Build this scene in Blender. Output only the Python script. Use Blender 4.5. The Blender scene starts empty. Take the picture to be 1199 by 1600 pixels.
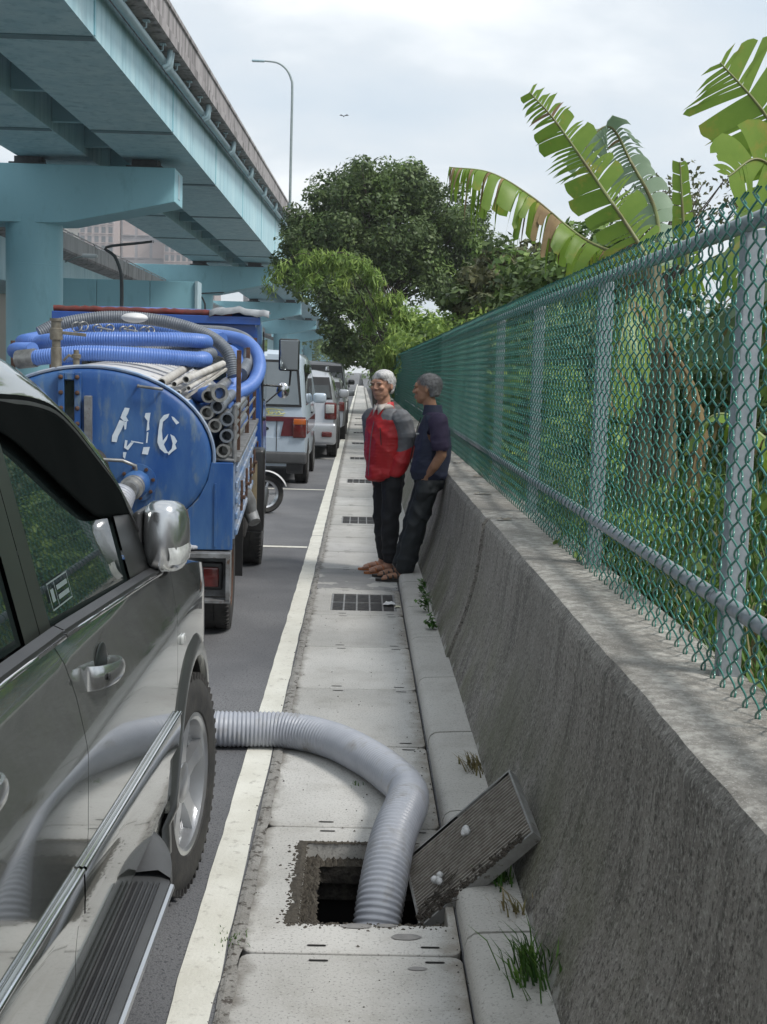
import bpy, bmesh, math, random
import numpy as np
from mathutils import Vector, Matrix, noise as mnoise

SC = bpy.context.scene
COL = SC.collection
RAD = math.radians

# ---------------------------------------------------------------- camera
CAM_H, CAM_F = 1.65, 2000.0
def _axes():
    yw = Vector(((565 - 600) / CAM_F, (800 - 580) / CAM_F, 1.0)).normalized()
    roll = RAD(1.5)
    up = Vector((math.sin(roll), math.cos(roll), 0.0))
    up = (up - yw * up.dot(yw)).normalized()
    xw = up.cross(yw)
    if xw.x < 0: xw = -xw
    return xw, yw, up
XW, YW, ZW = _axes()
cam_d = bpy.data.cameras.new("camera")
cam = bpy.data.objects.new("camera", cam_d)
COL.objects.link(cam)
right = Vector((XW.x, YW.x, ZW.x)); upv = Vector((XW.y, YW.y, ZW.y)); fwd = Vector((XW.z, YW.z, ZW.z))
m = Matrix((right, upv, -fwd)).transposed().to_4x4()
m.translation = Vector((0, 0, CAM_H))
cam.matrix_world = m
cam_d.sensor_fit = 'VERTICAL'
cam_d.sensor_height = 24.0
cam_d.lens = CAM_F / 1600.0 * 24.0
cam_d.clip_start = 0.05
cam_d.clip_end = 4000.0
SC.camera = cam

# ---------------------------------------------------------------- sky, sun, exposure
world = bpy.data.worlds.new("World"); SC.world = world
world.use_nodes = True
SUN_EL, SUN_AZ = RAD(52), RAD(118)      # azimuth clockwise from +Y: light comes from the right and a little behind
def build_world():
    nt = world.node_tree; N = nt.nodes; L = nt.links; N.clear()
    out = N.new('ShaderNodeOutputWorld')
    sky = N.new('ShaderNodeTexSky'); sky.sky_type = 'NISHITA'; sky.sun_disc = False
    sky.sun_elevation = SUN_EL; sky.sun_rotation = SUN_AZ
    bg1 = N.new('ShaderNodeBackground'); bg1.inputs['Strength'].default_value = 0.10
    L.new(sky.outputs[0], bg1.inputs['Color'])
    tc = N.new('ShaderNodeTexCoord')
    sep = N.new('ShaderNodeSeparateXYZ'); L.new(tc.outputs['Generated'], sep.inputs[0])
    # project the direction on a flat cloud deck
    mx = N.new('ShaderNodeMath'); mx.operation = 'MAXIMUM'; mx.inputs[1].default_value = 0.0
    L.new(sep.outputs['Z'], mx.inputs[0])
    ad = N.new('ShaderNodeMath'); ad.operation = 'ADD'; ad.inputs[1].default_value = 0.45
    L.new(mx.outputs[0], ad.inputs[0])
    dv = N.new('ShaderNodeVectorMath'); dv.operation = 'DIVIDE'
    cmb = N.new('ShaderNodeCombineXYZ')
    for i in range(3): L.new(ad.outputs[0], cmb.inputs[i])
    L.new(tc.outputs['Generated'], dv.inputs[0]); L.new(cmb.outputs[0], dv.inputs[1])
    n1 = N.new('ShaderNodeTexNoise'); n1.inputs['Scale'].default_value = 2.1; n1.inputs['Detail'].default_value = 7; n1.inputs['Roughness'].default_value = .55
    n1.inputs['Distortion'].default_value = .1
    mp = N.new('ShaderNodeMapping'); mp.inputs['Location'].default_value = (3.3, 1.2, 0); mp.inputs['Scale'].default_value = (1, 1.5, 1)
    L.new(dv.outputs[0], mp.inputs[0]); L.new(mp.outputs[0], n1.inputs['Vector'])
    cr = N.new('ShaderNodeValToRGB')
    e = cr.color_ramp.elements
    e[0].position = .34; e[0].color = (.56, .64, .715, 1)
    e[1].position = .50; e[1].color = (.66, .71, .755, 1)
    e2 = e.new(.66); e2.color = (.92, .94, .95, 1)
    L.new(n1.outputs['Fac'], cr.inputs[0])
    bg2 = N.new('ShaderNodeBackground'); bg2.inputs['Strength'].default_value = .60
    L.new(cr.outputs[0], bg2.inputs['Color'])
    mix = N.new('ShaderNodeMixShader'); mix.inputs[0].default_value = .93
    L.new(bg1.outputs[0], mix.inputs[1]); L.new(bg2.outputs[0], mix.inputs[2])
    L.new(mix.outputs[0], out.inputs[0])
build_world()
sun_d = bpy.data.lights.new("sun", 'SUN'); sun_d.energy = 1.5; sun_d.angle = RAD(14); sun_d.color = (1, .965, .91)
sun = bpy.data.objects.new("sun", sun_d); COL.objects.link(sun)
sd = Vector((math.sin(SUN_AZ) * math.cos(SUN_EL), math.cos(SUN_AZ) * math.cos(SUN_EL), math.sin(SUN_EL)))
sun.rotation_euler = sd.to_track_quat('Z', 'Y').to_euler()
vs = SC.view_settings
vs.view_transform = 'Standard'; vs.look = 'None'; vs.exposure = 1.08; vs.gamma = 1.0; vs.use_curve_mapping = False

# ---------------------------------------------------------------- materials
MATS = {}
def srgb(r, g, b):
    f = lambda c: (c / 255 / 12.92) if c / 255 <= .04045 else ((c / 255 + .055) / 1.055) ** 2.4
    return (f(r), f(g), f(b))
def mk(name, c1, c2=None, scale=6.0, rough=.6, metal=0.0, bump=0.0, bscale=60.0, coat=0.0, spec=.5,
       stretch=(1, 1, 1), c3=None, scale3=40.0, f3=(.60, .70), island=0.0, trans=0.0, lo=.35, hi=.65, rough2=None, alpha=1.0, local=False):
    """procedural principled material: two colours mixed by noise, an optional third by finer noise, bump"""
    if name in MATS: return MATS[name]
    mt = bpy.data.materials.new(name); mt.use_nodes = True
    nt = mt.node_tree; N = nt.nodes; L = nt.links
    b = N['Principled BSDF']
    b.inputs['Roughness'].default_value = rough; b.inputs['Metallic'].default_value = metal
    b.inputs['Coat Weight'].default_value = coat; b.inputs['Coat Roughness'].default_value = .03
    b.inputs['Specular IOR Level'].default_value = spec
    tc = N.new('ShaderNodeTexCoord')
    mp = N.new('ShaderNodeMapping'); mp.inputs['Scale'].default_value = stretch
    if local: L.new(tc.outputs['Object'], mp.inputs[0])
    else:
        ge = N.new('ShaderNodeNewGeometry'); L.new(ge.outputs['Position'], mp.inputs[0])
    c2 = c2 or c1
    n = N.new('ShaderNodeTexNoise'); n.inputs['Scale'].default_value = scale; n.inputs['Detail'].default_value = 5
    n.inputs['Roughness'].default_value = .6
    L.new(mp.outputs[0], n.inputs['Vector'])
    mr = N.new('ShaderNodeMapRange'); mr.inputs[1].default_value = lo; mr.inputs[2].default_value = hi
    L.new(n.outputs['Fac'], mr.inputs[0])
    mix = N.new('ShaderNodeMix'); mix.data_type = 'RGBA'
    L.new(mr.outputs[0], mix.inputs[0]); mix.inputs[6].default_value = (*c1, 1); mix.inputs[7].default_value = (*c2, 1)
    col = mix.outputs[2]
    if c3:
        n3 = N.new('ShaderNodeTexNoise'); n3.inputs['Scale'].default_value = scale3; n3.inputs['Detail'].default_value = 4
        n3.inputs['Roughness'].default_value = .65
        L.new(mp.outputs[0], n3.inputs['Vector'])
        m3 = N.new('ShaderNodeMapRange'); m3.inputs[1].default_value = f3[0]; m3.inputs[2].default_value = f3[1]
        L.new(n3.outputs['Fac'], m3.inputs[0])
        x3 = N.new('ShaderNodeMix'); x3.data_type = 'RGBA'
        L.new(m3.outputs[0], x3.inputs[0]); L.new(col, x3.inputs[6]); x3.inputs[7].default_value = (*c3, 1)
        col = x3.outputs[2]
    if island:
        g2 = N.new('ShaderNodeNewGeometry')
        hs = N.new('ShaderNodeHueSaturation')
        mv = N.new('ShaderNodeMapRange'); mv.inputs[3].default_value = 1 - island; mv.inputs[4].default_value = 1 + island
        L.new(g2.outputs['Random Per Island'], mv.inputs[0]); L.new(mv.outputs[0], hs.inputs['Value'])
        mh = N.new('ShaderNodeMapRange'); mh.inputs[3].default_value = .5 + .03 * island; mh.inputs[4].default_value = .5 - .05 * island
        L.new(g2.outputs['Random Per Island'], mh.inputs[0]); L.new(mh.outputs[0], hs.inputs['Hue'])
        L.new(col, hs.inputs['Color']); col = hs.outputs[0]
    L.new(col, b.inputs['Base Color'])
    if rough2 is not None:
        rr = N.new('ShaderNodeMapRange'); rr.inputs[3].default_value = rough; rr.inputs[4].default_value = rough2
        L.new(n.outputs['Fac'], rr.inputs[0]); L.new(rr.outputs[0], b.inputs['Roughness'])
    if bump:
        nb = N.new('ShaderNodeTexNoise'); nb.inputs['Scale'].default_value = bscale; nb.inputs['Detail'].default_value = 6
        L.new(mp.outputs[0], nb.inputs['Vector'])
        bp = N.new('ShaderNodeBump'); bp.inputs['Strength'].default_value = bump; bp.inputs['Distance'].default_value = .01
        L.new(nb.outputs['Fac'], bp.inputs['Height']); L.new(bp.outputs[0], b.inputs['Normal'])
    if trans:
        out = N['Material Output']
        tr = N.new('ShaderNodeBsdfTranslucent'); L.new(col, tr.inputs[0])
        ms = N.new('ShaderNodeMixShader'); ms.inputs[0].default_value = trans
        L.new(b.outputs[0], ms.inputs[1]); L.new(tr.outputs[0], ms.inputs[2]); L.new(ms.outputs[0], out.inputs[0])
    MATS[name] = mt
    return mt

# ---------------------------------------------------------------- mesh builder
def tag(o, label=None, cat=None, group=None, kind=None):
    if label: o['label'] = label
    if cat: o['category'] = cat
    if group: o['group'] = group
    if kind: o['kind'] = kind
    return o
def empty(name, loc, label, cat, rot=(0, 0, 0), group=None):
    o = bpy.data.objects.new(name, None); o.empty_display_size = .2
    COL.objects.link(o); o.location = loc; o.rotation_euler = rot
    return tag(o, label, cat, group)
class MB:
    def __init__(s, off=(0, 0, 0)): s.v = []; s.f = []; s.m = []; s.off = Vector(off)
    def add(s, vs, fs, m=0):
        b = len(s.v); s.v += [tuple(v) for v in vs]
        s.f += [tuple(i + b for i in f) for f in fs]; s.m += [m] * len(fs); return s
    def box(s, a, b, m=0):
        x0, y0, z0 = a; x1, y1, z1 = b
        if x0 > x1: x0, x1 = x1, x0
        if y0 > y1: y0, y1 = y1, y0
        if z0 > z1: z0, z1 = z1, z0
        return s.add([(x0, y0, z0), (x1, y0, z0), (x1, y1, z0), (x0, y1, z0), (x0, y0, z1), (x1, y0, z1), (x1, y1, z1), (x0, y1, z1)],
                     [(0, 3, 2, 1), (4, 5, 6, 7), (0, 1, 5, 4), (1, 2, 6, 5), (2, 3, 7, 6), (3, 0, 4, 7)], m)
    def obox(s, c, size, R=None, m=0):
        R = R or Matrix.Identity(3); c = Vector(c); hx, hy, hz = [d / 2 for d in size]
        P = [c + R @ Vector((x, y, z)) for x, y, z in ((-hx, -hy, -hz), (hx, -hy, -hz), (hx, hy, -hz), (-hx, hy, -hz), (-hx, -hy, hz), (hx, -hy, hz), (hx, hy, hz), (-hx, hy, hz))]
        return s.add(P, [(0, 3, 2, 1), (4, 5, 6, 7), (0, 1, 5, 4), (1, 2, 6, 5), (2, 3, 7, 6), (3, 0, 4, 7)], m)
    def rbox(s, a, b, r=.02, m=0, n=3):
        """box with all edges rounded (superellipsoid-free: built from rounded corner rings)"""
        a = Vector([min(a[i], b[i]) for i in range(3)]); b2 = Vector([max(a[i], b[i]) for i in range(3)])
        b = Vector([max(x) for x in zip(a, b)]) if False else b2
        r = min(r, min(b - a) * .499)
        rings = []; K = 4 * (n + 1)
        for i in range(n + 1):
            t = math.pi / 2 * i / n; rings.append((a.z + r - r * math.cos(t), r - r * math.sin(t)))
        for i in range(n + 1):
            t = math.pi / 2 * i / n; rings.append((b.z - r + r * math.sin(t), r - r * math.cos(t)))
        V = []
        for z, ins in rings:
            rr = max(r - ins, 1e-5)
            for q, (cx, cy) in enumerate(((b.x - r, b.y - r), (a.x + r, b.y - r), (a.x + r, a.y + r), (b.x - r, a.y + r))):
                for k in range(n + 1):
                    t = math.pi / 2 * (q + k / n)
                    V.append((cx + rr * math.cos(t), cy + rr * math.sin(t), z))
        F = []
        for i in range(len(rings) - 1):
            for k in range(K):
                F.append((i * K + k, i * K + (k + 1) % K, (i + 1) * K + (k + 1) % K, (i + 1) * K + k))
        F.append(tuple(reversed(range(K)))); F.append(tuple(range((len(rings) - 1) * K, len(rings) * K)))
        return s.add(V, F, m)
    def tube(s, pts, r, n=8, m=0, cap=True, closed=False, rf=None):
        pts = [Vector(p) for p in pts]; K = len(pts)
        rs = r if hasattr(r, '__len__') else [r] * K
        tans = []
        for i in range(K):
            if closed: t = pts[(i + 1) % K] - pts[i - 1]
            else: t = pts[min(i + 1, K - 1)] - pts[max(i - 1, 0)]
            if t.length < 1e-9: t = Vector((0, 0, 1))
            tans.append(t.normalized())
        t0 = tans[0]; u = t0.orthogonal().normalized()
        V = []
        for i in range(K):
            t = tans[i]; u = (u - t * u.dot(t))
            if u.length < 1e-6: u = t.orthogonal()
            u.normalize(); w = t.cross(u)
            for k in range(n):
                a = 2 * math.pi * k / n
                V.append(pts[i] + (u * math.cos(a) + w * math.sin(a)) * rs[i])
        F = []
        for i in range(K if closed else K - 1):
            j = (i + 1) % K
            for k in range(n):
                F.append((i * n + k, i * n + (k + 1) % n, j * n + (k + 1) % n, j * n + k))
        if cap and not closed:
            F.append(tuple(reversed(range(n)))); F.append(tuple(range((K - 1) * n, K * n)))
        return s.add(V, F, m)
    def pipe(s, pts, r, ri, n=12, m=0):
        """open tube with wall thickness"""
        b = len(s.v); s.tube(pts, r, n, m, cap=False); k = len(pts) * n
        c = len(s.v); s.tube(pts, ri, n, m, cap=False)
        for i in range(c - b): pass
        # flip the inner faces
        cnt = (len(pts) - 1) * n
        for i in range(len(s.f) - cnt, len(s.f)): s.f[i] = tuple(reversed(s.f[i]))
        for e in (0, len(pts) - 1):
            for q in range(n):
                a0 = b + e * n + q; a1 = b + e * n + (q + 1) % n; c0 = c + e * n + q; c1 = c + e * n + (q + 1) % n
                s.f.append((a0, c0, c1, a1) if e else (a0, a1, c1, c0)); s.m.append(m)
        return s
    def lathe(s, prof, c, axis='Z', n=24, m=0, close=False):
        """prof: list of (radius, along)"""
        V = []; c = Vector(c)
        for r, h in prof:
            for k in range(n):
                a = 2 * math.pi * k / n; p = (r * math.cos(a), r * math.sin(a))
                if axis == 'Z': q = (p[0], p[1], h)
                elif axis == 'X': q = (h, p[0], p[1])
                else: q = (p[1], h, p[0])
                V.append(c + Vector(q))
        F = []
        K = len(prof)
        for i in range(K if close else K - 1):
            j = (i + 1) % K
            for k in range(n): F.append((i * n + k, i * n + (k + 1) % n, j * n + (k + 1) % n, j * n + k))
        if not close:
            if prof[0][0] > 1e-4: F.append(tuple(reversed(range(n))))
            if prof[-1][0] > 1e-4: F.append(tuple(range((K - 1) * n, K * n)))
        return s.add(V, F, m)
    def prism(s, poly, axis, a, b, m=0):
        """poly in the two other axes (x,y,z order)"""
        K = len(poly); V = []
        for h in (a, b):
            for p, q in poly:
                V.append({'X': (h, p, q), 'Y': (p, h, q), 'Z': (p, q, h)}[axis])
        F = [tuple(reversed(range(K))), tuple(range(K, 2 * K))] + [(k, (k + 1) % K, K + (k + 1) % K, K + k) for k in range(K)]
        return s.add(V, F, m)
    def grid(s, rows, m=0, closed_u=False):
        nv = len(rows); nu = len(rows[0]); V = [p for r in rows for p in r]; F = []
        for j in range(nv - 1):
            for i in range(nu if closed_u else nu - 1):
                k = (i + 1) % nu
                F.append((j * nu + i, j * nu + k, (j + 1) * nu + k, (j + 1) * nu + i))
        return s.add(V, F, m)
    def ball(s, c, r, n=10, m=0, R=None):
        r = r if hasattr(r, '__len__') else (r, r, r); c = Vector(c)
        V = []; h = n
        for i in range(h + 1):
            t = math.pi * i / h
            for k in range(n):
                a = 2 * math.pi * k / n
                p = Vector((r[0] * math.sin(t) * math.cos(a), r[1] * math.sin(t) * math.sin(a), r[2] * math.cos(t)))
                V.append(c + (R @ p if R else p))
        F = []
        for i in range(h):
            for k in range(n): F.append((i * n + k, (i + 1) * n + k, (i + 1) * n + (k + 1) % n, i * n + (k + 1) % n))
        return s.add(V, F, m)
    def sym(s, i0=0):
        """mirror everything added since vertex/face state i0=(nv,nf) across x=0"""
        nv, nf = i0; base = len(s.v); vs_ = s.v[nv:]; fs_ = s.f[nf:]; ms_ = s.m[nf:]
        s.v += [(-x, y, z) for x, y, z in vs_]
        s.f += [tuple(reversed([i - nv + base for i in f])) for f in fs_]; s.m += ms_
        return s
    def mark(s): return (len(s.v), len(s.f))
    def build(s, name, mats, parent=None, smooth=None, bevel=0, solid=0, subsurf=0, fix=False):
        me = bpy.data.meshes.new(name); ox, oy, oz = s.off
        me.from_pydata([(x - ox, y - oy, z - oz) for x, y, z in s.v] if s.off.length else s.v, [], s.f)
        mats = mats if isinstance(mats, (list, tuple)) else [mats]
        for q in mats: me.materials.append(q)
        me.polygons.foreach_set('material_index', s.m)
        if fix:
            bm = bmesh.new(); bm.from_mesh(me); bmesh.ops.remove_doubles(bm, verts=bm.verts, dist=1e-5)
            bmesh.ops.recalc_face_normals(bm, faces=bm.faces); bm.to_mesh(me); bm.free()
        me.update()
        if smooth:
            me.polygons.foreach_set('use_smooth', [True] * len(me.polygons))
            try: me.set_sharp_from_angle(angle=RAD(smooth if smooth is not True else 40))
            except Exception: pass
        o = bpy.data.objects.new(name, me); COL.objects.link(o)
        if parent is not None: o.parent = parent
        if solid:
            md = o.modifiers.new('solid', 'SOLIDIFY'); md.thickness = solid; md.offset = -1
        if bevel:
            md = o.modifiers.new('bevel', 'BEVEL'); md.width = bevel; md.segments = 2; md.limit_method = 'ANGLE'; md.angle_limit = RAD(35)
            if smooth is None: me.polygons.foreach_set('use_smooth', [True] * len(me.polygons)); md.harden_normals = True
        if subsurf:
            md = o.modifiers.new('sub', 'SUBSURF'); md.levels = subsurf; md.render_levels = subsurf
        return o
def copy_tree(o, parent=None):
    c = o.copy(); COL.objects.link(c); c.parent = parent
    for ch in list(o.children):
        copy_tree(ch, c)
    return c
def bez(pts, n=12):
    """Catmull-Rom through points"""
    P = [Vector(p) for p in pts]; P = [P[0] * 2 - P[1]] + P + [P[-1] * 2 - P[-2]]; out = []
    for i in range(1, len(P) - 2):
        for k in range(n):
            t = k / n; a, b, c, d = P[i - 1:i + 3]
            out.append(.5 * ((2 * b) + (c - a) * t + (2 * a - 5 * b + 4 * c - d) * t * t + (3 * b - a - 3 * c + d) * t ** 3))
    out.append(P[-2]); return out
def lerp(a, b, t): return a + (b - a) * t
def interp(x, tab):
    if x <= tab[0][0]: return tab[0][1]
    for (x0, y0), (x1, y1) in zip(tab, tab[1:]):
        if x <= x1: return y0 + (y1 - y0) * (x - x0) / (x1 - x0)
    return tab[-1][1]
def nz(x, y=0., z=0.): return mnoise.noise(Vector((x, y, z)))

# shared materials
M_chrome = mk('chrome', (.72, .72, .73), (.6, .6, .62), rough=.08, metal=1)
M_steel = mk('galvanised_steel', (.27, .305, .335), (.37, .40, .43), scale=30, rough=.38, metal=.3, rough2=.6)
M_rubber = mk('tyre_rubber', (.022, .022, .023), (.045, .043, .04), scale=14, rough=.8, bump=.15, bscale=90)
M_black = mk('black_plastic', (.012, .012, .013), (.02, .02, .021), rough=.42)
M_dark = mk('dark_underside', (.015, .015, .016), (.03, .028, .026), rough=.85)
M_glass = mk('dark_window_glass', (.012, .018, .018), (.016, .022, .021), rough=.015, spec=.85, coat=.4)
M_rust = mk('rusty_iron', (.055, .028, .02), (.11, .06, .04), scale=25, rough=.85, bump=.3)
M_white = mk('white_plastic', (.7, .7, .7), (.6, .6, .6), rough=.35)
# ================================================================ GROUND, ROAD, PAVEMENT
M_asphalt = mk('asphalt', (.125, .128, .138), (.185, .187, .195), scale=1.1, rough=.82, bump=.6, bscale=150,
               c3=(.075, .077, .085), scale3=85, f3=(.54, .62))
M_earth = mk('earth', (.05, .06, .03), (.09, .09, .05), scale=3, rough=.95, bump=.8, bscale=20, c3=(.03, .07, .02), scale3=1.5, f3=(.45, .6))
def node_helpers(mt):
    nt = mt.node_tree; return nt, nt.nodes, nt.links
def concrete(name, base, light, dark, speck, stain, streak=(1, 1, 1), rough=.85):
    mt = bpy.data.materials.new(name); mt.use_nodes = True
    nt, N, L = node_helpers(mt); b = N['Principled BSDF']; b.inputs['Roughness'].default_value = rough
    b.inputs['Specular IOR Level'].default_value = .25
    ge = N.new('ShaderNodeNewGeometry')
    def nse(scale, det=5, st=None, rg=.6):
        n = N.new('ShaderNodeTexNoise'); n.inputs['Scale'].default_value = scale; n.inputs['Detail'].default_value = det; n.inputs['Roughness'].default_value = rg
        if st:
            mp = N.new('ShaderNodeMapping'); mp.inputs['Scale'].default_value = st; L.new(ge.outputs['Position'], mp.inputs[0]); L.new(mp.outputs[0], n.inputs['Vector'])
        else: L.new(ge.outputs['Position'], n.inputs['Vector'])
        return n.outputs['Fac']
    def rng(src, a, c, to0=0, to1=1):
        r = N.new('ShaderNodeMapRange'); r.inputs[1].default_value = a; r.inputs[2].default_value = c; r.inputs[3].default_value = to0; r.inputs[4].default_value = to1
        L.new(src, r.inputs[0]); return r.outputs[0]
    def mix(f, a, c):
        x = N.new('ShaderNodeMix'); x.data_type = 'RGBA'
        L.new(f, x.inputs[0])
        for i, q in ((6, a), (7, c)):
            if isinstance(q, tuple): x.inputs[i].default_value = (*q, 1)
            else: L.new(q, x.inputs[i])
        return x.outputs[2]
    c = mix(rng(nse(1.3, 4), .35, .65), base, light)
    c = mix(rng(nse(5, 6, streak), .50, .78, 0, .8), c, dark)
    c = mix(rng(nse(150, 2), .56, .68, 0, .8), c, speck)
    c = mix(rng(nse(115, 2), .57, .68, 0, .7), c, stain)
    return mt, nt, N, L, ge, nse, rng, mix, c, b
mt, nt, N, L, ge, nse, rng, mix, c, b = concrete('pavement_concrete', (.47, .46, .435), (.57, .56, .535), (.36, .345, .315), (.56, .55, .53), (.20, .195, .185))
# dirt that gathers towards the two long edges
sp = N.new('ShaderNodeSeparateXYZ'); L.new(ge.outputs['Position'], sp.inputs[0])
nn = nse(9, 6)
ad = N.new('ShaderNodeMath'); ad.operation = 'MULTIPLY_ADD'; ad.inputs[1].default_value = .16; L.new(nn, ad.inputs[0]); L.new(sp.outputs['X'], ad.inputs[2])
c = mix(rng(ad.outputs[0], .345, .41, 0, .75), c, (.20, .175, .14))
sb = N.new('ShaderNodeMath'); sb.operation = 'MULTIPLY_ADD'; sb.inputs[1].default_value = -.14; L.new(nn, sb.inputs[0]); L.new(sp.outputs['X'], sb.inputs[2])
c = mix(rng(sb.outputs[0], -.335, -.375, 0, .7), c, (.15, .135, .115))
oi = N.new('ShaderNodeObjectInfo'); hv = N.new('ShaderNodeHueSaturation'); L.new(rng(oi.outputs['Random'], 0, 1, .86, 1.10), hv.inputs['Value']); L.new(c, hv.inputs['Color']); c = hv.outputs[0]
L.new(c, b.inputs['Base Color'])
bp = N.new('ShaderNodeBump'); bp.inputs['Strength'].default_value = .35; bp.inputs['Distance'].default_value = .004
L.new(nse(130, 4), bp.inputs['Height']); L.new(bp.outputs[0], b.inputs['Normal'])
M_slab = mt
mt, nt, N, L, ge, nse, rng, mix, c, b = concrete('kerb_concrete', (.46, .445, .415), (.54, .525, .49), (.37, .35, .315), (.56, .545, .52), (.25, .24, .22))
L.new(c, b.inputs['Base Color'])
bp = N.new('ShaderNodeBump'); bp.inputs['Strength'].default_value = .35; bp.inputs['Distance'].default_value = .005
L.new(nse(120, 4), bp.inputs['Height']); L.new(bp.outputs[0], b.inputs['Normal'])
M_kerb = mt
M_slab2 = mk('newer_grey_slab', (.25, .25, .245), (.31, .305, .30), scale=6, rough=.85, bump=.3, bscale=120, c3=(.50, .49, .46), scale3=2.2, f3=(.58, .60))
M_paint = mk('road_paint', (.66, .645, .57), (.76, .75, .68), scale=5, rough=.75, bump=.25, bscale=90, c3=(.44, .42, .37), scale3=22, f3=(.57, .74))
M_grit = mk('gritty_mortar', (.26, .25, .23), (.34, .33, .31), scale=12, rough=.95, bump=.8, bscale=110, c3=(.09, .08, .07), scale3=35, f3=(.54, .62))
M_hole = mk('pit_shade_black', (.004, .004, .004), (.010, .009, .008), rough=.75)  # near-black, shade of the pit and grate gaps put into the colour

SLAB_L, SLAB_R = -.305, .335
# one sheet to the horizon with the gutter channel sunk into it
prof = [(-600, -.006), (-60, -.006), (-8, -.006), (-3, -.006), (SLAB_L, -.006), (SLAB_L, -.95), (SLAB_R, -.95), (SLAB_R, -.006), (1.0, -.006), (1.03, -.006), (600, -.006)]
ys = [-100, -2] + [i for i in range(0, 60, 5)] + [80, 120, 200, 400, 800, 1100]
mb = MB(); mb.grid([[(x, y, z) for x, z in prof] for y in ys])
tag(mb.build('ground', M_asphalt), kind='structure')
mb = MB(); mb.grid([[(-14 + .75 * i, y, 0) for i in range(19)][:18] + [(SLAB_L - .002, y, 0)] for y in [-3, 0, 3, 6, 10, 15, 20, 30, 45, 60, 90, 140, 220, 400]])
road = tag(mb.build('road', M_asphalt), kind='structure')
def line(name, x0, x1, y0, y1, ragged=.0, z=.004):
    mb = MB(); n = max(2, int((y1 - y0) / .12)) if ragged else 2; n = min(n, 400)
    rows = []
    for i in range(n + 1):
        y = lerp(y0, y1, i / n)
        a = ragged * (nz(y * 3.1, x0 * 9) + .6 * nz(y * 11, x0 * 5)); c_ = ragged * (nz(y * 3.3, x1 * 7 + 5) + .6 * nz(y * 12, 3))
        rows.append([(x0 + a, y, z), (x1 + c_, y, z)])
    mb.grid(rows); return tag(mb.build(name, M_paint), kind='structure')
line('edge_line', -.450, -.342, -1.5, 12.7, .006)
line('edge_line', -.450, -.342, 12.72, 46, .005); line('edge_line', -.45, -.342, 46, 160)
for y0 in (11.8, 17.6, 23.9, 30, 36):
    line('parking_bay_line', -2.9, -.46, y0, y0 + .10)
# gritty strip between the line and the slabs
mb = MB(); rows = []
for i in range(420):
    y = -1 + i * .05
    rows.append([(-.335 + .01 * nz(y * 4, 3), y, .004), (-.318, y, .009 + .004 * nz(y * 9)), (SLAB_L + .012 + .012 * nz(y * 6, 8), y, .0035 + .003)])
mb.grid(rows); tag(mb.build('mortar_strip', M_grit), kind='structure')
rows = [[(-.335, y, .003), (-.30, y, .005)] for y in (20, 60, 120)]
mb = MB(); mb.grid(rows); tag(mb.build('mortar_strip', M_grit), kind='structure')

# ---- gutter cover slabs
pav = empty('gutter_pavement', (0, 3.49, 0), None, None); pav['kind'] = 'structure'
J0, JS = 3.49, 1.02
M_slot = mk('lifting_slot_shadow', (.012, .011, .01), rough=.95)
M_gframe = mk('grate_frame_steel', (.33, .335, .34), (.22, .21, .20), scale=20, rough=.5, metal=.5)
M_gbar = mk('grate_bar_steel', (.10, .10, .105), (.17, .165, .16), scale=25, rough=.5, metal=.45)
def slab_mesh(hole=None, seed=0, L_=JS - .008):
    mb = MB(); x0, x1, y0, y1 = SLAB_L + .004, SLAB_R - .004, .004, L_; zt = 0
    r = .035
    # outer loop with clipped corners, inner loop
    out = []
    for cx, cy, a0 in ((x1 - r, y1 - r, 0), (x0 + r, y1 - r, 90), (x0 + r, y0 + r, 180), (x1 - r, y0 + r, 270)):
        for k in range(4):
            a = RAD(a0 + 30 * k); out.append((cx + r * math.cos(a), cy + r * math.sin(a)))
    if hole:
        hx0, hx1, hy0, hy1 = hole
        inn = []
        for (a, b_) in (((hx1, hy1), 4), ((hx0, hy1), 4), ((hx0, hy0), 4), ((hx1, hy0), 4)):
            inn += [a] * b_
        n = len(out)
        V = [(x, y, zt) for x, y in out] + [(x, y, -.12) for x, y in out]
        hv = [(hx1, hy1), (hx0, hy1), (hx0, hy0), (hx1, hy0)]
        V += [(x, y, zt) for x, y in hv] + [(x, y, -.12) for x, y in hv]
        F = []
        H0 = 2 * n; 
        for q in range(4):
            for k in range(3): F.append((q * 4 + k, q * 4 + k + 1, H0 + q))
            F.append((q * 4 + 3, (q * 4 + 4) % n, H0 + (q + 1) % 4, H0 + q))
        for k in range(n): F.append(((k + 1) % n, k, n + k, n + (k + 1) % n))
        for q in range(4): F.append((H0 + q, H0 + (q + 1) % 4, H0 + 4 + (q + 1) % 4, H0 + 4 + q))
        mb.add(V, F)
    else:
        mb.prism(out, 'Z', -.12, zt)
    return mb
def slot(mb, x, y, l=.056, w=.011):
    P = []
    for cx, a0 in ((x + l / 2 - w / 2, -90), (x - l / 2 + w / 2, 90)):
        for k in range(5):
            a = RAD(a0 + 45 * k); P.append((cx + w / 2 * math.cos(a), y + w / 2 * math.sin(a), .0012))
    mb.add(P, [tuple(range(10))])
HOLE = (-.148, .305, .197, .85)
GR = (-.172, .288, .16, .84)
first = None
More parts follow.
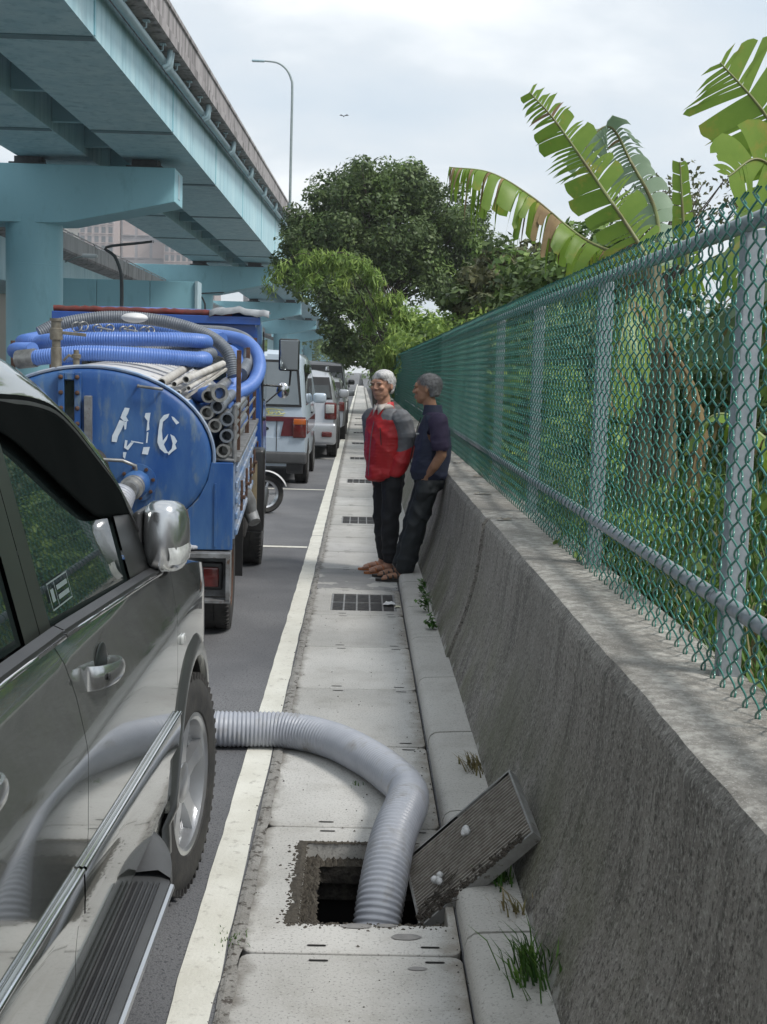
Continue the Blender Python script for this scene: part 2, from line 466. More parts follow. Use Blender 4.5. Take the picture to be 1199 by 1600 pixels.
for k in range(-5, 70):
    y0 = J0 + JS * k; hole = None
    if k == 0: hole = HOLE
    elif k % 5 == 0 and k > 0: hole = GR
    if k > 42: continue
    mb = slab_mesh(hole)
    s = mb.build('slab', M_slab2 if k == 6 else M_slab, pav, bevel=.006 if k < 8 else 0, smooth=None if k < 8 else False, fix=True)
    s.location = (0, y0 - J0, .0015 * nz(k * 1.7)); s.rotation_euler = (0, .002 * nz(k * 2.3, 5), .004 * nz(k * 3.1, 1))
    sm = MB()
    for x in (-.085 + .012 * nz(k, 2), .243 + .01 * nz(k, 3)):
        for xx, yy in ((x, .045 + .006 * nz(k * 2, 4)), (x + .008, JS - .05 + .006 * nz(k * 2, 9))):
            slot(sm, xx, yy)
            if k < 10: so = sm.build('lifting_slot', M_slot, s); so.location = (0, 0, .0005); sm = MB()
    if sm.v: so = sm.build('lifting_slot', M_slot, s); so.location = (0, 0, .0005); so['kind'] = 'stuff'
    if hole and k > 0:
        g = MB(); hx0, hx1, hy0, hy1 = hole; e = .014
        g.box((hx0, hy0, -.05), (hx0 + e, hy1, -.004)); g.box((hx1 - e, hy0, -.05), (hx1, hy1, -.004))
        g.box((hx0 + e, hy0, -.05), (hx1 - e, hy0 + e, -.004)); g.box((hx0 + e, hy1 - e, -.05), (hx1 - e, hy1, -.004))
        ym = (hy0 + hy1) / 2; g.box((hx0 + e, ym - .006, -.05), (hx1 - e, ym + .006, -.004))
        for q in range(1, 5):
            x = lerp(hx0, hx1, q / 5); g.box((x - .006, hy0 + e, -.045), (x + .006, ym - .006, -.0045)); g.box((x - .006, ym + .006, -.045), (x + .006, hy1 - e, -.0045))
        grt = g.build('grate_frame', M_gframe, s)
        bm_ = MB()
        for q in range(1, 24 if k < 12 else 10):
            y = lerp(hy0 + e, hy1 - e, q / (24 if k < 12 else 10)); bm_.box((hx0 + e, y - .004, -.045), (hx1 - e, y + .004, -.008))
        bm_.build('grate_bars', M_gbar, s)['kind'] = 'stuff'
# far pavement
mb = MB()
for k in range(43, 140):
    y0 = J0 + JS * k; mb.box((SLAB_L, y0 + .01, -.12), (SLAB_R, y0 + JS - .01, 0))
tag(mb.build('slab', M_slab, pav), kind='stuff').location = (0, -J0, 0)

# ---- walls of the pit below the open slab (frame ledges crusted with silt)
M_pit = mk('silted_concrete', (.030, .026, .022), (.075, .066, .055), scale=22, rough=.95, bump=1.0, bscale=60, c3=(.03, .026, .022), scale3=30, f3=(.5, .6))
mb = MB(); y0 = J0 + HOLE[2]; y1 = J0 + HOLE[3]; x0, x1 = HOLE[0], HOLE[1]
mb.box((x0, y0, -.055), (x0 + .045, y1, -.13)); mb.box((x0 + .045, y1 - .05, -.06), (x1, y1, -.13))
mb.box((x0 + .006, y1 - .022, -.13), (x1, y1 + .1, -.20))
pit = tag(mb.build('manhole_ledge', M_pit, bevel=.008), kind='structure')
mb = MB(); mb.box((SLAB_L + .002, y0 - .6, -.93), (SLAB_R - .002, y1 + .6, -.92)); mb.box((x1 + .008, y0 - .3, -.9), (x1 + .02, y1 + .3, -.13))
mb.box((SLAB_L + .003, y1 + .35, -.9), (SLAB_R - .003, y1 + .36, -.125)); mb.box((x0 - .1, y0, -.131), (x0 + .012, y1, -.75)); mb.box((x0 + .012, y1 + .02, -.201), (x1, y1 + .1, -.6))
tag(mb.build('channel_bed', M_hole), kind='structure')  # bed plus upright black sheets that paint the pit's inner shade
# silt crust round the hole: small lumps
rnd = random.Random(4)
mb = MB()
def lump(mb, x, y, z, r, sz=.5):
    n = 5; P = []
    for k in range(n):
        a = 2 * math.pi * k / n + rnd.random(); q = r * rnd.uniform(.6, 1.2); P.append((x + q * math.cos(a), y + q * math.sin(a), z - .001))
    P.append((x + rnd.uniform(-.3, .3) * r, y + rnd.uniform(-.3, .3) * r, z + r * sz * rnd.uniform(.5, 1.3)))
    mb.add(P, [(k, (k + 1) % n, n) for k in range(n)])
def smear(f, n, base=.0016):
    rows = []
    for i in range(n + 1):
        a, b_ = f(i / n); rows.append([(a[0], a[1], base), ((a[0] + b_[0]) / 2, (a[1] + b_[1]) / 2, base + .004), (b_[0], b_[1], base)])
    mb.grid(rows)
smear(lambda t: ((x0 - .028 - .022 * nz(t * 6, 1) - .012 * nz(t * 25, 2), lerp(y0 - .01, y1 + .02, t)), (x0 + .002, lerp(y0, y1, t))), 60)
smear(lambda t: ((lerp(x0 - .02, x0 + .40, t), y1 + .010 + .014 * nz(t * 8, 5) + .008 * nz(t * 30, 5)), (lerp(x0, x0 + .38, t), y1 - .002)), 60)
for i in range(420):
    y = rnd.uniform(y0 - .02, y1 + .0); x = x0 - abs(rnd.gauss(0, .028)) + .008; lump(mb, x, y, 0.001, rnd.uniform(.002, .009))
for i in range(240):
    x = rnd.uniform(x0, x0 + .35); y = y1 + abs(rnd.gauss(0, .012)) - .004; lump(mb, x, y, 0.001, rnd.uniform(.002, .008))
for i in range(160):
    x = rnd.uniform(x0, x1); y = y0 - abs(rnd.gauss(0, .02)) + .005; lump(mb, x, y, 0.001, rnd.uniform(.002, .008))
for i in range(260):
    y = rnd.uniform(y0, y1); x = x0 + rnd.uniform(0, .045); lump(mb, x, y, -.055, rnd.uniform(.006, .02), .9)
for i in range(200):
    x = rnd.uniform(x0, x1); y = y1 - rnd.uniform(0, .05); lump(mb, x, y, -.06, rnd.uniform(.006, .02), .9)
tag(mb.build('silt_crumbs', mk('silt', (.045, .038, .030), (.10, .088, .07), scale=90, rough=.95)), kind='stuff')
# litter of grit and leaf bits over road and pavement
mb = MB()
for i in range(900):
    y = 3 + abs(rnd.gauss(0, 7)); side = rnd.random()
    if side < .45: x = -.322 + rnd.gauss(0, .014)
    elif side < .62: x = SLAB_R - abs(rnd.gauss(0, .03))
    elif side < .8: x = rnd.uniform(-.28, .3)
    else: x = rnd.uniform(-1.4, -.46)
    if J0 + HOLE[2] < y < J0 + HOLE[3] and HOLE[0] - .02 < x < HOLE[1] + .02: continue
    lump(mb, x, y, .0045 if x < -.3 else .0025, rnd.uniform(.002, .0055) * (1.0 if side < .6 else .9), .7)
tag(mb.build('grit', mk('grit', (.05, .045, .04), (.16, .15, .13), scale=60, rough=.95)), kind='stuff')

# ---- kerb blocks
kp = [(SLAB_R + .004, -.1), (SLAB_R + .004, .028), (SLAB_R + .012, .052), (SLAB_R + .03, .066), (SLAB_R + .055, .070), (.53, .076), (.53, -.1)]
kerb = empty('kerb', (SLAB_R, J0, 0), None, None); kerb['kind'] = 'structure'
for k in range(-5, 42):
    mb = MB(); mb.prism(kp, 'Y', .007, JS - .006)
    o = mb.build('kerb_block', M_kerb, kerb, smooth=35, fix=True); o.location = (-SLAB_R + .004 * nz(k * 1.9), JS * k, .003 * nz(k * 2.7)); o.rotation_euler = (0, 0, .008 * nz(k * 1.3))
mb = MB(); mb.prism(kp, 'Y', 0, 80); o = mb.build('kerb_block', M_kerb, kerb, smooth=35, fix=True); o.location = (-SLAB_R, 42 * JS + .01, 0)

# ================================================================ RETAINING WALL
mt, nt, N, L, ge, nse, rng, mix, c, b = concrete('weathered_wall_concrete', (.225, .21, .19), (.31, .29, .265), (.12, .112, .102), (.34, .32, .29), (.03, .03, .027), streak=(1, 1.3, .7))
c = mix(rng(nse(6, 6, (1, 2.4, .35)), .52, .66, 0, .55), c, (.36, .345, .315))
c = mix(rng(nse(3.5, 6, (1, 2.0, .4)), .50, .64, 0, .6), c, (.10, .094, .086))
c = mix(rng(nse(14, 5, (1, 3.2, .14)), .58, .66, 0, .55), c, (.07, .066, .06))
c = mix(rng(nse(22, 3, (1, 4, .10)), .655, .70, 0, .8), c, (.40, .39, .36))
c = mix(rng(nse(75, 5), .52, .64, 0, .75), c, (.42, .405, .37))
c = mix(rng(nse(60, 5), .53, .64, 0, .7), c, (.055, .05, .046))
c = mix(rng(nse(1.1, 6, (1, 1, .8)), .52, .66, 0, .45), c, (.23, .22, .20))
sp = N.new('ShaderNodeSeparateXYZ'); L.new(ge.outputs['Position'], sp.inputs[0])
# algae low down in drifts
g1 = N.new('ShaderNodeMath'); g1.operation = 'MULTIPLY'; L.new(rng(nse(2.2, 4), .42, .62), g1.inputs[0]); L.new(rng(sp.outputs['Z'], .62, .15, 0, .6), g1.inputs[1])
c = mix(g1.outputs[0], c, (.115, .125, .062))
# pale top face
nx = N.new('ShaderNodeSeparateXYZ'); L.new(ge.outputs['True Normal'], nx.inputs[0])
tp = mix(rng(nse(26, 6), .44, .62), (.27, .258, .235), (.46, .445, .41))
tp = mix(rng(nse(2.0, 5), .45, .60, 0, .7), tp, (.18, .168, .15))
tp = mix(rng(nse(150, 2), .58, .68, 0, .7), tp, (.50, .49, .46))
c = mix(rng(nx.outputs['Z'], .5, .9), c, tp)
# old white mortar smeared along the foot
nn = nse(7, 5, (1, 1, .6)); a1 = N.new('ShaderNodeMath'); a1.operation = 'MULTIPLY_ADD'; a1.inputs[1].default_value = -.34; L.new(nn, a1.inputs[0]); L.new(sp.outputs['Z'], a1.inputs[2])
c = mix(rng(a1.outputs[0], -.098, -.118, 0, .85), c, (.42, .41, .39))
L.new(c, b.inputs['Base Color'])
bp = N.new('ShaderNodeBump'); bp.inputs['Strength'].default_value = .9; bp.inputs['Distance'].default_value = .008
L.new(nse(60, 7), bp.inputs['Height']); L.new(bp.outputs[0], b.inputs['Normal'])
M_wall = mt
wp = [(.502, 0), (.528, .08), (.573, .21), (.612, .32), (.640, .42), (.667, .53), (.682, .65), (.692, .75), (.699, .825), (.702, .833), (.722, .862), (.732, .8655), (.85, .868), (1.0, .868), (1.05, .866), (1.05, .4), (1.05, -.3), (.502, -.3)]
wall = empty('retaining_wall', (.7, 2, 0), 'long weathered grey concrete retaining wall with curved face beneath the green fence', 'wall')
segs = [-1.2, 1.0, 7.0, 13.1, 19.2, 25.3, 31.4, 37.5, 43.6]
for a, b_ in zip(segs, segs[1:]):
    shf = {-1.2: 0, 1.0: .006, 7.0: -.010, 13.1: .004, 19.2: -.004}.get(a, 0)
    mb = MB(off=(.7, 2, 0)); a2, b2 = a + .011, b_ - .011; n = max(2, int((b2 - a2) / (.08 if a < 8 else .4))); rows = []
    for i in range(n + 1):
        y = lerp(a2, b2, i / n)
        row = []
        for j, (x, z) in enumerate(wp):
            e = .0025 * nz(y * 1.5, z * 3) + (.003 * nz(y * 9, z * 9) if 8 <= j <= 11 else .001 * nz(y * 14, z * 14))
            row.append((x + (e + shf if j < 13 else 0), y, z + (e if 8 <= j <= 13 else 0)))
        rows.append(row)
    mb.grid(rows)
    K = len(wp); mb.f.append(tuple(range(K))); mb.m.append(0); mb.f.append(tuple(reversed(range(n * K, n * K + K)))); mb.m.append(0)
    mb.build('wall_section', M_wall, wall, smooth=22, fix=True)
mb = MB(off=(.7, 2, 0))
for y in segs[1:-1]: mb.prism([(x + .035 if x < .9 else x - .02, z - .03) for x, z in wp], 'Y', y - .009, y + .009)
mb.build('wall_joint', M_dark, wall)

# ================================================================ CHAIN LINK FENCE
M_wire = mk('green_coated_wire', (.006, .135, .100), (.010, .17, .13), scale=60, rough=.28, spec=1.0, coat=.4)
FX, FZ0, FZ1 = .955, .868, 2.132
fence = empty('chain_link_fence', (FX, 3.35, .868), 'tall green chain link fence on grey steel posts standing on the concrete wall', 'fence')
FOFF = (FX, 3.35, .868)
PY = [1.37 + 1.985 * i for i in range(20)]
for i, y in enumerate(PY):
    mb = MB(off=FOFF); lean = .012 * nz(i * 3.3)
    mb.add([(FX + .02 + dx + (lean if z > 1 else 0), y + dy + (lean if z > 1 else 0), z) for z in (.862, 2.045) for dx, dy in ((0, -.029), (.058, -.029), (.058, .029), (0, .029))],
           [(0, 3, 2, 1), (4, 5, 6, 7), (0, 1, 5, 4), (1, 2, 6, 5), (2, 3, 7, 6), (3, 0, 4, 7)])
    mb.build('post', M_steel, fence, bevel=.006 if i < 6 else 0, smooth=None if i < 6 else False)
for i, (y0, y1) in enumerate(zip([-.5] + PY, PY + [41.2])):
    if y1 - y0 < .3: continue
    mb = MB(off=FOFF); mb.tube([(FX + .028, y0 + .003, 2.055), (FX + .028, y1 - .003, 2.055)], .022, 10); mb.build('top_rail', M_steel, fence, smooth=40)
    mb = MB(off=FOFF); mb.tube([(FX + .012, y0 + .003, 1.075), (FX + .012, y1 - .003, 1.075)], .022, 10); mb.build('lower_rail', M_steel, fence, smooth=40)
def wires(ya, yb, sub, n, r):
    w, h = .05, .098; V = []; F = []; base = 0
    i0 = int(ya / w); i1 = int(yb / w)
    for i in range(i0, i1):
        npt = int((FZ1 - FZ0) / (h / 2)) ; P = []
        z0 = FZ0 + .004 * nz(i * .7)
        tot = npt * sub
        for q in range(tot + 1):
            t = q / sub; ph = t + (i % 2)
            tri = abs((ph % 2) - 1) * 2 - 1; co = math.cos(math.pi * ph)
            yy = i * w + w / 2 - (w / 2 + .003) * lerp(tri, co, .55)
            z = z0 + t * h / 2
            x = FX - .004 + .008 * math.sin(math.pi * ph + .4) + .010 * nz(yy * .55, z * .8) + .004 * nz(yy * 2.2, z * 2)
            P.append(Vector((x, yy + .006 * nz(z * 1.3, yy * .8) + .003 * nz(i * 5.1, z * 6), z + .004 * nz(yy * 1.1))))
        # tied ends
        e = P[-1]; P.append(e + Vector((-.004, .012, .012))); P.append(e + Vector((.002, -.006, .026)))
        P.insert(0, P[0] + Vector((-.002, .010, -.010)))
        K = len(P)
        A = np.array(P); T = np.gradient(A, axis=0); T /= np.linalg.norm(T, axis=1)[:, None] + 1e-9
        U = np.cross(T, [1., 0, 0]); U /= np.linalg.norm(U, axis=1)[:, None] + 1e-9; W = np.cross(T, U)
        ring = np.stack([A + r * (U * math.cos(2 * math.pi * k / n) + W * math.sin(2 * math.pi * k / n)) for k in range(n)], 1).reshape(-1, 3)
        V.append(ring)
        idx = np.arange(K - 1)[:, None] * n; k = np.arange(n)[None, :]; k2 = (k + 1) % n
        F.append(np.stack([idx + k, idx + k2, idx + n + k2, idx + n + k], -1).reshape(-1, 4) + base); base += K * n
    return np.concatenate(V), np.concatenate(F)
def np_mesh(name, V, F, mats, parent=None, mi=None, off=(0, 0, 0), smooth=False):
    me = bpy.data.meshes.new(name); k = F.shape[1]
    me.vertices.add(len(V)); me.vertices.foreach_set('co', (np.asarray(V, dtype=np.float32) - np.array(off, dtype=np.float32)).ravel())
    me.loops.add(F.size); me.loops.foreach_set('vertex_index', F.ravel().astype(np.int32))
    me.polygons.add(len(F)); me.polygons.foreach_set('loop_start', np.arange(0, F.size, k, dtype=np.int32))
    try: me.polygons.foreach_set('loop_total', np.full(len(F), k, dtype=np.int32))
    except Exception: pass
    for q in (mats if isinstance(mats, (list, tuple)) else [mats]): me.materials.append(q)
    if mi is not None: me.polygons.foreach_set('material_index', mi.astype(np.int32))
    if smooth: me.polygons.foreach_set('use_smooth', np.ones(len(F), dtype=bool))
    me.update(calc_edges=True); me.validate()
    o = bpy.data.objects.new(name, me); COL.objects.link(o)
    if parent is not None: o.parent = parent
    return o
bays = [(-.5 if False else 1.37, 3.35)] + [(PY[i], PY[i + 1]) for i in range(1, 19)] + [(PY[19], 41.1)]
for i, (a, b_) in enumerate(bays):
    if a < 7.5: q = (6, 5, .0030)
    elif a < 14: q = (4, 4, .0034)
    else: q = (2, 3, .0044)
    V, F = wires(a, b_, *q)
    np_mesh('wire_mesh', V, F, M_wire, fence, off=FOFF, smooth=True)['kind'] = 'stuff'
# ================================================================ PARKED SUV (near, left)
M_suv = mk('grey_green_metallic_paint', (.20, .215, .205), (.21, .225, .215), scale=300, rough=.10, metal=.65, coat=1.0, spec=.6)
M_suv.node_tree.nodes['Principled BSDF'].inputs['Coat IOR'].default_value = 1.8
M_lens = mk('clear_lamp_lens', (.55, .56, .55), (.35, .36, .35), scale=40, rough=.12, spec=.8, coat=.6)
M_silver = mk('silver_wheel_alloy', (.52, .53, .55), (.60, .61, .62), rough=.28, metal=.85)
M_step = mk('grey_step_plastic', (.05, .052, .055), (.07, .072, .075), rough=.5)
M_flare = mk('grey_wheel_flare', (.07, .077, .077), (.08, .087, .086), rough=.3, metal=.5, coat=.6)
M_red = mk('red_lamp_lens', (.13, .014, .012), (.08, .012, .01), scale=30, rough=.2, coat=.8)
M_orange = mk('orange_lamp_lens', (.5, .12, .02), (.4, .10, .02), rough=.2, coat=.6)
M_plate = mk('number_plate', (.65, .66, .66), rough=.4)
AX_F, AX_R, WR = 1.31, -1.31, .345
def suv_half(y, z):
    w = .908 - .012 * (z - .7)
    if z < .56: w -= .25 * (.56 - z) ** 2
    t = z - .90
    if t > 0: w -= .155 * (t * t / (t + .05))
    if z > 1.1: w -= (z - 1.1) * .35
    if y > 1.5: w -= .34 * (y - 1.5) ** 2.1
    if y < -1.6: w -= .30 * (-1.6 - y) ** 2
    return w
def suv_belt(y):
    return interp(y, [(-2.3, 1.06), (-2.0, 1.15), (-.75, 1.175), (-.33, 1.162), (.6, 1.112), (1.0, 1.085), (1.4, 1.045), (1.8, .985), (2.1, .90), (2.3, .80)])
def suv_glass_x(z): return .868 - .27 * (z - 1.1) - .12 * max(0, z - 1.5) ** 1.5
def arch(y, zlo, R=.41):
    z = zlo
    for a in (AX_F, AX_R):
        d = abs(y - a)
        if d < R: z = max(z, WR + .01 + math.sqrt(R * R - d * d))
    return z
def suv_panel(root, name, yl, yr, zlo=.46, zhi=None, nu=16, nv=18, side=1, mat=None, off=0., label=None, solid=0, inset=0):
    rows = []
    for j in range(nv + 1):
        v = j / nv; row = []
        for i in range(nu + 1):
            u = i / nu; z = 0.8
            y = lerp(yl(.8), yr(.8), u)
            for _ in range(4):
                lo = arch(y, zlo); hi = (zhi(y) if zhi else suv_belt(y) - .012); z = lerp(lo, hi, v); y = lerp(yl(z), yr(z), u)
            row.append((side * (suv_half(y, z) + off), y, z))
        rows.append(row)
    if side < 0: rows = [list(reversed(r)) for r in rows]
    mb = MB(); mb.grid(rows)
    def inn(p): return (p[0] - side * .014, p[1], p[2])
    for edge, fl in ((rows[0], 0), (rows[-1], 1), ([r[0] for r in rows], 1), ([r[-1] for r in rows], 0)):
        e2 = [inn(p) for p in edge]
        mb.grid([e2, edge] if fl == 0 else [edge, e2])
    o = mb.build(name, mat or M_suv, root, smooth=60)
    if label: o['label'] = label
    return o
def wheel(root, x, y, r, w, side, spokes=5, rim=.62, mat=None, name='wheel', steer=0):
    """tyre > rim, hub and spokes; face towards side*x"""
    mb = MB(); s = side
    P = [(r * rim, -w / 2), (r * .80, -w / 2), (r * .93, -w * .47), (r * .985, -w * .40), (r, -w * .30), (r, -w * .02), (r * .985, -w * .015), (r * .985, w * .015), (r, w * .02), (r, w * .30), (r * .985, w * .40), (r * .93, w * .47), (r * .80, w / 2), (r * rim + .012, w / 2 - .004), (r * rim, w * .42)]
    mb.lathe([(a, s * b) for a, b in P], (0, 0, 0), 'X', 48, close=True)
    # tread blocks
    for k in range(56):
        a = 2 * math.pi * k / 56; c, q = math.cos(a), math.sin(a)
        for sx in (-.36, .36):
            R = Matrix(((1, 0, 0), (0, -q, c), (0, c, q))) 
            mb.obox((w * sx, c * (r * .974), q * (r * .974)), (w * .2, r * .036, .022), R)
    t = mb.build('wheel' if name == 'wheel' else name, M_rubber, root, smooth=35)
    t.location = (x, y, r); t.rotation_euler = (0, 0, steer)
    rb = MB(); rr = r * rim
    rb.lathe([(rr, -s * w * .40), (rr + .004, s * w * .42), (rr + .012, s * w * .46), (rr - .004, s * w * .47), (rr - .014, s * w * .44), (rr - .02, s * w * .2), (rr * .55, s * w * .02), (rr * .5, -s * w * .1), (.01, -s * w * .1)], (0, 0, 0), 'X', 40)
    hub = s * w * .34
    for k in range(spokes):
        a = 2 * math.pi * k / spokes + .3; c, q = math.cos(a), math.sin(a)
        V = []
        for rad, hw, xx in ((rr * .18, .030, hub), (rr * .55, .024, hub + s * .006), (rr * .95, .034, s * w * .40)):
            for t_ in (-1, 1):
                for dx in (0, -s * .03):
                    V.append((xx + dx, c * rad - q * hw * t_ * rr / .2, q * rad + c * hw * t_ * rr / .2))
        F = []
        for e in (0, 4): F += [(e, e + 2, e + 6, e + 4), (e + 1, e + 5, e + 7, e + 3), (e, e + 4, e + 5, e + 1), (e + 2, e + 3, e + 7, e + 6)]
        rb.add(V, F)
    rb.lathe([(rr * .30, hub - s * .03), (rr * .30, hub + s * .004), (rr * .22, hub + s * .012), (0.004, hub + s * .014)], (0, 0, 0), 'X', 20)
    rb.build('rim', mat or M_silver, t, smooth=35, fix=True)
    return t

def build_suv():
    root = empty('parked_suv', (-1.41, 2.63, 0), 'dark grey green SUV with chrome mirror and window visor, parked nearest to the camera', 'car')
    seamB = lambda z: interp(z, [(.46, -.35), (.565, -.355), (.63, -.31), (.74, -.235), (.9, -.225), (1.03, -.265), (1.1, -.31), (1.18, -.335)])
    seamF = lambda z: interp(z, [(.46, .86), (.6, .90), (.75, .975), (.95, .985), (1.12, .97)])
    seamR = lambda z: interp(z, [(.46, -.86), (.62, -.90), (.78, -1.10), (1.2, -1.16)])
    G = .0022
    for s in (1, -1):
        suv_panel(root, 'front_fender', lambda z: seamF(z) + G, lambda z: 2.16, zlo=.40, side=s, nu=26)
        fd = suv_panel(root, 'front_door', lambda z: seamB(z) + G, lambda z: seamF(z) - G, side=s, nu=24, nv=28)
        rd = suv_panel(root, 'rear_door', lambda z: seamR(z) + G, lambda z: seamB(z) - G, side=s, nu=20, nv=28)
        suv_panel(root, 'rear_quarter_panel', lambda z: -2.16, lambda z: seamR(z) - G, side=s, nu=24)
        # door moulding with chrome strip
        for nm, ya, yb, par in (('moulding', seamB(.62) + .006, .965, fd), ('moulding', -1.02, seamB(.62) - .006, rd)):
            mb = MB(); rows = []; n = 24
            for i in range(n + 1):
                y = lerp(ya, yb, i / n); zt = lerp(.738, .664, (y + 1.05) / 2.03)
                prf = [(.000, zt + .004), (.007, zt + .001), (.010, zt - .006), (.011, zt - .05), (.010, zt - .088), (.0, zt - .096)]
                rows.append([(s * (suv_half(y, z) + o), y, z) for o, z in prf])
            if s > 0: rows = [list(reversed(r)) for r in rows]
            mb.grid(rows); mb.build(nm, M_suv, par, smooth=50, fix=False)
            mb = MB(); mb.tube([(s * (suv_half(y, lerp(.738, .664, (y + 1.05) / 2.03)) + .009), y, lerp(.738, .664, (y + 1.05) / 2.03) - .002) for y in [lerp(ya, yb, i / 12) for i in range(13)]], .0055, 8)
            mb.build('chrome_strip', M_chrome, par, smooth=50)
        # sill, dark
        mb = MB(); rows = []
        for i in range(13):
            y = lerp(-.9, .9, i / 12); rows.append([(s * x, y, z) for x, z in ((.885, .462), (.893, .44), (.875, .33), (.70, .27))])
        if s > 0: rows = [list(reversed(r)) for r in rows]
        mb.grid(rows); mb.build('sill', M_flare, root, smooth=40)
        # wheel arch flares
        for ax in (AX_F, AX_R):
            mb = MB(); rows = []
            for i in range(33):
                a = RAD(-12 + 204 * i / 32); row = []
                for R_, o in ((.385, -.05), (.387, .006), (.391, .013), (.41, .016), (.44, .010), (.465, -.003)):
                    y = ax + R_ * math.cos(a); z = WR + .01 + R_ * math.sin(a)
                    row.append((s * (min(suv_half(y, max(z, .5)), .915) + o - (.02 if z < .4 else 0)), y, z))
                rows.append(row)
            if s < 0: rows = [list(reversed(r)) for r in rows]
            mb.grid(rows); mb.build('wheel_flare', M_flare, root, smooth=50)
            mb = MB(); rows = []
            for i in range(25):
                a = RAD(-10 + 200 * i / 24); rows.append([(s * x, ax + .385 * math.cos(a), WR + .01 + .385 * math.sin(a)) for x in (.90, .60)])
            mb.grid(rows); mb.build('wheel_well', M_dark, root)
            mb = MB(); mb.box((s * .66, ax - .56, .17), (s * .885, ax - .42, .40) if False else (s * .885, ax - .535, .42)); mb.build('mud_flap', M_flare if ax > 0 else M_black, root, bevel=.01)
        # running board
        mb = MB(); rows = []
        for i in range(41):
            u = i / 40; y = lerp(-.92, .62, u); t = max(0, (y - .38) / .24); tb = max(0, (-.7 - y) / .22)
            xo = .975 - .10 * t ** 2 - .08 * tb ** 2
            rows.append([(s * .86, y, .405), (s * (xo - .02), y, .405 - .004), (s * xo, y, .395), (s * (xo + .003), y, .372), (s * (xo - .02), y, .355), (s * .86, y, .352)])
        if s < 0: rows = [list(reversed(r)) for r in rows]
        mb.grid(rows); mb.f += [(0, 1, 2, 3, 4, 5), tuple(40 * 6 + k for k in range(5, -1, -1))]; mb.m += [0, 0]
        sb = mb.build('running_board', M_step, root, smooth=40, fix=True)
        mb = MB()
        for q in range(7):
            x = .872 + q * .0135; mb.tube([(s * x, -.86, .4065), (s * x, .36, .4065)], .0036, 5)
        mb.build('tread_rib', M_black, sb, smooth=50)
        mb = MB(); mb.tube([(s * .981, -.86, .388), (s * .981, .38, .388)], .008, 6); mb.build('edge_trim', M_silver, sb, smooth=50)
        # end cap of the board rising to the sill
        mb = MB(); rows = []
        for i in range(9):
            u = i / 8; y = .40 + .26 * u; xo = .975 - .10 * u ** 2; z = .412 + .035 * math.sin(u * math.pi / 2)
            rows.append([(s * .865, y, z + .03 * u), (s * (xo - .03), y, z + .01), (s * xo, y, z - .01), (s * (xo + .002), y, z - .05)])
        if s < 0: rows = [list(reversed(r)) for r in rows]
        mb.grid(rows); mb.build('end_cap', M_step, sb, smooth=50)
        # ---- greenhouse: outlines traced on the leaning glass plane (y, z)
        outer = [(-1.95, 1.50), (-1.6, 1.60), (-1.1, 1.655), (-.6, 1.678), (-.14, 1.672), (.085, 1.621), (.236, 1.565), (.50, 1.461), (.624, 1.368), (.761, 1.267), (.90, 1.165), (1.0, 1.092)]
        inner = [(-1.80, 1.38), (-1.5, 1.50), (-1.1, 1.558), (-.6, 1.588), (-.235, 1.580), (.02, 1.566), (.20, 1.533), (.42, 1.432), (.565, 1.350), (.66, 1.26), (.76, 1.17), (.84, 1.105)]
        viso = [(-1.50, 1.40), (-1.3, 1.45), (-1.05, 1.485), (-.6, 1.538), (-.387, 1.533), (-.26, 1.504), (-.142, 1.458), (.015, 1.39), (.186, 1.322), (.28, 1.302), (.467, 1.287), (.64, 1.27)]
        def dens(tab, k=4):
            q = bez([(a, b, 0) for a, b in tab], k); return [(p.x, p.y) for p in q]
        outer = dens(outer); inner = dens(inner); viso = dens(viso)
        def gx(y, z, o=0.): return s * (suv_glass_x(z) + o - (.05 * max(0, y - .5) ** 2) - (.10 * max(0, -1.3 - y) ** 2))
        rows = []
        for (a, b_) in zip(outer, inner):
            row = []
            for k, (t, o) in enumerate(((-.30, -.095), (-.12, -.042), (.12, -.008), (.5, .004), (1, .002))):
                y, z = lerp(a[0], b_[0], t), lerp(a[1], b_[1], t); row.append((gx(y, z, o), y, z))
            rows.append(row)
        if s < 0: rows = [list(reversed(r)) for r in rows]
        mb = MB(); mb.grid(rows)
        # refine along length by subdivision
        mb.build('roof_side_rail', M_suv, root, smooth=60)
        def glass_panel(name, y0, y1, mat, o, parent=root, top=inner, bot=None, n=18):
            rows = []
            for i in range(n + 1):
                y = lerp(y0, y1, i / n); zt = interp(y, top); zb = bot(y) if bot else suv_belt(y) + .004
                zt = max(zt, zb + .002)
                rows.append([(gx(y, lerp(zb, zt, j / 8), o), y, lerp(zb, zt, j / 8)) for j in range(9)])
            if s > 0: rows = [list(reversed(r)) for r in rows]
            m_ = MB(); m_.grid(rows); return m_.build(name, mat, parent, smooth=60)
        glass_panel('front_window', -.318, .46, M_glass, -.004, fd)
        glass_panel('rear_window', -1.12, -.485, M_glass, -.004, rd)
        glass_panel('quarter_window', -1.72, -1.18, M_glass, -.004)
        glass_panel('door_pillar', -.390 + .004, -.312, M_pillar, .004, fd, n=3); glass_panel('door_pillar', -.485, -.390, M_pillar, .004, rd, n=3)
        glass_panel('rear_pillar', -1.20, -1.11, M_black, .003, n=2)
        glass_panel('mirror_sail', .45, .84, M_sail, .004, fd, n=6)
        # window channel frame: thin black line round the front glass
        mb = MB(); mb.tube([(gx(y, interp(y, inner), .003), y, interp(y, inner) - .006) for y in [lerp(-.33, .82, i / 24) for i in range(25)]], .008, 6); mb.build('window_frame', M_black, fd, smooth=50)
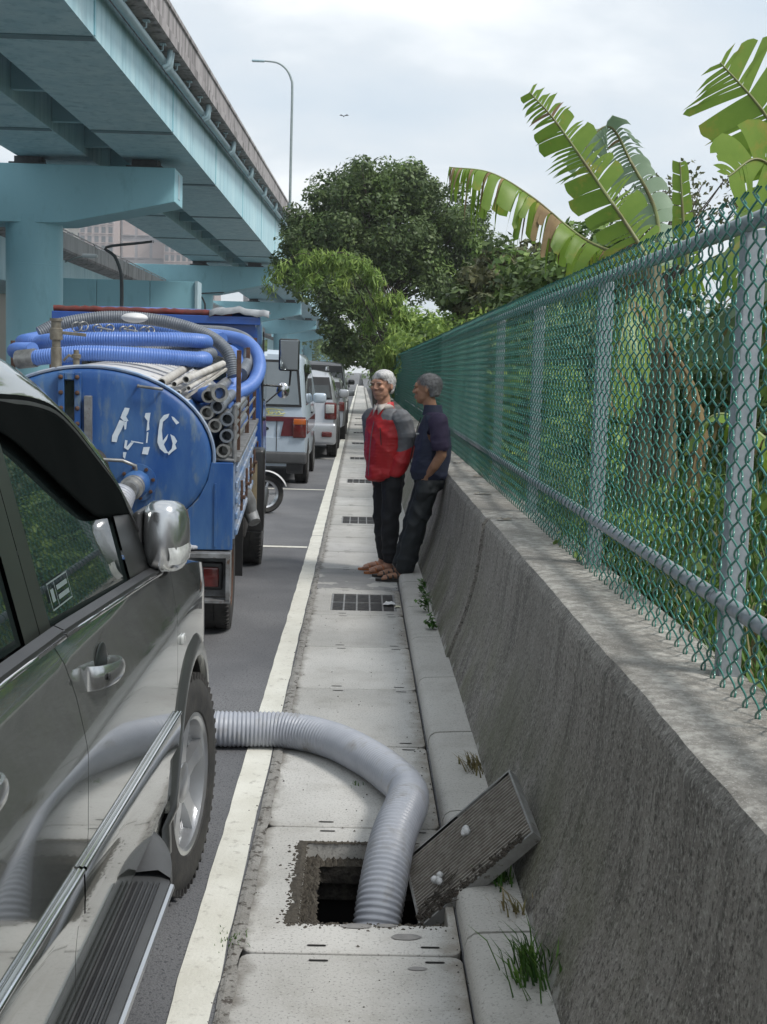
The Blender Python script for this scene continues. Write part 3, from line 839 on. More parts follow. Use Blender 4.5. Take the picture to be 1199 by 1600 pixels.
        # rain visor
        for (ya, yb, par) in ((-.33, .585, fd), (-1.1, -.47, rd)):
            rows = []
            for i in range(25):
                y = lerp(ya, yb, i / 24); zt = interp(y, inner) + .010; zb = min(interp(y, viso), zt - .012)
                rows.append([(gx(y, lerp(zt, zb, t), .006 + .010 * math.sin(t * math.pi / 2)), y, lerp(zt, zb, t)) for t in (0, .15, .35, .6, .8, .95, 1)])
            if s < 0: rows = [list(reversed(r)) for r in rows]
            mb = MB(); mb.grid(rows); mb.build('rain_visor', M_visor, par, smooth=60, solid=.003)
        # belt moulding: rubber lip above a satin band
        for (ya, yb, par) in ((-.345, .84, fd), (-1.14, -.352, rd)):
            yy = [lerp(ya, yb, i / 16) for i in range(17)]
            mb = MB(); rows = [[(s * (suv_half(y, 1.10) + .006), y, suv_belt(y) - .013), (s * (suv_half(y, 1.10) + .012), y, suv_belt(y) - .006), (s * (suv_half(y, 1.10) + .008), y, suv_belt(y) + .008), (s * (suv_half(y, 1.1) - .01), y, suv_belt(y) + .016)] for y in yy]
            if s < 0: rows = [list(reversed(r)) for r in rows]
            mb.grid(rows); mb.build('belt_moulding', M_black, par, smooth=40)
            mb = MB(); mb.tube([(s * (suv_half(y, 1.10) + .009), y, suv_belt(y) - .004) for y in yy], .0055, 6); mb.build('belt_trim', M_chrome, par, smooth=60)
        # door handles
        for yc, zc, par in ((-.05, 1.02, fd), (-.93, 1.045, rd)):
            X = suv_half(yc, zc)
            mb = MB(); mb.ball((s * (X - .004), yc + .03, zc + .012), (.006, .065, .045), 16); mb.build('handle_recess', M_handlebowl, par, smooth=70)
            mb = MB(); rows = []
            for i in range(17):
                u = i / 16; y = yc - .125 + .25 * u; z = zc + .018 - .022 * u
                o = .002 + .036 * math.sin(math.pi * min(1, max(0, u))) ** .5
                h = .021 - .006 * abs(u - .35); 
                h = lerp(.026, .015, u)
                row = []
                for k in range(10):
                    a = 2 * math.pi * k / 10; row.append((s * (X + o + .009 * math.cos(a)), y, z + h * math.sin(a)))
                rows.append(row)
            if s < 0: rows = [list(reversed(r)) for r in rows]
            mb.grid(rows, closed_u=True)
            for e in (0, 16): mb.f.append(tuple(e * 10 + k for k in range(10))); mb.m.append(0)
            h_ = mb.build('door_handle', M_satin, par, smooth=50, fix=True)
            if yc > -.5:
                mb = MB(); mb.lathe([(.0075, s * .0), (.0075, s * .003), (.002, s * .003)], (s * (X + .036), yc - .090, zc + .015), 'X', 12); mb.build('keyhole', M_black, h_)
        # folded mirror
        mb = MB(); mx, my, mz = suv_half(.9, 1.1) + .012, .835, 1.190
        prof = [(-.135, .028, .062), (-.125, .048, .084), (-.10, .058, .094), (-.05, .064, .098), (0, .066, .098), (.05, .060, .094), (.09, .047, .082), (.115, .030, .062), (.125, .010, .03)]
        rows = []
        for dy, hx, hz in prof:
            row = []
            for k in range(20):
                a = 2 * math.pi * k / 20; c, q = math.cos(a), math.sin(a)
                e = .62; row.append((s * (mx + hx * math.copysign(abs(c) ** e, c) * (1 if c > 0 else .8)), my + dy, mz + hz * math.copysign(abs(q) ** e, q) - .012 * (dy / .1)))
            rows.append(row)
        if s > 0: rows = [list(reversed(r)) for r in rows]
        mb.grid(rows, closed_u=True); mb.f.append(tuple(range(20)) if s > 0 else tuple(range(20))); mb.m.append(0); mb.f.append(tuple(8 * 20 + k for k in range(20))); mb.m.append(0)
        mir = mb.build('wing_mirror', M_satin, fd, smooth=60, fix=True)
        mb = MB(); mb.rbox((s * (mx - .064), my - .142, mz - .080), (s * (mx - .044), my + .02, mz + .080), .009); mb.build('mirror_glass_housing', M_black, mir, smooth=50)
        mb = MB(); rows = []
        for i in range(9):
            y = my - .138 + .19 * i / 8; row = []
            for k in range(6):
                z = mz - .014 - .046 * k / 5; hx = interp(y - my, [(p[0], p[1]) for p in prof]); row.append((s * (mx + hx * .97 + .006 - .002 * abs(k - 2.5)), y - .004, z))
            rows.append(row)
        if s < 0: rows = [list(reversed(r)) for r in rows]
        mb.grid(rows); mb.build('turn_signal', M_lens, mir, smooth=60)
        mb = MB(); mb.rbox((s * (mx - .11), my - .03, mz - .115), (s * (mx + .01), my + .06, mz - .07), .02); mb.build('mirror_foot', M_black, mir, smooth=50)
        # side marker on the fender
        mb = MB(); mb.rbox((s * (suv_half(1.06, .86) - .004), 1.03, .845), (s * (suv_half(1.06, .86) + .010), 1.085, .872), .006); mb.build('side_marker', M_lens, root, smooth=50)
        # headlamp + tail lamp
        mb = MB(); rows = []
        for i in range(9):
            y = lerp(1.80, 2.16, i / 8); row = [(s * (suv_half(y, z) + .004), y, z) for z in [lerp(.66, suv_belt(y) - .03, j / 5) for j in range(6)]]; rows.append(row)
        if s < 0: rows = [list(reversed(r)) for r in rows]
        mb.grid(rows); mb.build('headlight', M_lens, root, smooth=60)
        mb = MB(); rows = []
        for i in range(7):
            y = lerp(-2.17, -1.98, i / 6); row = [(s * (suv_half(y, 1.0) + .006 - .12 * max(0, z - 1.1)), y, z) for z in [lerp(.85, 1.5, j / 6) for j in range(7)]]; rows.append(row)
        if s < 0: rows = [list(reversed(r)) for r in rows]
        mb.grid(rows); mb.build('tail_lamp', M_red, root, smooth=60)
        for ay in (AX_F, AX_R):
            wheel(root, s * .805, ay, WR, .225, s, 5, steer=(RAD(-7) if ay > 0 else 0))
    # sticker on the front glass, bottom rear corner
    mb = MB(); y0, y1, z0 = -.255, -.095, 1.186
    def st(ya, yb, za, zb, m_=0): 
        P = [(suv_glass_x(z) + .001, y, z) for y, z in ((ya, za), (yb, za), (yb, zb), (ya, zb))]; mb.add(P, [(0, 1, 2, 3)], m_)
    z1 = z0 + .052; q = .0028
    st(y0, y1, z0, z0 + q); st(y0, y1, z1 - q, z1); st(y0, y0 + q, z0, z1); st(y1 - q, y1, z0, z1); st(y0 + .050, y0 + .053, z0, z1)
    st(y0 + .014, y0 + .037, z0 + .014, z0 + .038)
    for k in range(2): st(y0 + .062, y1 - .012, z0 + .012 + .018 * k, z0 + .021 + .018 * k)
    mb.build('window_sticker', mk('sticker_print', (.16, .20, .20), (.11, .14, .14), scale=300, rough=.5), root)
    # roof, windscreen, bonnet
    def top_rows(ys_, zf, xf, n=12, crown=.03):
        rows = []
        for y in ys_:
            x = xf(y); z = zf(y); rows.append([(lerp(-x, x, i / n), y + 0, z + crown * (1 - (2 * i / n - 1) ** 2)) for i in range(n + 1)])
        return rows
    ro = [(-1.95, 1.50), (-1.6, 1.60), (-1.1, 1.655), (-.6, 1.678), (-.14, 1.672)]
    mb = MB(); mb.grid(top_rows([lerp(-1.95, -.14, i / 14) for i in range(15)], lambda y: interp(y, ro) + .022, lambda y: suv_glass_x(interp(y, ro)) - .09))
    mb.build('roof', M_suv, root, smooth=60)
    mb = MB(); rows = []
    A = [(-.14, 1.672), (.085, 1.621), (.236, 1.565), (.50, 1.461), (.624, 1.368), (.761, 1.267), (.90, 1.165), (1.0, 1.092)]
    for (y, z) in A:
        x = suv_glass_x(z) - .09; z += .014; t = (1.672 - z) / .58
        rows.append([(lerp(-x, x, i / 12), y + (.10 + .12 * t) * (1 - (2 * i / 12 - 1) ** 2), z + .02 * (1 - t) * (1 - (2 * i / 12 - 1) ** 2)) for i in range(13)])
    mb.grid(rows); mb.build('windscreen', M_glass, root, smooth=60)
    mb = MB(); rows = []
    for j in range(15):
        y = lerp(.93, 2.14, j / 14); x = suv_half(y, suv_belt(y) - .012) - .006; z = suv_belt(y) - .012
        rows.append([(lerp(-x, x, i / 20), y + (.06 * (1 - (2 * i / 20 - 1) ** 2) if j == 14 else 0), z + .055 * (1 - abs(2 * i / 20 - 1) ** 3.2)) for i in range(21)])
    mb.grid(rows); mb.build('bonnet', M_suv, root, smooth=60)
    # nose, grille, bumpers, tailgate
    def endcap(name, ysgn, y0, zs, mat, bulge=.12, par=root):
        rows = []
        for z in zs:
            x = suv_half(y0, min(z, 1.1)) - .003; rows.append([(lerp(-x, x, i / 16), y0 + ysgn * bulge * (1 - (2 * i / 16 - 1) ** 2), z) for i in range(17)])
        if ysgn > 0: rows = rows[::-1]
        m_ = MB(); m_.grid(rows); return m_.build(name, mat, par, smooth=60)
    endcap('front_bumper', 1, 2.16, [.25, .35, .5, .6, .64], M_suv); endcap('grille', 1, 2.155, [.64, .72, .8, .87], M_black)
    endcap('rear_bumper', -1, -2.17, [.25, .4, .55, .66], M_flare, .14); endcap('tailgate', -1, -2.15, [.66, .8, 1.0, 1.13], M_suv)
    rows = []
    for t in range(7):
        z = lerp(1.13, 1.50, t / 6); y = lerp(-2.15, -1.95, t / 6); x = lerp(suv_half(-2.15, 1.1), suv_glass_x(1.5) - .033, t / 6)
        rows.append([(lerp(-x, x, i / 12), y - .12 * (1 - (2 * i / 12 - 1) ** 2) * (1 - t / 9), z) for i in range(13)])
    mb = MB(); mb.grid(rows); mb.build('rear_screen', M_glass, root, smooth=60)
    mb = MB(); mb.box((-.80, -2.05, .22), (.80, 2.05, .30)); mb.box((-.84, -.9, .30), (.84, .9, .42)); mb.box((-.80, -1.75, .78), (.80, 1.9, .84)); mb.box((-.80, -1.75, 1.10), (.80, .85, 1.12)); mb.build('underbody', M_dark, root)
    for x in (-.83, .82):
        mb = MB(); mb.box((x, -1.9, .30), (x + .01, .93, 1.1)); mb.build('door_lining', M_dark, root)
        
    return root
M_satin = mk('satin_chrome', (.62, .63, .64), (.56, .57, .58), rough=.2, metal=.95)
M_sail = mk('gloss_black_sail', (.008, .009, .009), (.012, .013, .013), rough=.3, spec=.3)
M_pillar = mk('dark_grey_pillar_film', (.018, .021, .019), (.024, .027, .024), rough=.28, spec=.4)
M_visor = mk('smoked_acrylic_visor', (.004, .005, .005), (.006, .007, .007), rough=.5, spec=0)
M_visor.node_tree.nodes['Principled BSDF'].inputs['IOR'].default_value = 1.02
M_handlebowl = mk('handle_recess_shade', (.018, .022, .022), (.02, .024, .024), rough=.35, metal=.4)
build_suv()
# ================================================================ BLUE TANK TRUCK
M_tank = mk('faded_blue_tank_paint', (.010, .066, .235), (.060, .145, .30), scale=2.2, rough=.42, spec=.5, lo=.40, hi=.66, bump=.12, bscale=30,
            c3=(.12, .17, .22), scale3=9, f3=(.54, .72), rough2=.6, local=True, stretch=(1.6, 1, .45))
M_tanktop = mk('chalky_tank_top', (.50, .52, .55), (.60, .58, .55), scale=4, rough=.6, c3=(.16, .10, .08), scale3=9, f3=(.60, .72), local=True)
M_cabblue = mk('blue_cab_paint', (.012, .065, .30), (.02, .09, .34), scale=3, rough=.3, coat=.5, local=True)
M_side = mk('worn_silver_blue_side', (.36, .40, .47), (.16, .25, .40), scale=5, rough=.5, metal=.2, lo=.40, hi=.6, c3=(.10, .08, .07), scale3=16, f3=(.61, .68), stretch=(1, 1, .35), local=True)
M_edge = mk('worn_bumper_steel', (.26, .27, .28), (.13, .13, .13), scale=12, rough=.6, metal=.3, c3=(.10, .06, .04), scale3=20, f3=(.58, .7), local=True)
M_dig = mk('peeling_white_paint', (.50, .58, .66), (.62, .68, .74), scale=20, rough=.7, local=True)
M_hoseblue = mk('blue_ribbed_hose', (.075, .165, .46), (.11, .21, .52), scale=8, rough=.40, local=True)
M_hosegrey = mk('dusty_grey_hose', (.10, .12, .145), (.16, .175, .20), scale=8, rough=.5, local=True)
M_alu = mk('dull_metal_coupling', (.33, .33, .32), (.20, .20, .195), scale=25, rough=.42, metal=.6, local=True)
M_pipe = mk('weathered_pipe', (.50, .49, .46), (.33, .31, .28), scale=10, rough=.6, local=True)
M_bronze = mk('dirty_brass_valve', (.16, .14, .11), (.24, .22, .18), scale=30, rough=.5, metal=.5, local=True)
TY, TP = 2.68, 1.67
truck = empty('tank_truck', (-1.5, 7.17, 0), 'old blue tank truck with number 416 on its rear and blue hoses piled on top', 'truck', (RAD(TP), 0, RAD(TY)))
def ridged(mb, path, r, pitch=.022, amp=.0035, n=12, m=0, wob=0):
    """corrugated hose along a dense path"""
    pts = [Vector(p) for p in path]; L_ = [0]
    for a, b in zip(pts, pts[1:]): L_.append(L_[-1] + (b - a).length)
    tot = L_[-1]; K = int(tot / pitch) * 4; P = []; R = []; j = 0
    for i in range(K + 1):
        d = tot * i / K
        while j < len(L_) - 2 and L_[j + 1] < d: j += 1
        t = (d - L_[j]) / max(1e-6, L_[j + 1] - L_[j]); P.append(pts[j].lerp(pts[j + 1], min(1, t))); R.append(r + (amp, amp * .75, -amp * .9, -amp * .6)[i % 4])
    mb.tube(P, R, n, m); return mb
def ell(t, a=.69, b=.495, cz=1.14): return (a * math.cos(t), cz + b * math.sin(t))
# tank shell
n = 64; TL_ = 2.5
mb = MB(); rows = [[(ell(2 * math.pi * k / n)[0], y, ell(2 * math.pi * k / n)[1]) for k in range(n)] for y in (.03, .6, 1.2, 1.8, TL_)]
mb.grid([list(reversed(r)) for r in rows], closed_u=True)
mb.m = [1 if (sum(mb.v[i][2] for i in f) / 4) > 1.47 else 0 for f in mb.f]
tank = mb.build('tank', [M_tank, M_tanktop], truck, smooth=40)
mb = MB(); rows = []
for sc, y in ((.001, -.012), (.3, -.011), (.6, -.008), (.85, -.004), (.93, 0.0), (.965, .012), (.98, .03)):
    rows.append([(.69 * sc * math.cos(2 * math.pi * k / n), y, 1.14 + .495 * sc * math.sin(2 * math.pi * k / n)) for k in range(n)])
mb.grid([list(reversed(r)) for r in rows], closed_u=True); mb.build('tank_end', M_tank, tank, smooth=50)
mb = MB(); ring = [(.69 * math.cos(2 * math.pi * k / n), .022, 1.14 + .495 * math.sin(2 * math.pi * k / n)) for k in range(n)]
mb.tube(ring, .010, 6, closed=True); mb.build('weld_rim', M_side, tank, smooth=50)
mb = MB(); rows = [[(ell(2 * math.pi * k / n)[0] , TL_, ell(2 * math.pi * k / n)[1]) for k in range(n)], [(0, TL_ + .05, 1.14)] * n]
mb.grid([list(reversed(r)) for r in rows], closed_u=True); mb.build('tank_front', M_tank, tank)
# painted number, broken brush strokes (x, z relative to the truck)
def px2(x, y): return (-1.365 + (x - 180) * .00356 + 1.5, -.0165, 1.399 - (y - 640) * .00354)
sc_ = lambda X, Y: (X / 2.607, 460 + Y / 2.607)
strokes = [[(515, 458), (534, 460), (528, 480), (520, 495), (530, 512), (512, 514), (497, 500), (505, 478)],
 [(494, 508), (516, 516), (502, 548), (488, 575), (482, 600), (462, 598), (464, 575), (478, 545)],
 [(510, 520), (524, 512), (520, 545), (514, 548)], [(516, 590), (526, 592), (522, 618), (538, 600), (552, 598), (528, 632), (512, 622)], [(508, 640), (522, 640), (516, 668), (508, 660)],
 [(598, 478), (618, 476), (612, 520), (614, 545), (602, 552), (606, 510), (594, 494)], [(604, 556), (610, 556), (606, 600), (600, 600)], [(590, 618), (616, 616), (608, 648), (584, 646)],
 [(672, 484), (694, 478), (688, 494), (668, 512), (664, 548), (668, 590), (690, 560), (684, 584), (672, 604), (682, 626), (692, 640), (676, 640), (656, 622), (646, 596), (650, 545), (656, 505)],
 [(702, 488), (712, 492), (734, 514), (722, 522), (706, 500)],
 [(698, 562), (714, 570), (726, 590), (718, 604), (724, 620), (706, 634), (692, 648), (688, 638), (704, 622), (708, 600)], [(540, 592), (590, 600), (588, 604), (540, 597)]]
mb = MB()
for st_ in strokes:
    P = [px2(*sc_(*p)) for p in st_]; P = [Vector(p) for p in P]
    area = sum(P[i].x * P[(i + 1) % len(P)].z - P[(i + 1) % len(P)].x * P[i].z for i in range(len(P)))
    if area < 0: P.reverse()
    mb.add(P, [tuple(range(len(P)))])
tag(mb.build('painted_number', M_dig, tank))
# level gauge with bolted flanges
mb = MB(); mb.box((-.165, -.040, 1.10), (-.130, -.010, 1.600)); mb.box((-.075, -.040, 1.10), (-.040, -.010, 1.600)); mb.box((-.129, -.040, 1.56), (-.076, -.010, 1.598)); mb.box((-.129, -.040, 1.10), (-.076, -.010, 1.14))
gauge = mb.build('level_gauge', M_tank, truck, bevel=.004)
mb = MB(); mb.box((-.128, -.026, 1.145), (-.077, -.012, 1.555)); mb.build('gauge_glass', M_glass, gauge)
for x in (-.147, -.058):
    for k in range(6):
        mb = MB(); mb.lathe([(.013, -.0), (.013, -.008), (.009, -.013), (.001, -.014)], (x, -.040, 1.575 - .085 * k), 'Y', 8); mb.build('bolt', M_rust, gauge, smooth=50)
mb = MB(); mb.box((-.02, -.055, 1.17), (.02, -.012, 1.475)); mb.box((.02, -.055, 1.17), (.05, -.012, 1.18)); mb.build('gauge_bracket', M_edge, truck, bevel=.003)
mb = MB(); mb.tube([(.27, -.008, 1.538), (.27, -.045, 1.536), (.40, -.045, 1.522), (.40, -.008, 1.520)], .008, 8); mb.build('rear_grab_handle', M_edge, truck, smooth=60)
# black cloth bundle hanging beside gauge
mb = MB(); mb.tube(bez([(.02, -.05, 1.17), (.06, -.09, 1.13), (.085, -.10, 1.02), (.06, -.09, .88)], 5), [.02, .03, .035, .04, .045, .05, .05, .05, .05, .05, .05, .05, .045, .04, .035, .03][:16], 8); mb.build('black_rag', M_rubber, truck, smooth=60)
# outlet valve
mb = MB(); mb.lathe([(.105, -.012), (.105, -.032), (.07, -.034), (.062, -.06), (.075, -.075), (.075, -.13), (.062, -.15), (.05, -.16), (.05, -.20)], (.27, 0, 1.00), 'Y', 24)
ov = mb.build('outlet_valve', M_tank, truck, smooth=35)
for k in range(8):
    a = 2 * math.pi * k / 8 + .2; mb = MB(); mb.lathe([(.011, -.030), (.011, -.042), (.001, -.043)], (.27 + .088 * math.cos(a), 0, 1.00 + .088 * math.sin(a)), 'Y', 6); mb.build('bolt', M_rust, ov, smooth=40)
mb = MB(); mb.lathe([(.052, -.19), (.062, -.20), (.062, -.23), (.054, -.235), (.054, -.26), (.064, -.265), (.064, -.31), (.05, -.315), (.045, -.40)], (.27, 0, 1.00), 'Y', 20); mb.build('hose_coupling', M_alu, ov, smooth=30)
mb = MB(); mb.tube([(.27, -.10, 1.075), (.27, -.105, 1.10), (.20, -.12, 1.13), (.09, -.13, 1.135)], .010, 8); mb.build('valve_lever', M_alu, ov, smooth=50)
# discharge hose from the valve down to the road (joins the grey hose)
# tank top fittings
mb = MB(); mb.lathe([(.030, 0), (.030, .13), (.024, .132), (.024, .17), (.036, .175), (.036, .235), (.028, .24), (.028, .275), (.036, .278), (.036, .292), (.001, .293)], (-.20, .12, 1.60), 'Z', 14); tv = mb.build('top_valve', M_bronze, truck, smooth=35)
mb = MB(); mb.obox((-.12, .12, 1.81), (.17, .016, .018), Matrix.Rotation(RAD(4), 3, 'Y')); mb.build('valve_lever', M_bronze, tv, bevel=.003)
mb = MB(); mb.lathe([(.018, 0), (.018, .05), (.026, .055), (.026, .075), (.014, .08), (.014, .10), (.001, .10)], (-.09, .12, 1.62), 'Z', 10); mb.tube([(-.16, .12, 1.66), (-.13, .11, 1.69), (-.09, .12, 1.675)], .008, 6); mb.build('small_tap', M_bronze, truck, smooth=40)
# bed box and side panel
mb = MB()
mb.prism([(.40, .66), (.795, .66), (.795, 1.115), (.63, 1.115), (.60, .98), (.52, .85)] if False else [(.796, .62), (.796, 1.118), (.672, 1.118), (.655, 1.02), (.60, .905), (.50, .80), (.38, .72), (.20, .665), (-.20, .665), (-.38, .72), (-.50, .80), (-.60, .905), (-.655, 1.02), (-.672, 1.118), (-.796, 1.118), (-.796, .62)], 'Y', .012, .05)
rearp = mb.build('rear_panel', M_tank, truck, bevel=.006)
mb = MB()
for x in (.555, .70): mb.box((x - .006, .004, .64), (x + .006, .012, 1.0 if x > .6 else .86))
rearp2 = mb.build('panel_ribs', M_tank, rearp)
for s in (1, -1):
    mb = MB(); mb.box((s * .792, .052, .68), (s * .806, 3.25, 1.118)); sp_ = mb.build('side_panel', M_side, truck)
    for z in (.70, .79, .88, .97, 1.06):
        mb = MB(); mb.box((s * .8065, .06, z), (s * .822, 3.24, z + .035)); mb.build('panel_corrugation', M_side, sp_, bevel=.006)
    mb = MB(); mb.box((s * .67, .052, 1.119), (s * .83, 3.27, 1.150)); mb.build('top_rail', M_edge, sp_, bevel=.004)
    for k in range(5):
        y = .35 + k * .68; mb = MB(); mb.box((s * .823, y, .80), (s * .838, y + .035, .98)); mb.box((s * .823, y - .01, .87), (s * .852, y + .045, .89)); mb.build('latch', M_rust, sp_, bevel=.003)
    # rack
    mb = MB(); mb.tube([(s * .80, .05, 1.42), (s * .80, 3.2, 1.42)], .017, 8); mb.build('rack_rail', M_alu, truck, smooth=50)
    for z in (1.24, 1.33):
        mb = MB(); mb.tube([(s * .80, .05, z), (s * .80, 3.2, z)], .009, 6); mb.build('rack_rail', M_alu, truck, smooth=50)
    mb = MB(); mb.tube([(s * .80, .045, 1.12), (s * .80, .045, 1.44)], .014, 8); mb.build('rack_post', M_edge, truck, smooth=50)
    mb = MB(); mb.tube([(s * .68, .04, 1.135), (s * .80, .038, 1.128)], .011, 8); mb.build('corner_bar', M_edge, truck, smooth=50)
    for y, zt in ((.45, 1.74), (1.75, 1.74), (3.1, 1.80)):
        mb = MB(); mb.box((s * .785, y, 1.15), (s * .812, y + .03, zt)); mb.build('stake', M_rust, truck, bevel=.003)
mb = MB(); mb.box((-.78, .06, .58), (.78, 3.2, .655)); mb.build('bed_floor', M_dark, truck)
mb = MB(); mb.box((-.42, -.02, .42), (-.30, 4.6, .575)); mb.box((.30, -.02, .42), (.42, 4.6, .575)); tag(mb.build('chassis_rails', M_dark, truck))
# rear lamp box bumper
mb = MB(); mb.box((-.80, -.06, .585), (.79, .10, .612)); mb.box((-.80, -.055, .325), (.79, .02, .345)); mb.box((.765, -.06, .345), (.79, .10, .585)); mb.box((-.80, -.06, .345), (-.775, .10, .585)); mb.box((-.77, .05, .345), (.765, .06, .585))
bump = mb.build('rear_bumper', M_edge, truck, bevel=.003)
for s in (1, -1):
    mb = MB(); mb.rbox((s * .58, .0, .39), (s * .745, .045, .55), .012); lh = mb.build('lamp_housing', M_black, bump, smooth=50)
    mb = MB(); mb.rbox((s * .60, -.016, .41), (s * .725, .004, .525), .010); mb.build('tail_lamp', M_red, lh, smooth=50)
mb = MB(); mb.rbox((-.26, -.03, .35), (.26, -.02, .52), .004); mb.build('plate_mount', M_black, bump)
# work gloves on the bumper
mb = MB(); mb.ball((.44, .03, .645), (.075, .05, .032), 10); mb.ball((.52, .01, .638), (.055, .035, .022), 10)
for k in range(4): mb.tube([(.50 + .01 * k, .0 - .01 * k, .645), (.56 + .012 * k, -.02 + .012 * k, .632)], .012, 7)
glv = mb.build('work_gloves', mk('grey_cotton_glove', (.42, .43, .46), (.32, .33, .36), rough=.95, bump=.3), None, smooth=60)
glv.parent = None; glv.matrix_world = Matrix.LocRotScale(Vector((-1.5, 7.17, 0)), truck.rotation_euler, None); tag(glv, 'pair of grey cotton work gloves lying on the rear bumper of the blue tank truck', 'gloves')
# axles, wheels, mudguards
tp = math.tan(RAD(TP))
for y, x, dual in ((.86, .76, 1), (3.62, .87, 0)):
    for s in (1, -1):
        r = .345; w = wheel(truck, s * (x - .10), y, r, .20, s, 5, .58, M_rust if dual else M_silver, 'wheel'); w.location.z = r - y * tp
        if dual:
            w2 = wheel(truck, s * (x - .33), y, r, .20, s, 5, .58, M_rust, 'wheel'); w2.location.z = r - y * tp
    mb = MB(); mb.tube([(-.6, y, .345 - y * tp), (.6, y, .345 - y * tp)], .05, 8); mb.build('axle', M_dark, truck, smooth=50)
for s in (1, -1):
    mb = MB(); mb.box((s * .55, 1.33, .22), (s * .80, 1.35, .62)); mb.build('mudguard', M_black, truck)
# battery box, air tank, fuel parts between the axles on the right side
mb = MB(); mb.rbox((.52, 1.75, .40), (.80, 2.30, .66), .03); mb.build('fuel_tank', M_dark, truck, smooth=50)
mb = MB(); mb.tube([(.80, 1.50, .78), (.83, 1.52, .70), (.84, 1.55, .60)], [.04, .05, .045], 10); mb.tube([(.84, 1.55, .62), (.87, 1.50, .56)], [.05, .045], 10); mb.build('pump_motor', M_edge, truck, smooth=40)
mb = MB(); mb.tube([(.80, 2.55, .40), (.80, 2.55, .86)], .05, 10); mb.build('air_filter', mk('tan_canister', (.20, .16, .09), (.13, .11, .08), rough=.6), truck, smooth=40)
mb = MB(); mb.rbox((.62, 2.7, .30), (.90, 2.95, .95), .03); mb.build('step_guard', M_black, truck, smooth=50)
# cab
def cab():
    mb = MB(); st = [(3.36, 1.96, .84), (3.42, 2.0, .845), (4.55, 2.0, .845), (4.85, 1.92, .83), (5.05, 1.35, .84), (5.10, 1.0, .85), (5.10, .55, .85)]
    rows = []
    for y, zt, hw in st[:4]:
        row = []
        for (fx, fz) in ((1.0, .50), (1.01, .9), (1.0, 1.15), (.975, 1.5), (.95, zt - .10), (.93, zt - .04), (.87, zt - .005), (.5, zt + .015), (0, zt + .02)):
            row.append((hw * fx, y, fz))
        rows.append([(-x, y_, z) for x, y_, z in row] + [(x, y_, z) for x, y_, z in reversed(row[:-1])])
    # slanted front
    for y, k in ((5.05, .0), ):
        row = []
        base = [(1.0, .50, 5.10), (1.0, .9, 5.12), (.99, 1.15, 5.10), (.965, 1.5, 4.98), (.94, 1.80, 4.90), (.9, 1.86, 4.88), (.84, 1.90, 4.87), (.5, 1.91, 4.88), (0, 1.92, 4.89)]
        row = [(.845 * a, c, b) for a, b, c in base]
        rows.append([(-x, y_, z) for x, y_, z in row] + [(x, y_, z) for x, y_, z in reversed(row[:-1])])
    mb.grid([list(reversed(r)) for r in rows])
    K = len(rows[0]); mb.f.append(tuple(range(K))); mb.m.append(0); mb.f.append(tuple(reversed(range(4 * K, 5 * K)))); mb.m.append(0)
    c = mb.build('cab', M_cabblue, truck, smooth=40, fix=True)
    mb = MB(); mb.box((-.60, 3.345, 1.45), (.60, 3.355, 1.85)); mb.build('rear_window', M_glass, c)
    for s in (1, -1):
        mb = MB(); mb.prism([(3.75, 1.25), (4.85, 1.25), (4.72, 1.78), (3.78, 1.78)], 'X', s * .835, s * .852); mb.build('side_window', M_glass, c)
        mb = MB(); mb.box((s * .846, 3.55, .56), (s * .856, 3.565, 1.85)); mb.build('door_seam', M_dark, c)
        mb = MB(); mb.rbox((s * .83, 3.7, 1.10), (s * .875, 3.84, 1.13), .01); mb.build('door_handle', M_black, c)
        mb = MB(); mb.rbox((s * .80, 3.2, .36), (s * .90, 4.3, .47), .03); mb.build('wheel_lip', M_black, c)
    mb = MB(); mb.grid([[(-.76, 5.115, 1.12), (.76, 5.115, 1.12)], [(-.72, 4.91, 1.80), (.72, 4.91, 1.80)]]); mb.build('windscreen', M_glass, c)
    # fringe of red padding on the roof edge and the white cover
    mb = MB(); P = [(lerp(-.82, .60, i / 40), 3.33 + .01 * nz(i * .7), 1.985 + .012 * nz(i * .5, 3)) for i in range(41)]
    mb.tube(P, [.026 + .008 * nz(i * .9, 7) for i in range(41)], 7); mb.build('red_roof_padding', mk('faded_red_vinyl', (.15, .022, .018), (.09, .03, .025), scale=30, rough=.8, local=True), c, smooth=60)
    mb = MB(); rows = [[(lerp(.42, .90, i / 10), y, 2.005 + .03 * nz(i * .7, y * 4) + (.0 if y > 3.3 else -.05) + .03 * math.sin(i / 10 * 3.1)) for i in range(11)] for y in (3.28, 3.31, 3.5, 3.8)]
    mb.grid(rows); mb.build('torn_tarpaulin', mk('grey_tarpaulin', (.40, .42, .44), (.25, .27, .29), scale=12, rough=.7, local=True), c, smooth=50, solid=.004)
    mb = MB(); mb.box((-.83, 3.30, 1.90), (.83, 3.34, 1.965)); mb.build('cab_guard', M_cabblue, c, bevel=.005)
    # mirrors on arms
    mb = MB(); mb.tube([(.85, 4.75, 1.36), (1.02, 4.86, 1.345), (1.06, 4.88, 1.36), (1.07, 4.88, 1.50)], .010, 8); mb.tube([(.85, 4.75, 1.20), (1.0, 4.85, 1.33)], .008, 6); arm = mb.build('mirror_arm', M_black, c, smooth=50)
    mb = MB(); mb.rbox((.955, 4.86, 1.49), (1.15, 4.92, 1.79), .025); ms = mb.build('mirror', M_black, arm, smooth=50)
    mb = MB(); mb.rbox((.967, 4.853, 1.505), (1.138, 4.862, 1.775), .004); mb.build('mirror_glass', M_mirror, ms)
    mb = MB(); mb.ball((1.0, 4.86, 1.31), (.062, .03, .075), 14); mr = mb.build('round_mirror', M_chrome, arm, smooth=70)
    return c
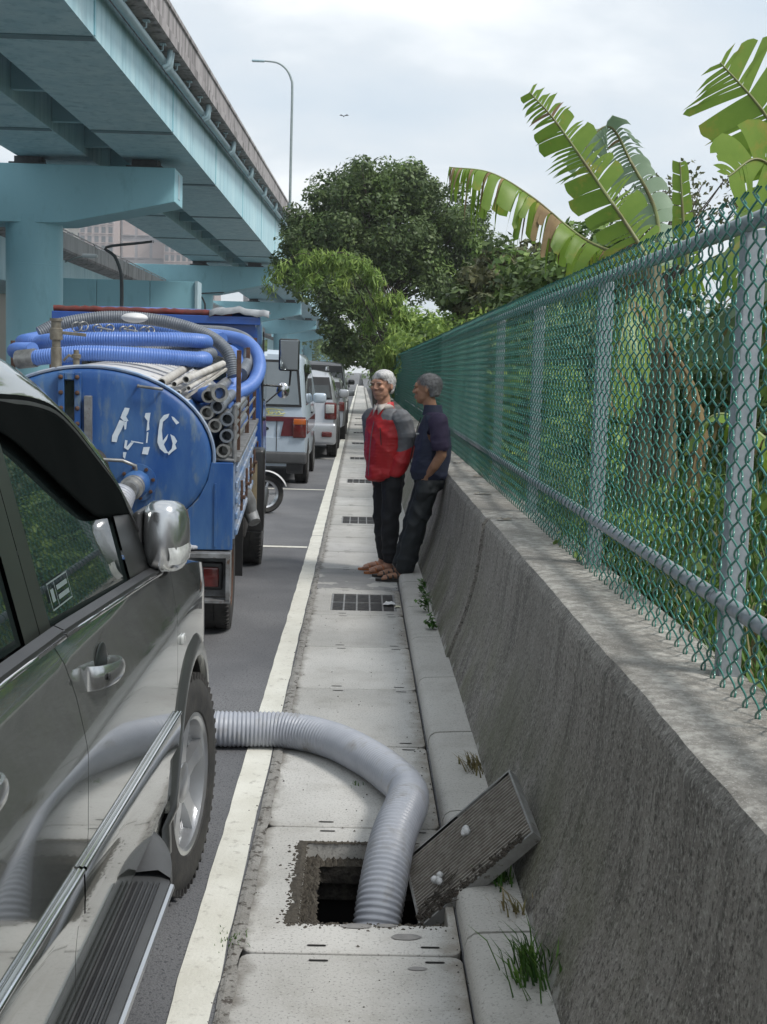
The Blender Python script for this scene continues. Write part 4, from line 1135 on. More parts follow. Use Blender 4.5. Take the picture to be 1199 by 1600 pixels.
M_mirror = mk('mirror_silver', (.40, .44, .45), rough=.03, metal=1)
cab()

# ---- hoses on the tank (each its own thing)
def hose_thing(name, pts, r, mat, label, pitch=.014, n=12, group=None, cuff=None, dens=10, amp=.0026):
    mb = MB(); path = bez(pts, dens); ridged(mb, path, r, pitch, amp, n)
    o = mb.build(name, mat, None, smooth=80)
    if cuff:
        for end in cuff:
            a, b = (Vector(path[0]), Vector(path[2])) if end == 0 else (Vector(path[-1]), Vector(path[-3]))
            d = (a - b).normalized(); m2 = MB(); m2.pipe([a - d * .07, a - d * .02, a + d * .03, a + d * .05], r + .010, r - .008, 14)
            m2.build('end_coupling', M_alu, o, smooth=40)
    o.matrix_world = Matrix.LocRotScale(Vector((-1.5, 7.17, 0)), truck.rotation_euler, None)
    return tag(o, label, 'hose', group)
GH = 'hoses piled on the tank truck'
hose_thing('suction_hose', [(-.47, .60, 1.650), (-.38, .57, 1.662), (-.1, .54, 1.695), (.25, .56, 1.690), (.50, .64, 1.675), (.575, .76, 1.672), (.54, .92, 1.672)], .046, M_hoseblue, 'pale blue ribbed hose lying lowest and nearest across the tank', .015, 14, GH, cuff=[0])
hose_thing('suction_hose', [(-.46, .98, 1.745), (-.33, .86, 1.762), (0, .80, 1.778), (.32, .83, 1.788), (.50, .92, 1.785), (.56, 1.05, 1.775), (.52, 1.2, 1.76)], .044, M_hoseblue, 'blue hose turning grey lying straight across, second layer from below', .015, 14, GH)
hose_thing('suction_hose', [(-.40, 1.05, 1.695), (-.1, .98, 1.70), (.3, .95, 1.712), (.52, .98, 1.708), (.59, 1.08, 1.70), (.55, 1.25, 1.70)], .040, M_hosegrey, 'short grey blue hose tucked under the straight blue hose', .015, 12, GH)
hose_thing('suction_hose', [(-.46, .98, 1.745), (-.56, 1.06, 1.745), (-.63, 1.3, 1.74), (-.62, 1.7, 1.76), (-.5, 2.0, 1.80), (0, 2.1, 1.83), (.4, 2.0, 1.82), (.62, 1.7, 1.79)], .045, M_hoseblue, 'blue hose looping round the left rear corner of the pile', .015, 12, GH)
hose_thing('suction_hose', [(-.46, .76, 1.70), (-.57, .86, 1.695), (-.64, 1.1, 1.685), (-.66, 1.5, 1.68)], .045, M_hoseblue, 'blue hose bending down the left side of the pile', .015, 12, GH)
hose_thing('suction_hose', [(-.52, 1.25, 1.80), (-.40, 1.30, 1.86), (-.10, 1.35, 1.915), (.25, 1.35, 1.90), (.52, 1.32, 1.83), (.68, 1.25, 1.72), (.73, 1.2, 1.56)], .040, M_hosegrey, 'dusty grey hose arching over the top of the whole pile', .015, 12, GH)
hose_thing('suction_hose', [(-.35, 1.55, 1.84), (0, 1.6, 1.865), (.3, 1.6, 1.84), (.55, 1.7, 1.80)], .038, M_hoseblue, 'blue hose in the middle of the pile beneath the white cap', .015, 12, GH)
hose_thing('suction_hose', [(.45, 2.3, 1.82), (.68, 2.2, 1.80), (.82, 2.0, 1.74), (.88, 1.7, 1.62), (.84, 1.35, 1.50), (.70, .95, 1.44), (.60, .6, 1.44)], .044, M_hoseblue, 'bright blue hose sweeping down behind the rusty stakes', .015, 12, GH)
hose_thing('suction_hose', [(.4, 2.6, 1.84), (.62, 2.5, 1.83), (.78, 2.2, 1.77), (.80, 1.9, 1.66), (.76, 1.5, 1.56)], .046, M_hosegrey, 'grey hose coil right of the pile close to the cab', .015, 12, GH)
hose_thing('suction_hose', [(.55, 1.9, 1.74), (.70, 1.8, 1.68), (.72, 1.5, 1.56), (.70, 1.1, 1.42), (.68, .8, 1.36)], .050, M_hoseblue, 'darker blue hose inside the right coil of the pile', .015, 12, GH)
hose_thing('suction_hose', [(.72, 2.6, 1.30), (.76, 1.8, 1.26), (.745, .9, 1.22), (.745, .5, 1.21)], .042, M_hoseblue, 'blue hose lying low behind the side rack', .015, 12, GH)
hose_thing('suction_hose', [(.52, .55, 1.45), (.58, .38, 1.47), (.655, .18, 1.50), (.70, .06, 1.505)] [::-1], .040, M_hoseblue, 'thin blue hose end with grey coupling beside the stacked pipes', .015, 12, GH, cuff=[0])
# white round cap and clamp row on top
mb = MB(); mb.ball((.10, 1.15, 1.915), (.085, .085, .032), 16); c_ = mb.build('white_cap', M_white, None, smooth=70); c_.matrix_world = Matrix.LocRotScale(Vector((-1.5, 7.17, 0)), truck.rotation_euler, None)
tag(c_, 'white domed cap sitting on top of the hose pile', 'cap')
CL = ['leftmost ring clamp, a large dark one beside the top valve', 'second ring clamp from the left, beside the leftmost', 'third ring clamp, at the left end of the metal bar', 'fourth ring clamp, above the middle of the metal bar', 'fifth ring clamp, in the middle below the white cap', 'sixth ring clamp, at the right end of the bar', 'seventh ring clamp, a large one right of the white cap', 'rightmost ring clamp on the hose pile']
for k, (x, z, r) in enumerate(((-.21, 1.845, .030), (-.17, 1.850, .028), (-.085, 1.838, .026), (-.01, 1.842, .024), (.075, 1.834, .024), (.12, 1.838, .024), (.20, 1.832, .027), (.235, 1.836, .025))):
    mb = MB(); mb.tube([(x + r * math.cos(a), .84 + .01 * math.sin(a * 2), z + r * math.sin(a)) for a in [2 * math.pi * i / 14 for i in range(14)]], .005, 6, closed=True)
    if k in (2, 4): mb.tube([(x, .835, z + .01), (x + .085, .835, z - .004)], .006, 6)
    o = mb.build('hose_clamp', M_alu, None, smooth=60); o.matrix_world = Matrix.LocRotScale(Vector((-1.5, 7.17, 0)), truck.rotation_euler, None)
    tag(o, CL[k], 'clamp', 'hose clamps on the pile')
# loose pipes on the shoulder of the tank
GP = 'thin loose pipes on the tank shoulder'
pl = ['widest pale pipe, leftmost of the thin pipes on the tank', 'middle pale pipe with brown stain beside the widest one', 'pale pipe with rusty collar, topmost of the thin pipes', 'thinnest pale pipe lowest among the loose pipes', 'flat white strip lying rightmost over the loose pipes', 'thin grey pipe between the white strip and the topmost pipe']
for k, (x, z, r, dx, dz) in enumerate(((.385, 1.552, .026, .10, .085), (.455, 1.545, .017, .10, .07), (.520, 1.572, .021, .16, .075), (.480, 1.500, .012, .13, .09), (.505, 1.462, .012, .20, .155), (.535, 1.525, .014, .13, .09))):
    mb = MB()
    if k == 4: mb.tube([(x, .12, z), (x + dx, .8, z + dz)], .010, 4)
    else: mb.pipe([(x, .10, z), (x + dx, .85, z + dz)], r, r * .78, 14)
    o = mb.build('loose_pipe', M_pipe, None, smooth=40); o.matrix_world = Matrix.LocRotScale(Vector((-1.5, 7.17, 0)), truck.rotation_euler, None)
    tag(o, pl[k], 'pipe', GP)
# stacked wide pipe ends
ql = ['wide grey pipe end at the top left of the stack by the rack', 'second wide pipe end from the top, the right one', 'wide pipe end in the second row, next to the tank', 'wide pipe end right of the third row', 'wide pipe end in the fourth row against the tank', 'wide pipe with a blue inner hose, second from the bottom', 'bottom wide pipe end resting on the corner bar']
def zz(x, y): q = px2(240 + x / 6.31, 560 + y / 6.31); return q[0], q[2]
for k, (x, y) in enumerate(((538, 345), (628, 450), (525, 512), (725, 572), (605, 638), (722, 738), (690, 888))):
    X, Z = zz(x, y); r = .036
    mb = MB(); mb.pipe([(X, .02, Z), (X, .03, Z), (X + .01, .10, Z + .004)], r + .003, r - .009, 18); mb.pipe([(X + .008, .101, Z + .003), (X + .03, 1.3, Z + .03)], r - .003, r - .008, 16)
    mb.lathe([(r - .012, .115), (.001, .116)], (X + .01, 0, Z), 'Y', 12)
    o = mb.build('stacked_pipe', M_hosegrey if k % 2 else M_alu, None, smooth=40); o.matrix_world = Matrix.LocRotScale(Vector((-1.5, 7.17, 0)), truck.rotation_euler, None)
    tag(o, ql[k], 'pipe', 'wide pipes stacked beside the tank')
# ================================================================ GREY SUCTION HOSE INTO THE OPEN DRAIN
M_grey = mk('pale_grey_ribbed_hose', (.34, .36, .41), (.42, .44, .49), scale=7, rough=.38, spec=.6, c3=(.23, .225, .22), scale3=7, f3=(.52, .70))
def world_hose():
    P = [(-1.25, 6.75, .97), (-1.28, 6.55, .80), (-1.34, 6.35, .45), (-1.34, 6.0, .16), (-1.22, 5.72, .082), (-.95, 5.54, .080), (-.62, 5.47, .080), (-.29, 5.47, .080), (-.09, 5.34, .080), (.065, 5.10, .080), (.165, 4.86, .082), (.212, 4.66, .092), (.203, 4.44, .112), (.152, 4.20, .085), (.118, 4.02, .0), (.095, 3.90, -.12), (.085, 3.83, -.30), (.09, 3.82, -.6)]
    path = bez(P, 14); L_ = [0]
    for a, b in zip(path, path[1:]): L_.append(L_[-1] + (b - a).length)
    tot = L_[-1]; pitch = .0185; sub = 5; K = int(tot / pitch) * sub; pts = []; R = []; j = 0
    for i in range(K + 1):
        d = tot * i / K
        while j < len(L_) - 2 and L_[j + 1] < d: j += 1
        t = (d - L_[j]) / max(1e-6, L_[j + 1] - L_[j]); p = path[j].lerp(path[j + 1], min(1, t)); pts.append(p)
        bend = 1 - .75 * math.exp(-(((p - Vector((.21, 4.66, .09))).length) / .16) ** 2)      # ribs pulled flat on the outside of the kink
        R.append(.0755 + .0034 * bend * math.cos(2 * math.pi * i / sub) + .0012 * nz(d * 4))
    mb = MB(); mb.tube(pts, R, 26)
    return mb.build('suction_hose', M_grey, None, smooth=80)
tag(world_hose(), 'thick pale grey ribbed hose curving over the pavement into the open drain', 'hose')

# ================================================================ LIFTED GRATE leaning on the wall
GO = Vector((.186, 4.03, .048)); GC = Matrix(((.702, -.0816 , 0), (0, 0, 0), (0, 0, 0)))
def grate():
    P1 = Vector((.179, 3.982, .088)); P2 = Vector((.501, 3.928, .412)); P3 = Vector((.539, 3.619, .321)); P4 = Vector((.218, 3.673, -.002))
    C0 = Vector((0, 0, CAM_H)); k = 1.045
    P1, P2, P3, P4 = [C0 + (p - C0) * k for p in (P1, P2, P3, P4)]     # solved size and place
    u = (P2 - P1); v = (P4 - P1); Lu, Lv = u.length, v.length; u.normalize(); v = (v - u * v.dot(u)).normalized(); w = v.cross(u)
    if w.z < 0: w = -w
    T = .042
    root = empty('lifted_drain_grate', P4, 'steel drain grate with fine bars lifted out and leaning on the concrete wall', 'grate')
    off = tuple(P4)
    def bar(mb, a0, a1, b0, b1, t0, t1):
        V = [P1 + u * a + v * b + w * t for t in (t0, t1) for a, b in ((a0, b0), (a1, b0), (a1, b1), (a0, b1))]
        mb.add(V, [(0, 3, 2, 1), (4, 5, 6, 7), (0, 1, 5, 4), (1, 2, 6, 5), (2, 3, 7, 6), (3, 0, 4, 7)])
    e = .007
    mb = MB(off); bar(mb, 0, Lu, 0, e, -T, 0); bar(mb, 0, Lu, Lv - e, Lv, -T, 0); bar(mb, 0, e, e, Lv - e, -T, 0); bar(mb, Lu - e, Lu, e, Lv - e, -T, 0)
    mb.build('grate_frame', M_gfr2, root, bevel=.0015, fix=True)
    nb = 23
    for i in range(1, nb):
        b = lerp(e, Lv - e, i / nb); mb = MB(off); bar(mb, e, Lu - e, b - .0021, b + .0021, -.016, -.0015); mb.build('grate_bar', M_gbar2, root)
    for a in (.15, .31): mb = MB(off); bar(mb, a, a + .006, e, Lv - e, -.036, -.031); mb.build('cross_bar', M_gbar2, root)
    mb = MB(off); bar(mb, e, Lu - e, e, Lv - e, -.0415, -.032); mb.build('dark_gap_backing', M_hole, root)  # near-black sheet behind the bars, painted shade for the gaps
    # mud, twigs and two pale lumps stuck on it
    rn = random.Random(9); mb = MB(off)
    for i in range(230):
        a = rn.uniform(.0, .30) if i % 3 else rn.uniform(.30, .44); b = Lv - abs(rn.gauss(.012, .028)) * (1.2 if a < .15 else .6)
        c = P1 + u * a + v * b + w * .002; r = rn.uniform(.003, .009)
        Q = [c + (u * math.cos(t) + v * math.sin(t)) * r * rn.uniform(.6, 1.2) for t in [2 * math.pi * q / 5 for q in range(5)]] + [c + w * r * rn.uniform(.5, 1.2)]
        mb.add(Q, [(q, (q + 1) % 5, 5) for q in range(5)])
    for i in range(26):
        a = rn.uniform(0, .16); b = Lv - rn.uniform(0, .09); d = rn.uniform(-.7, .7); l = rn.uniform(.03, .09)
        c = P1 + u * a + v * b + w * .006; mb.tube([c, c + (u * math.cos(d) + v * math.sin(d)) * l + w * rn.uniform(-.002, .01)], .0013, 4)
    mb.build('mud_and_twigs', M_mud, root)['kind'] = 'stuff'
    for (a, b, r) in ((.255, .115, .021), (.115, .225, .024)):
        mb = MB(off); c = P1 + u * a + v * b + w * .006
        for q in range(5): mb.ball(c + u * rn.uniform(-r, r) * .6 + v * rn.uniform(-r, r) * .6 + w * rn.uniform(0, .008), (r * rn.uniform(.3, .6),) * 3, 6)
        mb.build('pale_debris', M_white, root, smooth=50)
M_gfr2 = mk('grate_rim_steel', (.36, .36, .35), (.25, .245, .235), scale=18, rough=.5, metal=.2, c3=(.09, .07, .05), scale3=30, f3=(.6, .7))
M_gbar2 = mk('grate_bar_worn_steel', (.40, .37, .33), (.26, .235, .205), scale=30, rough=.55, metal=.15)
M_mud = mk('dark_mud', (.035, .03, .025), (.09, .075, .06), scale=60, rough=.9)
grate()

# ================================================================ LITTER, WEEDS, GRASS
M_paper = mk('crumpled_paper', (.72, .72, .70), (.60, .60, .62), scale=30, rough=.8)
def paper(name, x, y, z, s, label, mat, rn):
    mb = MB(); rows = [[(x + s * (i / 5 - .5) * (1 - .12 * j) , y + s * 1.2 * (j / 5 - .5) + .01 * nz(i, j), z + .008 + s * .16 * abs(nz(i * .8 + x, j * .8 + y))) for i in range(6)] for j in range(6)]
    mb.grid(rows); return tag(mb.build(name, mat, None, solid=.001), label, 'litter')
paper('crumpled_paper', .245, 9.02, 0, .10, 'crumpled white paper lying on the nearest closed grate', M_paper, 0)
paper('paper_scrap', .30, 8.90, .0, .05, 'small yellowish paper scrap right of the crumpled white one', mk('cream_paper', (.62, .60, .45), rough=.8), 0)
paper('food_wrapper', .26, 22.5, 0, .22, 'pale pink wrapper far along the pavement by the wall', mk('pink_wrapper', (.62, .42, .36), (.6, .58, .5), scale=12, rough=.7), 0)
# flat dried mortar patches on slab by the hole
for (x, y, rx, ry) in ((.175, 3.60, .045, .022), (.20, 3.40, .028, .012), (.03, 3.668, .045, .018), (.12, 3.675, .03, .012)):
    mb = MB(); P = [(x + rx * math.cos(a) * (1 + .18 * nz(a * 2, x * 9)), y + ry * math.sin(a) * (1 + .2 * nz(a, y * 7)), .0026) for a in [2 * math.pi * k / 18 for k in range(18)]]
    mb.add(P + [(x, y, .006)], [(k, (k + 1) % 18, 18) for k in range(18)]); tag(mb.build('mortar_patch', mk('grey_mortar', (.22, .215, .21), (.29, .28, .27), scale=30, rough=.9), None, smooth=60), kind='structure')
M_grass = mk('grass_green', (.045, .13, .02), (.10, .20, .035), scale=20, rough=.6, island=.35, trans=.25)
M_drygrass = mk('dry_grass', (.24, .19, .09), (.16, .15, .06), scale=20, rough=.8, island=.3)
M_weed = mk('weed_leaf', (.05, .15, .025), (.10, .22, .04), scale=20, rough=.5, island=.3, trans=.25)
def tuft(x, y, z, n, h, sp, label, mat, seed, lean=(0, 0), w=.004):
    rn = random.Random(seed); mb = MB()
    for i in range(n):
        a = rn.uniform(0, 6.28); q = abs(rn.gauss(0, sp)); bx, by = x + q * math.cos(a), y + q * math.sin(a) * 1.8; hh = h * rn.uniform(.35, 1); dx, dy = rn.gauss(lean[0], .35) * hh, rn.gauss(lean[1], .35) * hh
        t = Vector((-dy, dx, 0)); t = (t.normalized() if t.length > 1e-5 else Vector((1, 0, 0))) * w * rn.uniform(.6, 1.2)
        P = [Vector((bx, by, z)) - t, Vector((bx, by, z)) + t, Vector((bx + dx * .4, by + dy * .4, z + hh * .6)) + t * .8, Vector((bx + dx * .4, by + dy * .4, z + hh * .6)) - t * .8, Vector((bx + dx, by + dy, z + hh * .9))]
        mb.add(P, [(0, 1, 2, 3), (3, 2, 4)])
    return tag(mb.build('grass_tuft', mat, None), label, 'grass', kind='stuff')
tuft(.500, 3.24, .07, 150, .13, .045, 'bright green grass tuft at the foot of the wall, nearest the camera', M_grass, 1, (-.3, -.1))
tuft(.50, 3.62, .07, 36, .07, .03, 'sparse dark weeds where kerb meets wall, just above the near grass tuft', M_drygrass, 2, (-.4, 0))
tuft(.49, 3.86, .07, 60, .08, .035, 'dark green weeds at the wall foot below the leaning grate', M_grass, 5, (-.4, 0))
tuft(.50, 5.00, .07, 70, .08, .035, 'pale grass tuft at the wall foot behind the leaning grate', M_drygrass, 3, (-.5, 0))
tuft(-.325, 3.55, .0, 60, .022, .03, 'tiny moss and grass clump between white line and slab', M_grass, 7, (0, 0), .002)
tuft(.02, 4.98, .0, 16, .02, .02, 'tiny green sprout beside the inside of the grey hose', M_grass, 8, (0, 0), .002)
def weed(x, y, z, h, n, label, seed):
    rn = random.Random(seed); root = empty('weed', (x, y, z), label, 'weed'); mb = MB(); tips = []
    for i in range(n):
        a = rn.uniform(2.2, 4.4); e = Vector((x + math.cos(a) * h * rn.uniform(.2, .6), y + rn.uniform(-.4, .4) * h, z + h * rn.uniform(.4, 1)))
        P = bez([(x, y, z), (x + (e.x - x) * .3, y + (e.y - y) * .3, z + (e.z - z) * .6), tuple(e)], 4); mb.tube([(p.x - x, p.y - y, p.z - z) for p in P], .0018, 4); tips += P[3:]
    mb.build('stem', M_grass, root)
    mb = MB()
    for p in tips:
        for q in range(3):
            c = Vector((p.x - x, p.y - y, p.z - z)) + Vector((rn.uniform(-.02, .02), rn.uniform(-.02, .02), rn.uniform(-.01, .01))); s = rn.uniform(.012, .024); R = Matrix.Rotation(rn.uniform(0, 6), 3, 'Z') @ Matrix.Rotation(rn.uniform(-.8, .8), 3, 'X')
            mb.add([c + R @ Vector(v) * s for v in ((0, -1, 0), (.55, -.1, .15), (0, 1, 0), (-.55, -.1, .15))], [(0, 1, 2), (0, 2, 3)])
    mb.build('leaves', M_weed, root)['kind'] = 'stuff'
weed(.492, 8.35, .07, .16, 5, 'leafy green weed growing at the wall foot, upper of two', 1)
weed(.495, 7.80, .07, .09, 4, 'small dark weed at the wall foot, lower of two', 2)
weed(.488, 9.0, .07, .12, 4, 'dark thin weed at the wall foot next to the nearest closed grate', 4)
# ================================================================ PEOPLE
M_skinA = mk('ruddy_skin', (.40, .21, .145), (.46, .26, .18), scale=30, rough=.55, spec=.35, local=True)
M_skinB = mk('tanned_skin', (.30, .155, .095), (.35, .19, .12), scale=30, rough=.55, spec=.35, local=True)
M_hairA = mk('white_hair', (.62, .61, .60), (.38, .38, .38), scale=60, rough=.7, stretch=(1, 1, .3), bump=.8, bscale=120, local=True)
M_hairB = mk('grey_hair', (.11, .11, .115), (.24, .24, .245), scale=50, rough=.7, bump=.8, bscale=120, local=True)
M_jred = mk('red_jacket_nylon', (.50, .018, .022), (.42, .014, .018), scale=6, rough=.5, bump=.25, bscale=14, local=True)
M_jgrey = mk('grey_jacket_nylon', (.115, .12, .13), (.14, .145, .155), scale=6, rough=.6, bump=.25, bscale=14, local=True)
M_trou = mk('black_trousers', (.010, .011, .014), (.016, .017, .021), scale=6, rough=.75, bump=.3, bscale=12, local=True)
M_trou2 = mk('charcoal_trousers', (.012, .016, .019), (.018, .023, .027), scale=6, rough=.7, bump=.3, bscale=12, local=True)
M_vest = mk('navy_vest', (.012, .017, .042), (.017, .023, .052), scale=6, rough=.7, bump=.3, bscale=16, local=True)
M_purple = mk('purple_shirt', (.022, .015, .045), (.028, .019, .052), scale=6, rough=.8, bump=.2, bscale=20, local=True)
M_shirt = mk('pale_checked_shirt', (.60, .56, .52), (.50, .44, .40), scale=40, rough=.8, local=True)
M_sandal = mk('orange_sandal', (.42, .16, .06), (.34, .12, .05), scale=30, rough=.7, local=True)
M_sandalb = mk('dark_sandal', (.02, .017, .016), rough=.6)
M_eye = mk('eye_dark', (.012, .01, .01), rough=.3)
M_lip = mk('lip', (.30, .14, .10), rough=.5)
M_brow = mk('brow_hair', (.30, .22, .18), rough=.8)
_ico = None
def ico():
    global _ico
    if _ico is None:
        bm = bmesh.new(); bmesh.ops.create_icosphere(bm, subdivisions=2, radius=1)
        _ico = (np.array([v.co[:] for v in bm.verts]), np.array([[v.index for v in f.verts] for f in bm.faces])); bm.free()
    return _ico
def blob(name, chains, mats, parent, voxel=.008, smooth=3, pick=None, wrinkle=0, cut=None):
    """one continuous surface from chains of ellipsoids; chain item: (x,y,z, rx,ry,rz, yaw)"""
    iv, if_ = ico(); V = []; F = []; b = 0
    for ch in chains:
        items = [tuple(c) + (0,) * (7 - len(c)) if len(c) >= 6 else (c[0], c[1], c[2], c[3], c[3], c[3], 0) for c in ch]
        seq = []
        if len(items) == 1: seq = [items[0]]
        for a, c in zip(items, items[1:]):
            d = math.dist(a[:3], c[:3]); k = max(1, int(d / (min(a[3:6] + c[3:6]) * .30)))
            for q in range(k): seq.append([lerp(a[i], c[i], q / k) for i in range(7)])
        if len(items) > 1: seq.append(items[-1])
        for it in seq:
            P = iv * np.array(it[3:6]); cy, sy = math.cos(it[6]), math.sin(it[6])
            P = np.stack([P[:, 0] * cy - P[:, 1] * sy, P[:, 0] * sy + P[:, 1] * cy, P[:, 2]], 1) + np.array(it[:3])
            V.append(P); F.append(if_ + b); b += len(P)
    V = np.concatenate(V); F = np.concatenate(F)
    o = np_mesh(name + '_src', V, F, mats[0])
    md = o.modifiers.new('r', 'REMESH'); md.mode = 'VOXEL'; md.voxel_size = voxel; md.use_smooth_shade = True
    sm = o.modifiers.new('s', 'SMOOTH'); sm.iterations = smooth; sm.factor = .5
    dg = bpy.context.evaluated_depsgraph_get(); dg.update()
    me = bpy.data.meshes.new_from_object(o.evaluated_get(dg)); me.name = name
    bpy.data.objects.remove(o)
    if wrinkle:
        n = len(me.vertices); co = np.empty(n * 3, dtype=np.float32); me.vertices.foreach_get('co', co); co = co.reshape(-1, 3); no = np.empty(n * 3, dtype=np.float32); me.vertices.foreach_get('normal', no); no = no.reshape(-1, 3)
        d = np.array([1 - abs(nz(c[0] * 5 + c[2] * 2.5, c[1] * 5 - c[2] * 3, c[2] * 5.5) * 2.2) + .35 * (1 - abs(nz(c[0] * 13 - c[2] * 9, c[1] * 13 + c[2] * 9, c[2] * 12) * 2)) for c in co]); d = np.clip(d - .55, -.2, 1)
        me.vertices.foreach_set('co', (co + no * (wrinkle * d)[:, None]).astype(np.float32).ravel())
    me.materials.clear()
    for m_ in mats: me.materials.append(m_)
    n = len(me.polygons); ce = np.empty(n * 3, dtype=np.float32); me.polygons.foreach_get('center', ce); ce = ce.reshape(-1, 3)
    if pick: me.polygons.foreach_set('material_index', np.array([pick(*c) for c in ce], dtype=np.int32))
    if cut:
        bm = bmesh.new(); bm.from_mesh(me); bmesh.ops.delete(bm, geom=[f for f in bm.faces if cut(*f.calc_center_median())], context='FACES'); bm.to_mesh(me); bm.free()
    me.polygons.foreach_set('use_smooth', np.ones(len(me.polygons), dtype=bool)); me.update()
    r = bpy.data.objects.new(name, me); COL.objects.link(r); r.parent = parent
    return r
def head_parts(root, c, yaw, pitch, skin, hairmat, hair_kind, neck_to, s=1.0):
    """returns chain list for the head in root space; c is the head centre; yaw: direction the face looks (radians from +X)"""
    fx, fy = math.cos(yaw), math.sin(yaw); lx, ly = -fy, fx
    def P(f, l, u): l = l * 1.13; return (c[0] + s * (f * fx + l * lx), c[1] + s * (f * fy + l * ly), c[2] + s * (u + f * pitch))
    def E(f, l, u, rf, rl, ru): p = P(f, l, u); return (*p, rf * s, rl * s * 1.10, ru * s, yaw)
    ch = [[E(-.012, 0, .030, .094, .076, .088)], [E(.018, 0, -.035, .066, .062, .075)], [E(.040, 0, -.085, .034, .040, .026)], [E(.052, 0, -.055, .032, .045, .035)],
          [E(.074, 0, .038, .018, .050, .022)], [E(.072, 0, .018, .022, .018, .024), E(.096, 0, -.018, .016, .014, .014)], [E(.094, .013, -.022, .009, .009, .008)], [E(.094, -.013, -.022, .009, .009, .008)],
          [E(.066, .036, -.012, .024, .024, .020)], [E(.066, -.036, -.012, .024, .024, .020)], [E(.080, 0, -.050, .014, .024, .008)], [E(.079, 0, -.066, .013, .020, .008)],
          [E(.076, .030, .026, .014, .020, .009)], [E(.076, -.030, .026, .014, .020, .009)],
          [E(-.012, .076, .002, .018, .008, .030)], [E(-.012, -.076, .002, .018, .008, .030)],
          [(*P(-.02, 0, -.07), .052 * s, .052 * s, .05 * s, yaw), (*neck_to, .056 * s, .060 * s, .05 * s, yaw)]]
    def feats():
        for l in (-.031, .031):
            mb = MB(); p = P(.084, l, .010); mb.ball(p, (.008 * s, .008 * s, .0032 * s), 8); mb.build('eye', M_eye, root, smooth=60)
            mb = MB(); a, b_, d = P(.090, l - .016, .026), P(.094, l, .031), P(.088, l + .016, .027); mb.tube([a, b_, d], .0042 * s, 6); mb.build('eyebrow', M_brow if hair_kind == 'white' else M_eye, root, smooth=60)
        mb = MB(); mb.tube([P(.084, -.020, -.059), P(.0925, -.008, -.0575), P(.0925, .008, -.0575), P(.084, .020, -.059)], .0022 * s, 6); mb.build('mouth', M_lip, root, smooth=60)
    # hair: shell a little larger than the skull, kept off the face and the ears
    hc = [[E(-.020, 0, .040, .099, .081, .087)], [E(-.050, 0, .000, .070, .072, .076)]]
    if hair_kind == 'white': hc += [[E(-.02, 0, .075, .086, .072, .066)], [E(.03, .03, .085, .05, .045, .040)]]
    def cut(x, y, z):
        dx, dy, dz = (x - c[0]) / s, (y - c[1]) / s, (z - c[2]) / s; f = dx * fx + dy * fy; l = dx * lx + dy * ly
        hl = (.060 if hair_kind == 'white' else .052) + .010 * math.sin(l * 60)
        if f > .030 and dz < hl: return True
        if f > -.005 and dz < .028: return True
        if dz < -.055 or (f > -.035 and dz < -.010): return True
        return False
    return ch, hc, cut, feats
def strands(root, c, yaw, s, mat, n, length, cutf, seed):
    rn = random.Random(seed); fx, fy = math.cos(yaw), math.sin(yaw); mb = MB()
    for i in range(n):
        t = rn.uniform(0, 2 * math.pi); ph = math.acos(rn.uniform(-.55, 1)); f, l, u = .104 * math.sin(ph) * math.cos(t) - .022, .093 * math.sin(ph) * math.sin(t), .090 * math.cos(ph) + .040
        p = Vector((c[0] + s * (f * fx - l * fy), c[1] + s * (f * fy + l * fx), c[2] + s * u))
        if cutf(*p): continue
        o = (p - Vector((c[0] - .02 * fx, c[1] - .02 * fy, c[2] + .03))).normalized(); back = Vector((-fx, -fy, -.9)) + Vector((rn.gauss(0, .4), rn.gauss(0, .4), rn.gauss(0, .3))); d = (back - o * back.dot(o)).normalized(); w = d.cross(o) * .0016
        q = p + d * length * rn.uniform(.5, 1.2) + o * rn.uniform(0, .006); mb.add([p - w, p + w, q], [(0, 1, 2)])
    mb.build('hair_strands', mat, root)['kind'] = 'stuff'
def hand_chain(w, f, up, spread, s=1.0):
    """palm + five bent fingers; w wrist, f finger direction, up back-of-hand normal"""
    w, f, up = Vector(w), Vector(f).normalized(), Vector(up).normalized(); sd = f.cross(up).normalized(); ch = []
    pc = w + f * .045 * s; ch.append([(*(w), .026 * s), (*(pc), .026 * s), (*(w + f * .080 * s), .022 * s)])
    ch.append([(*(pc + sd * .022 * s), .020 * s), (*(pc - sd * .022 * s), .020 * s)])
    for i, (o, l) in enumerate(((-.030, .060), (-.010, .072), (.010, .068), (.029, .052))):
        a = w + f * .085 * s + sd * o * s; b = a + f * l * .55 * s - up * .006 * s; d = b + f * l * .45 * s - up * .018 * s; ch.append([(*a, .0095 * s), (*b, .0088 * s), (*d, .0075 * s)])
    a = w + f * .03 * s + sd * spread * .026 * s; b = a + f * .035 * s + sd * spread * .026 * s; d = b + f * .028 * s + sd * spread * .004 * s; ch.append([(*a, .012 * s), (*b, .0105 * s), (*d, .009 * s)])
    return ch
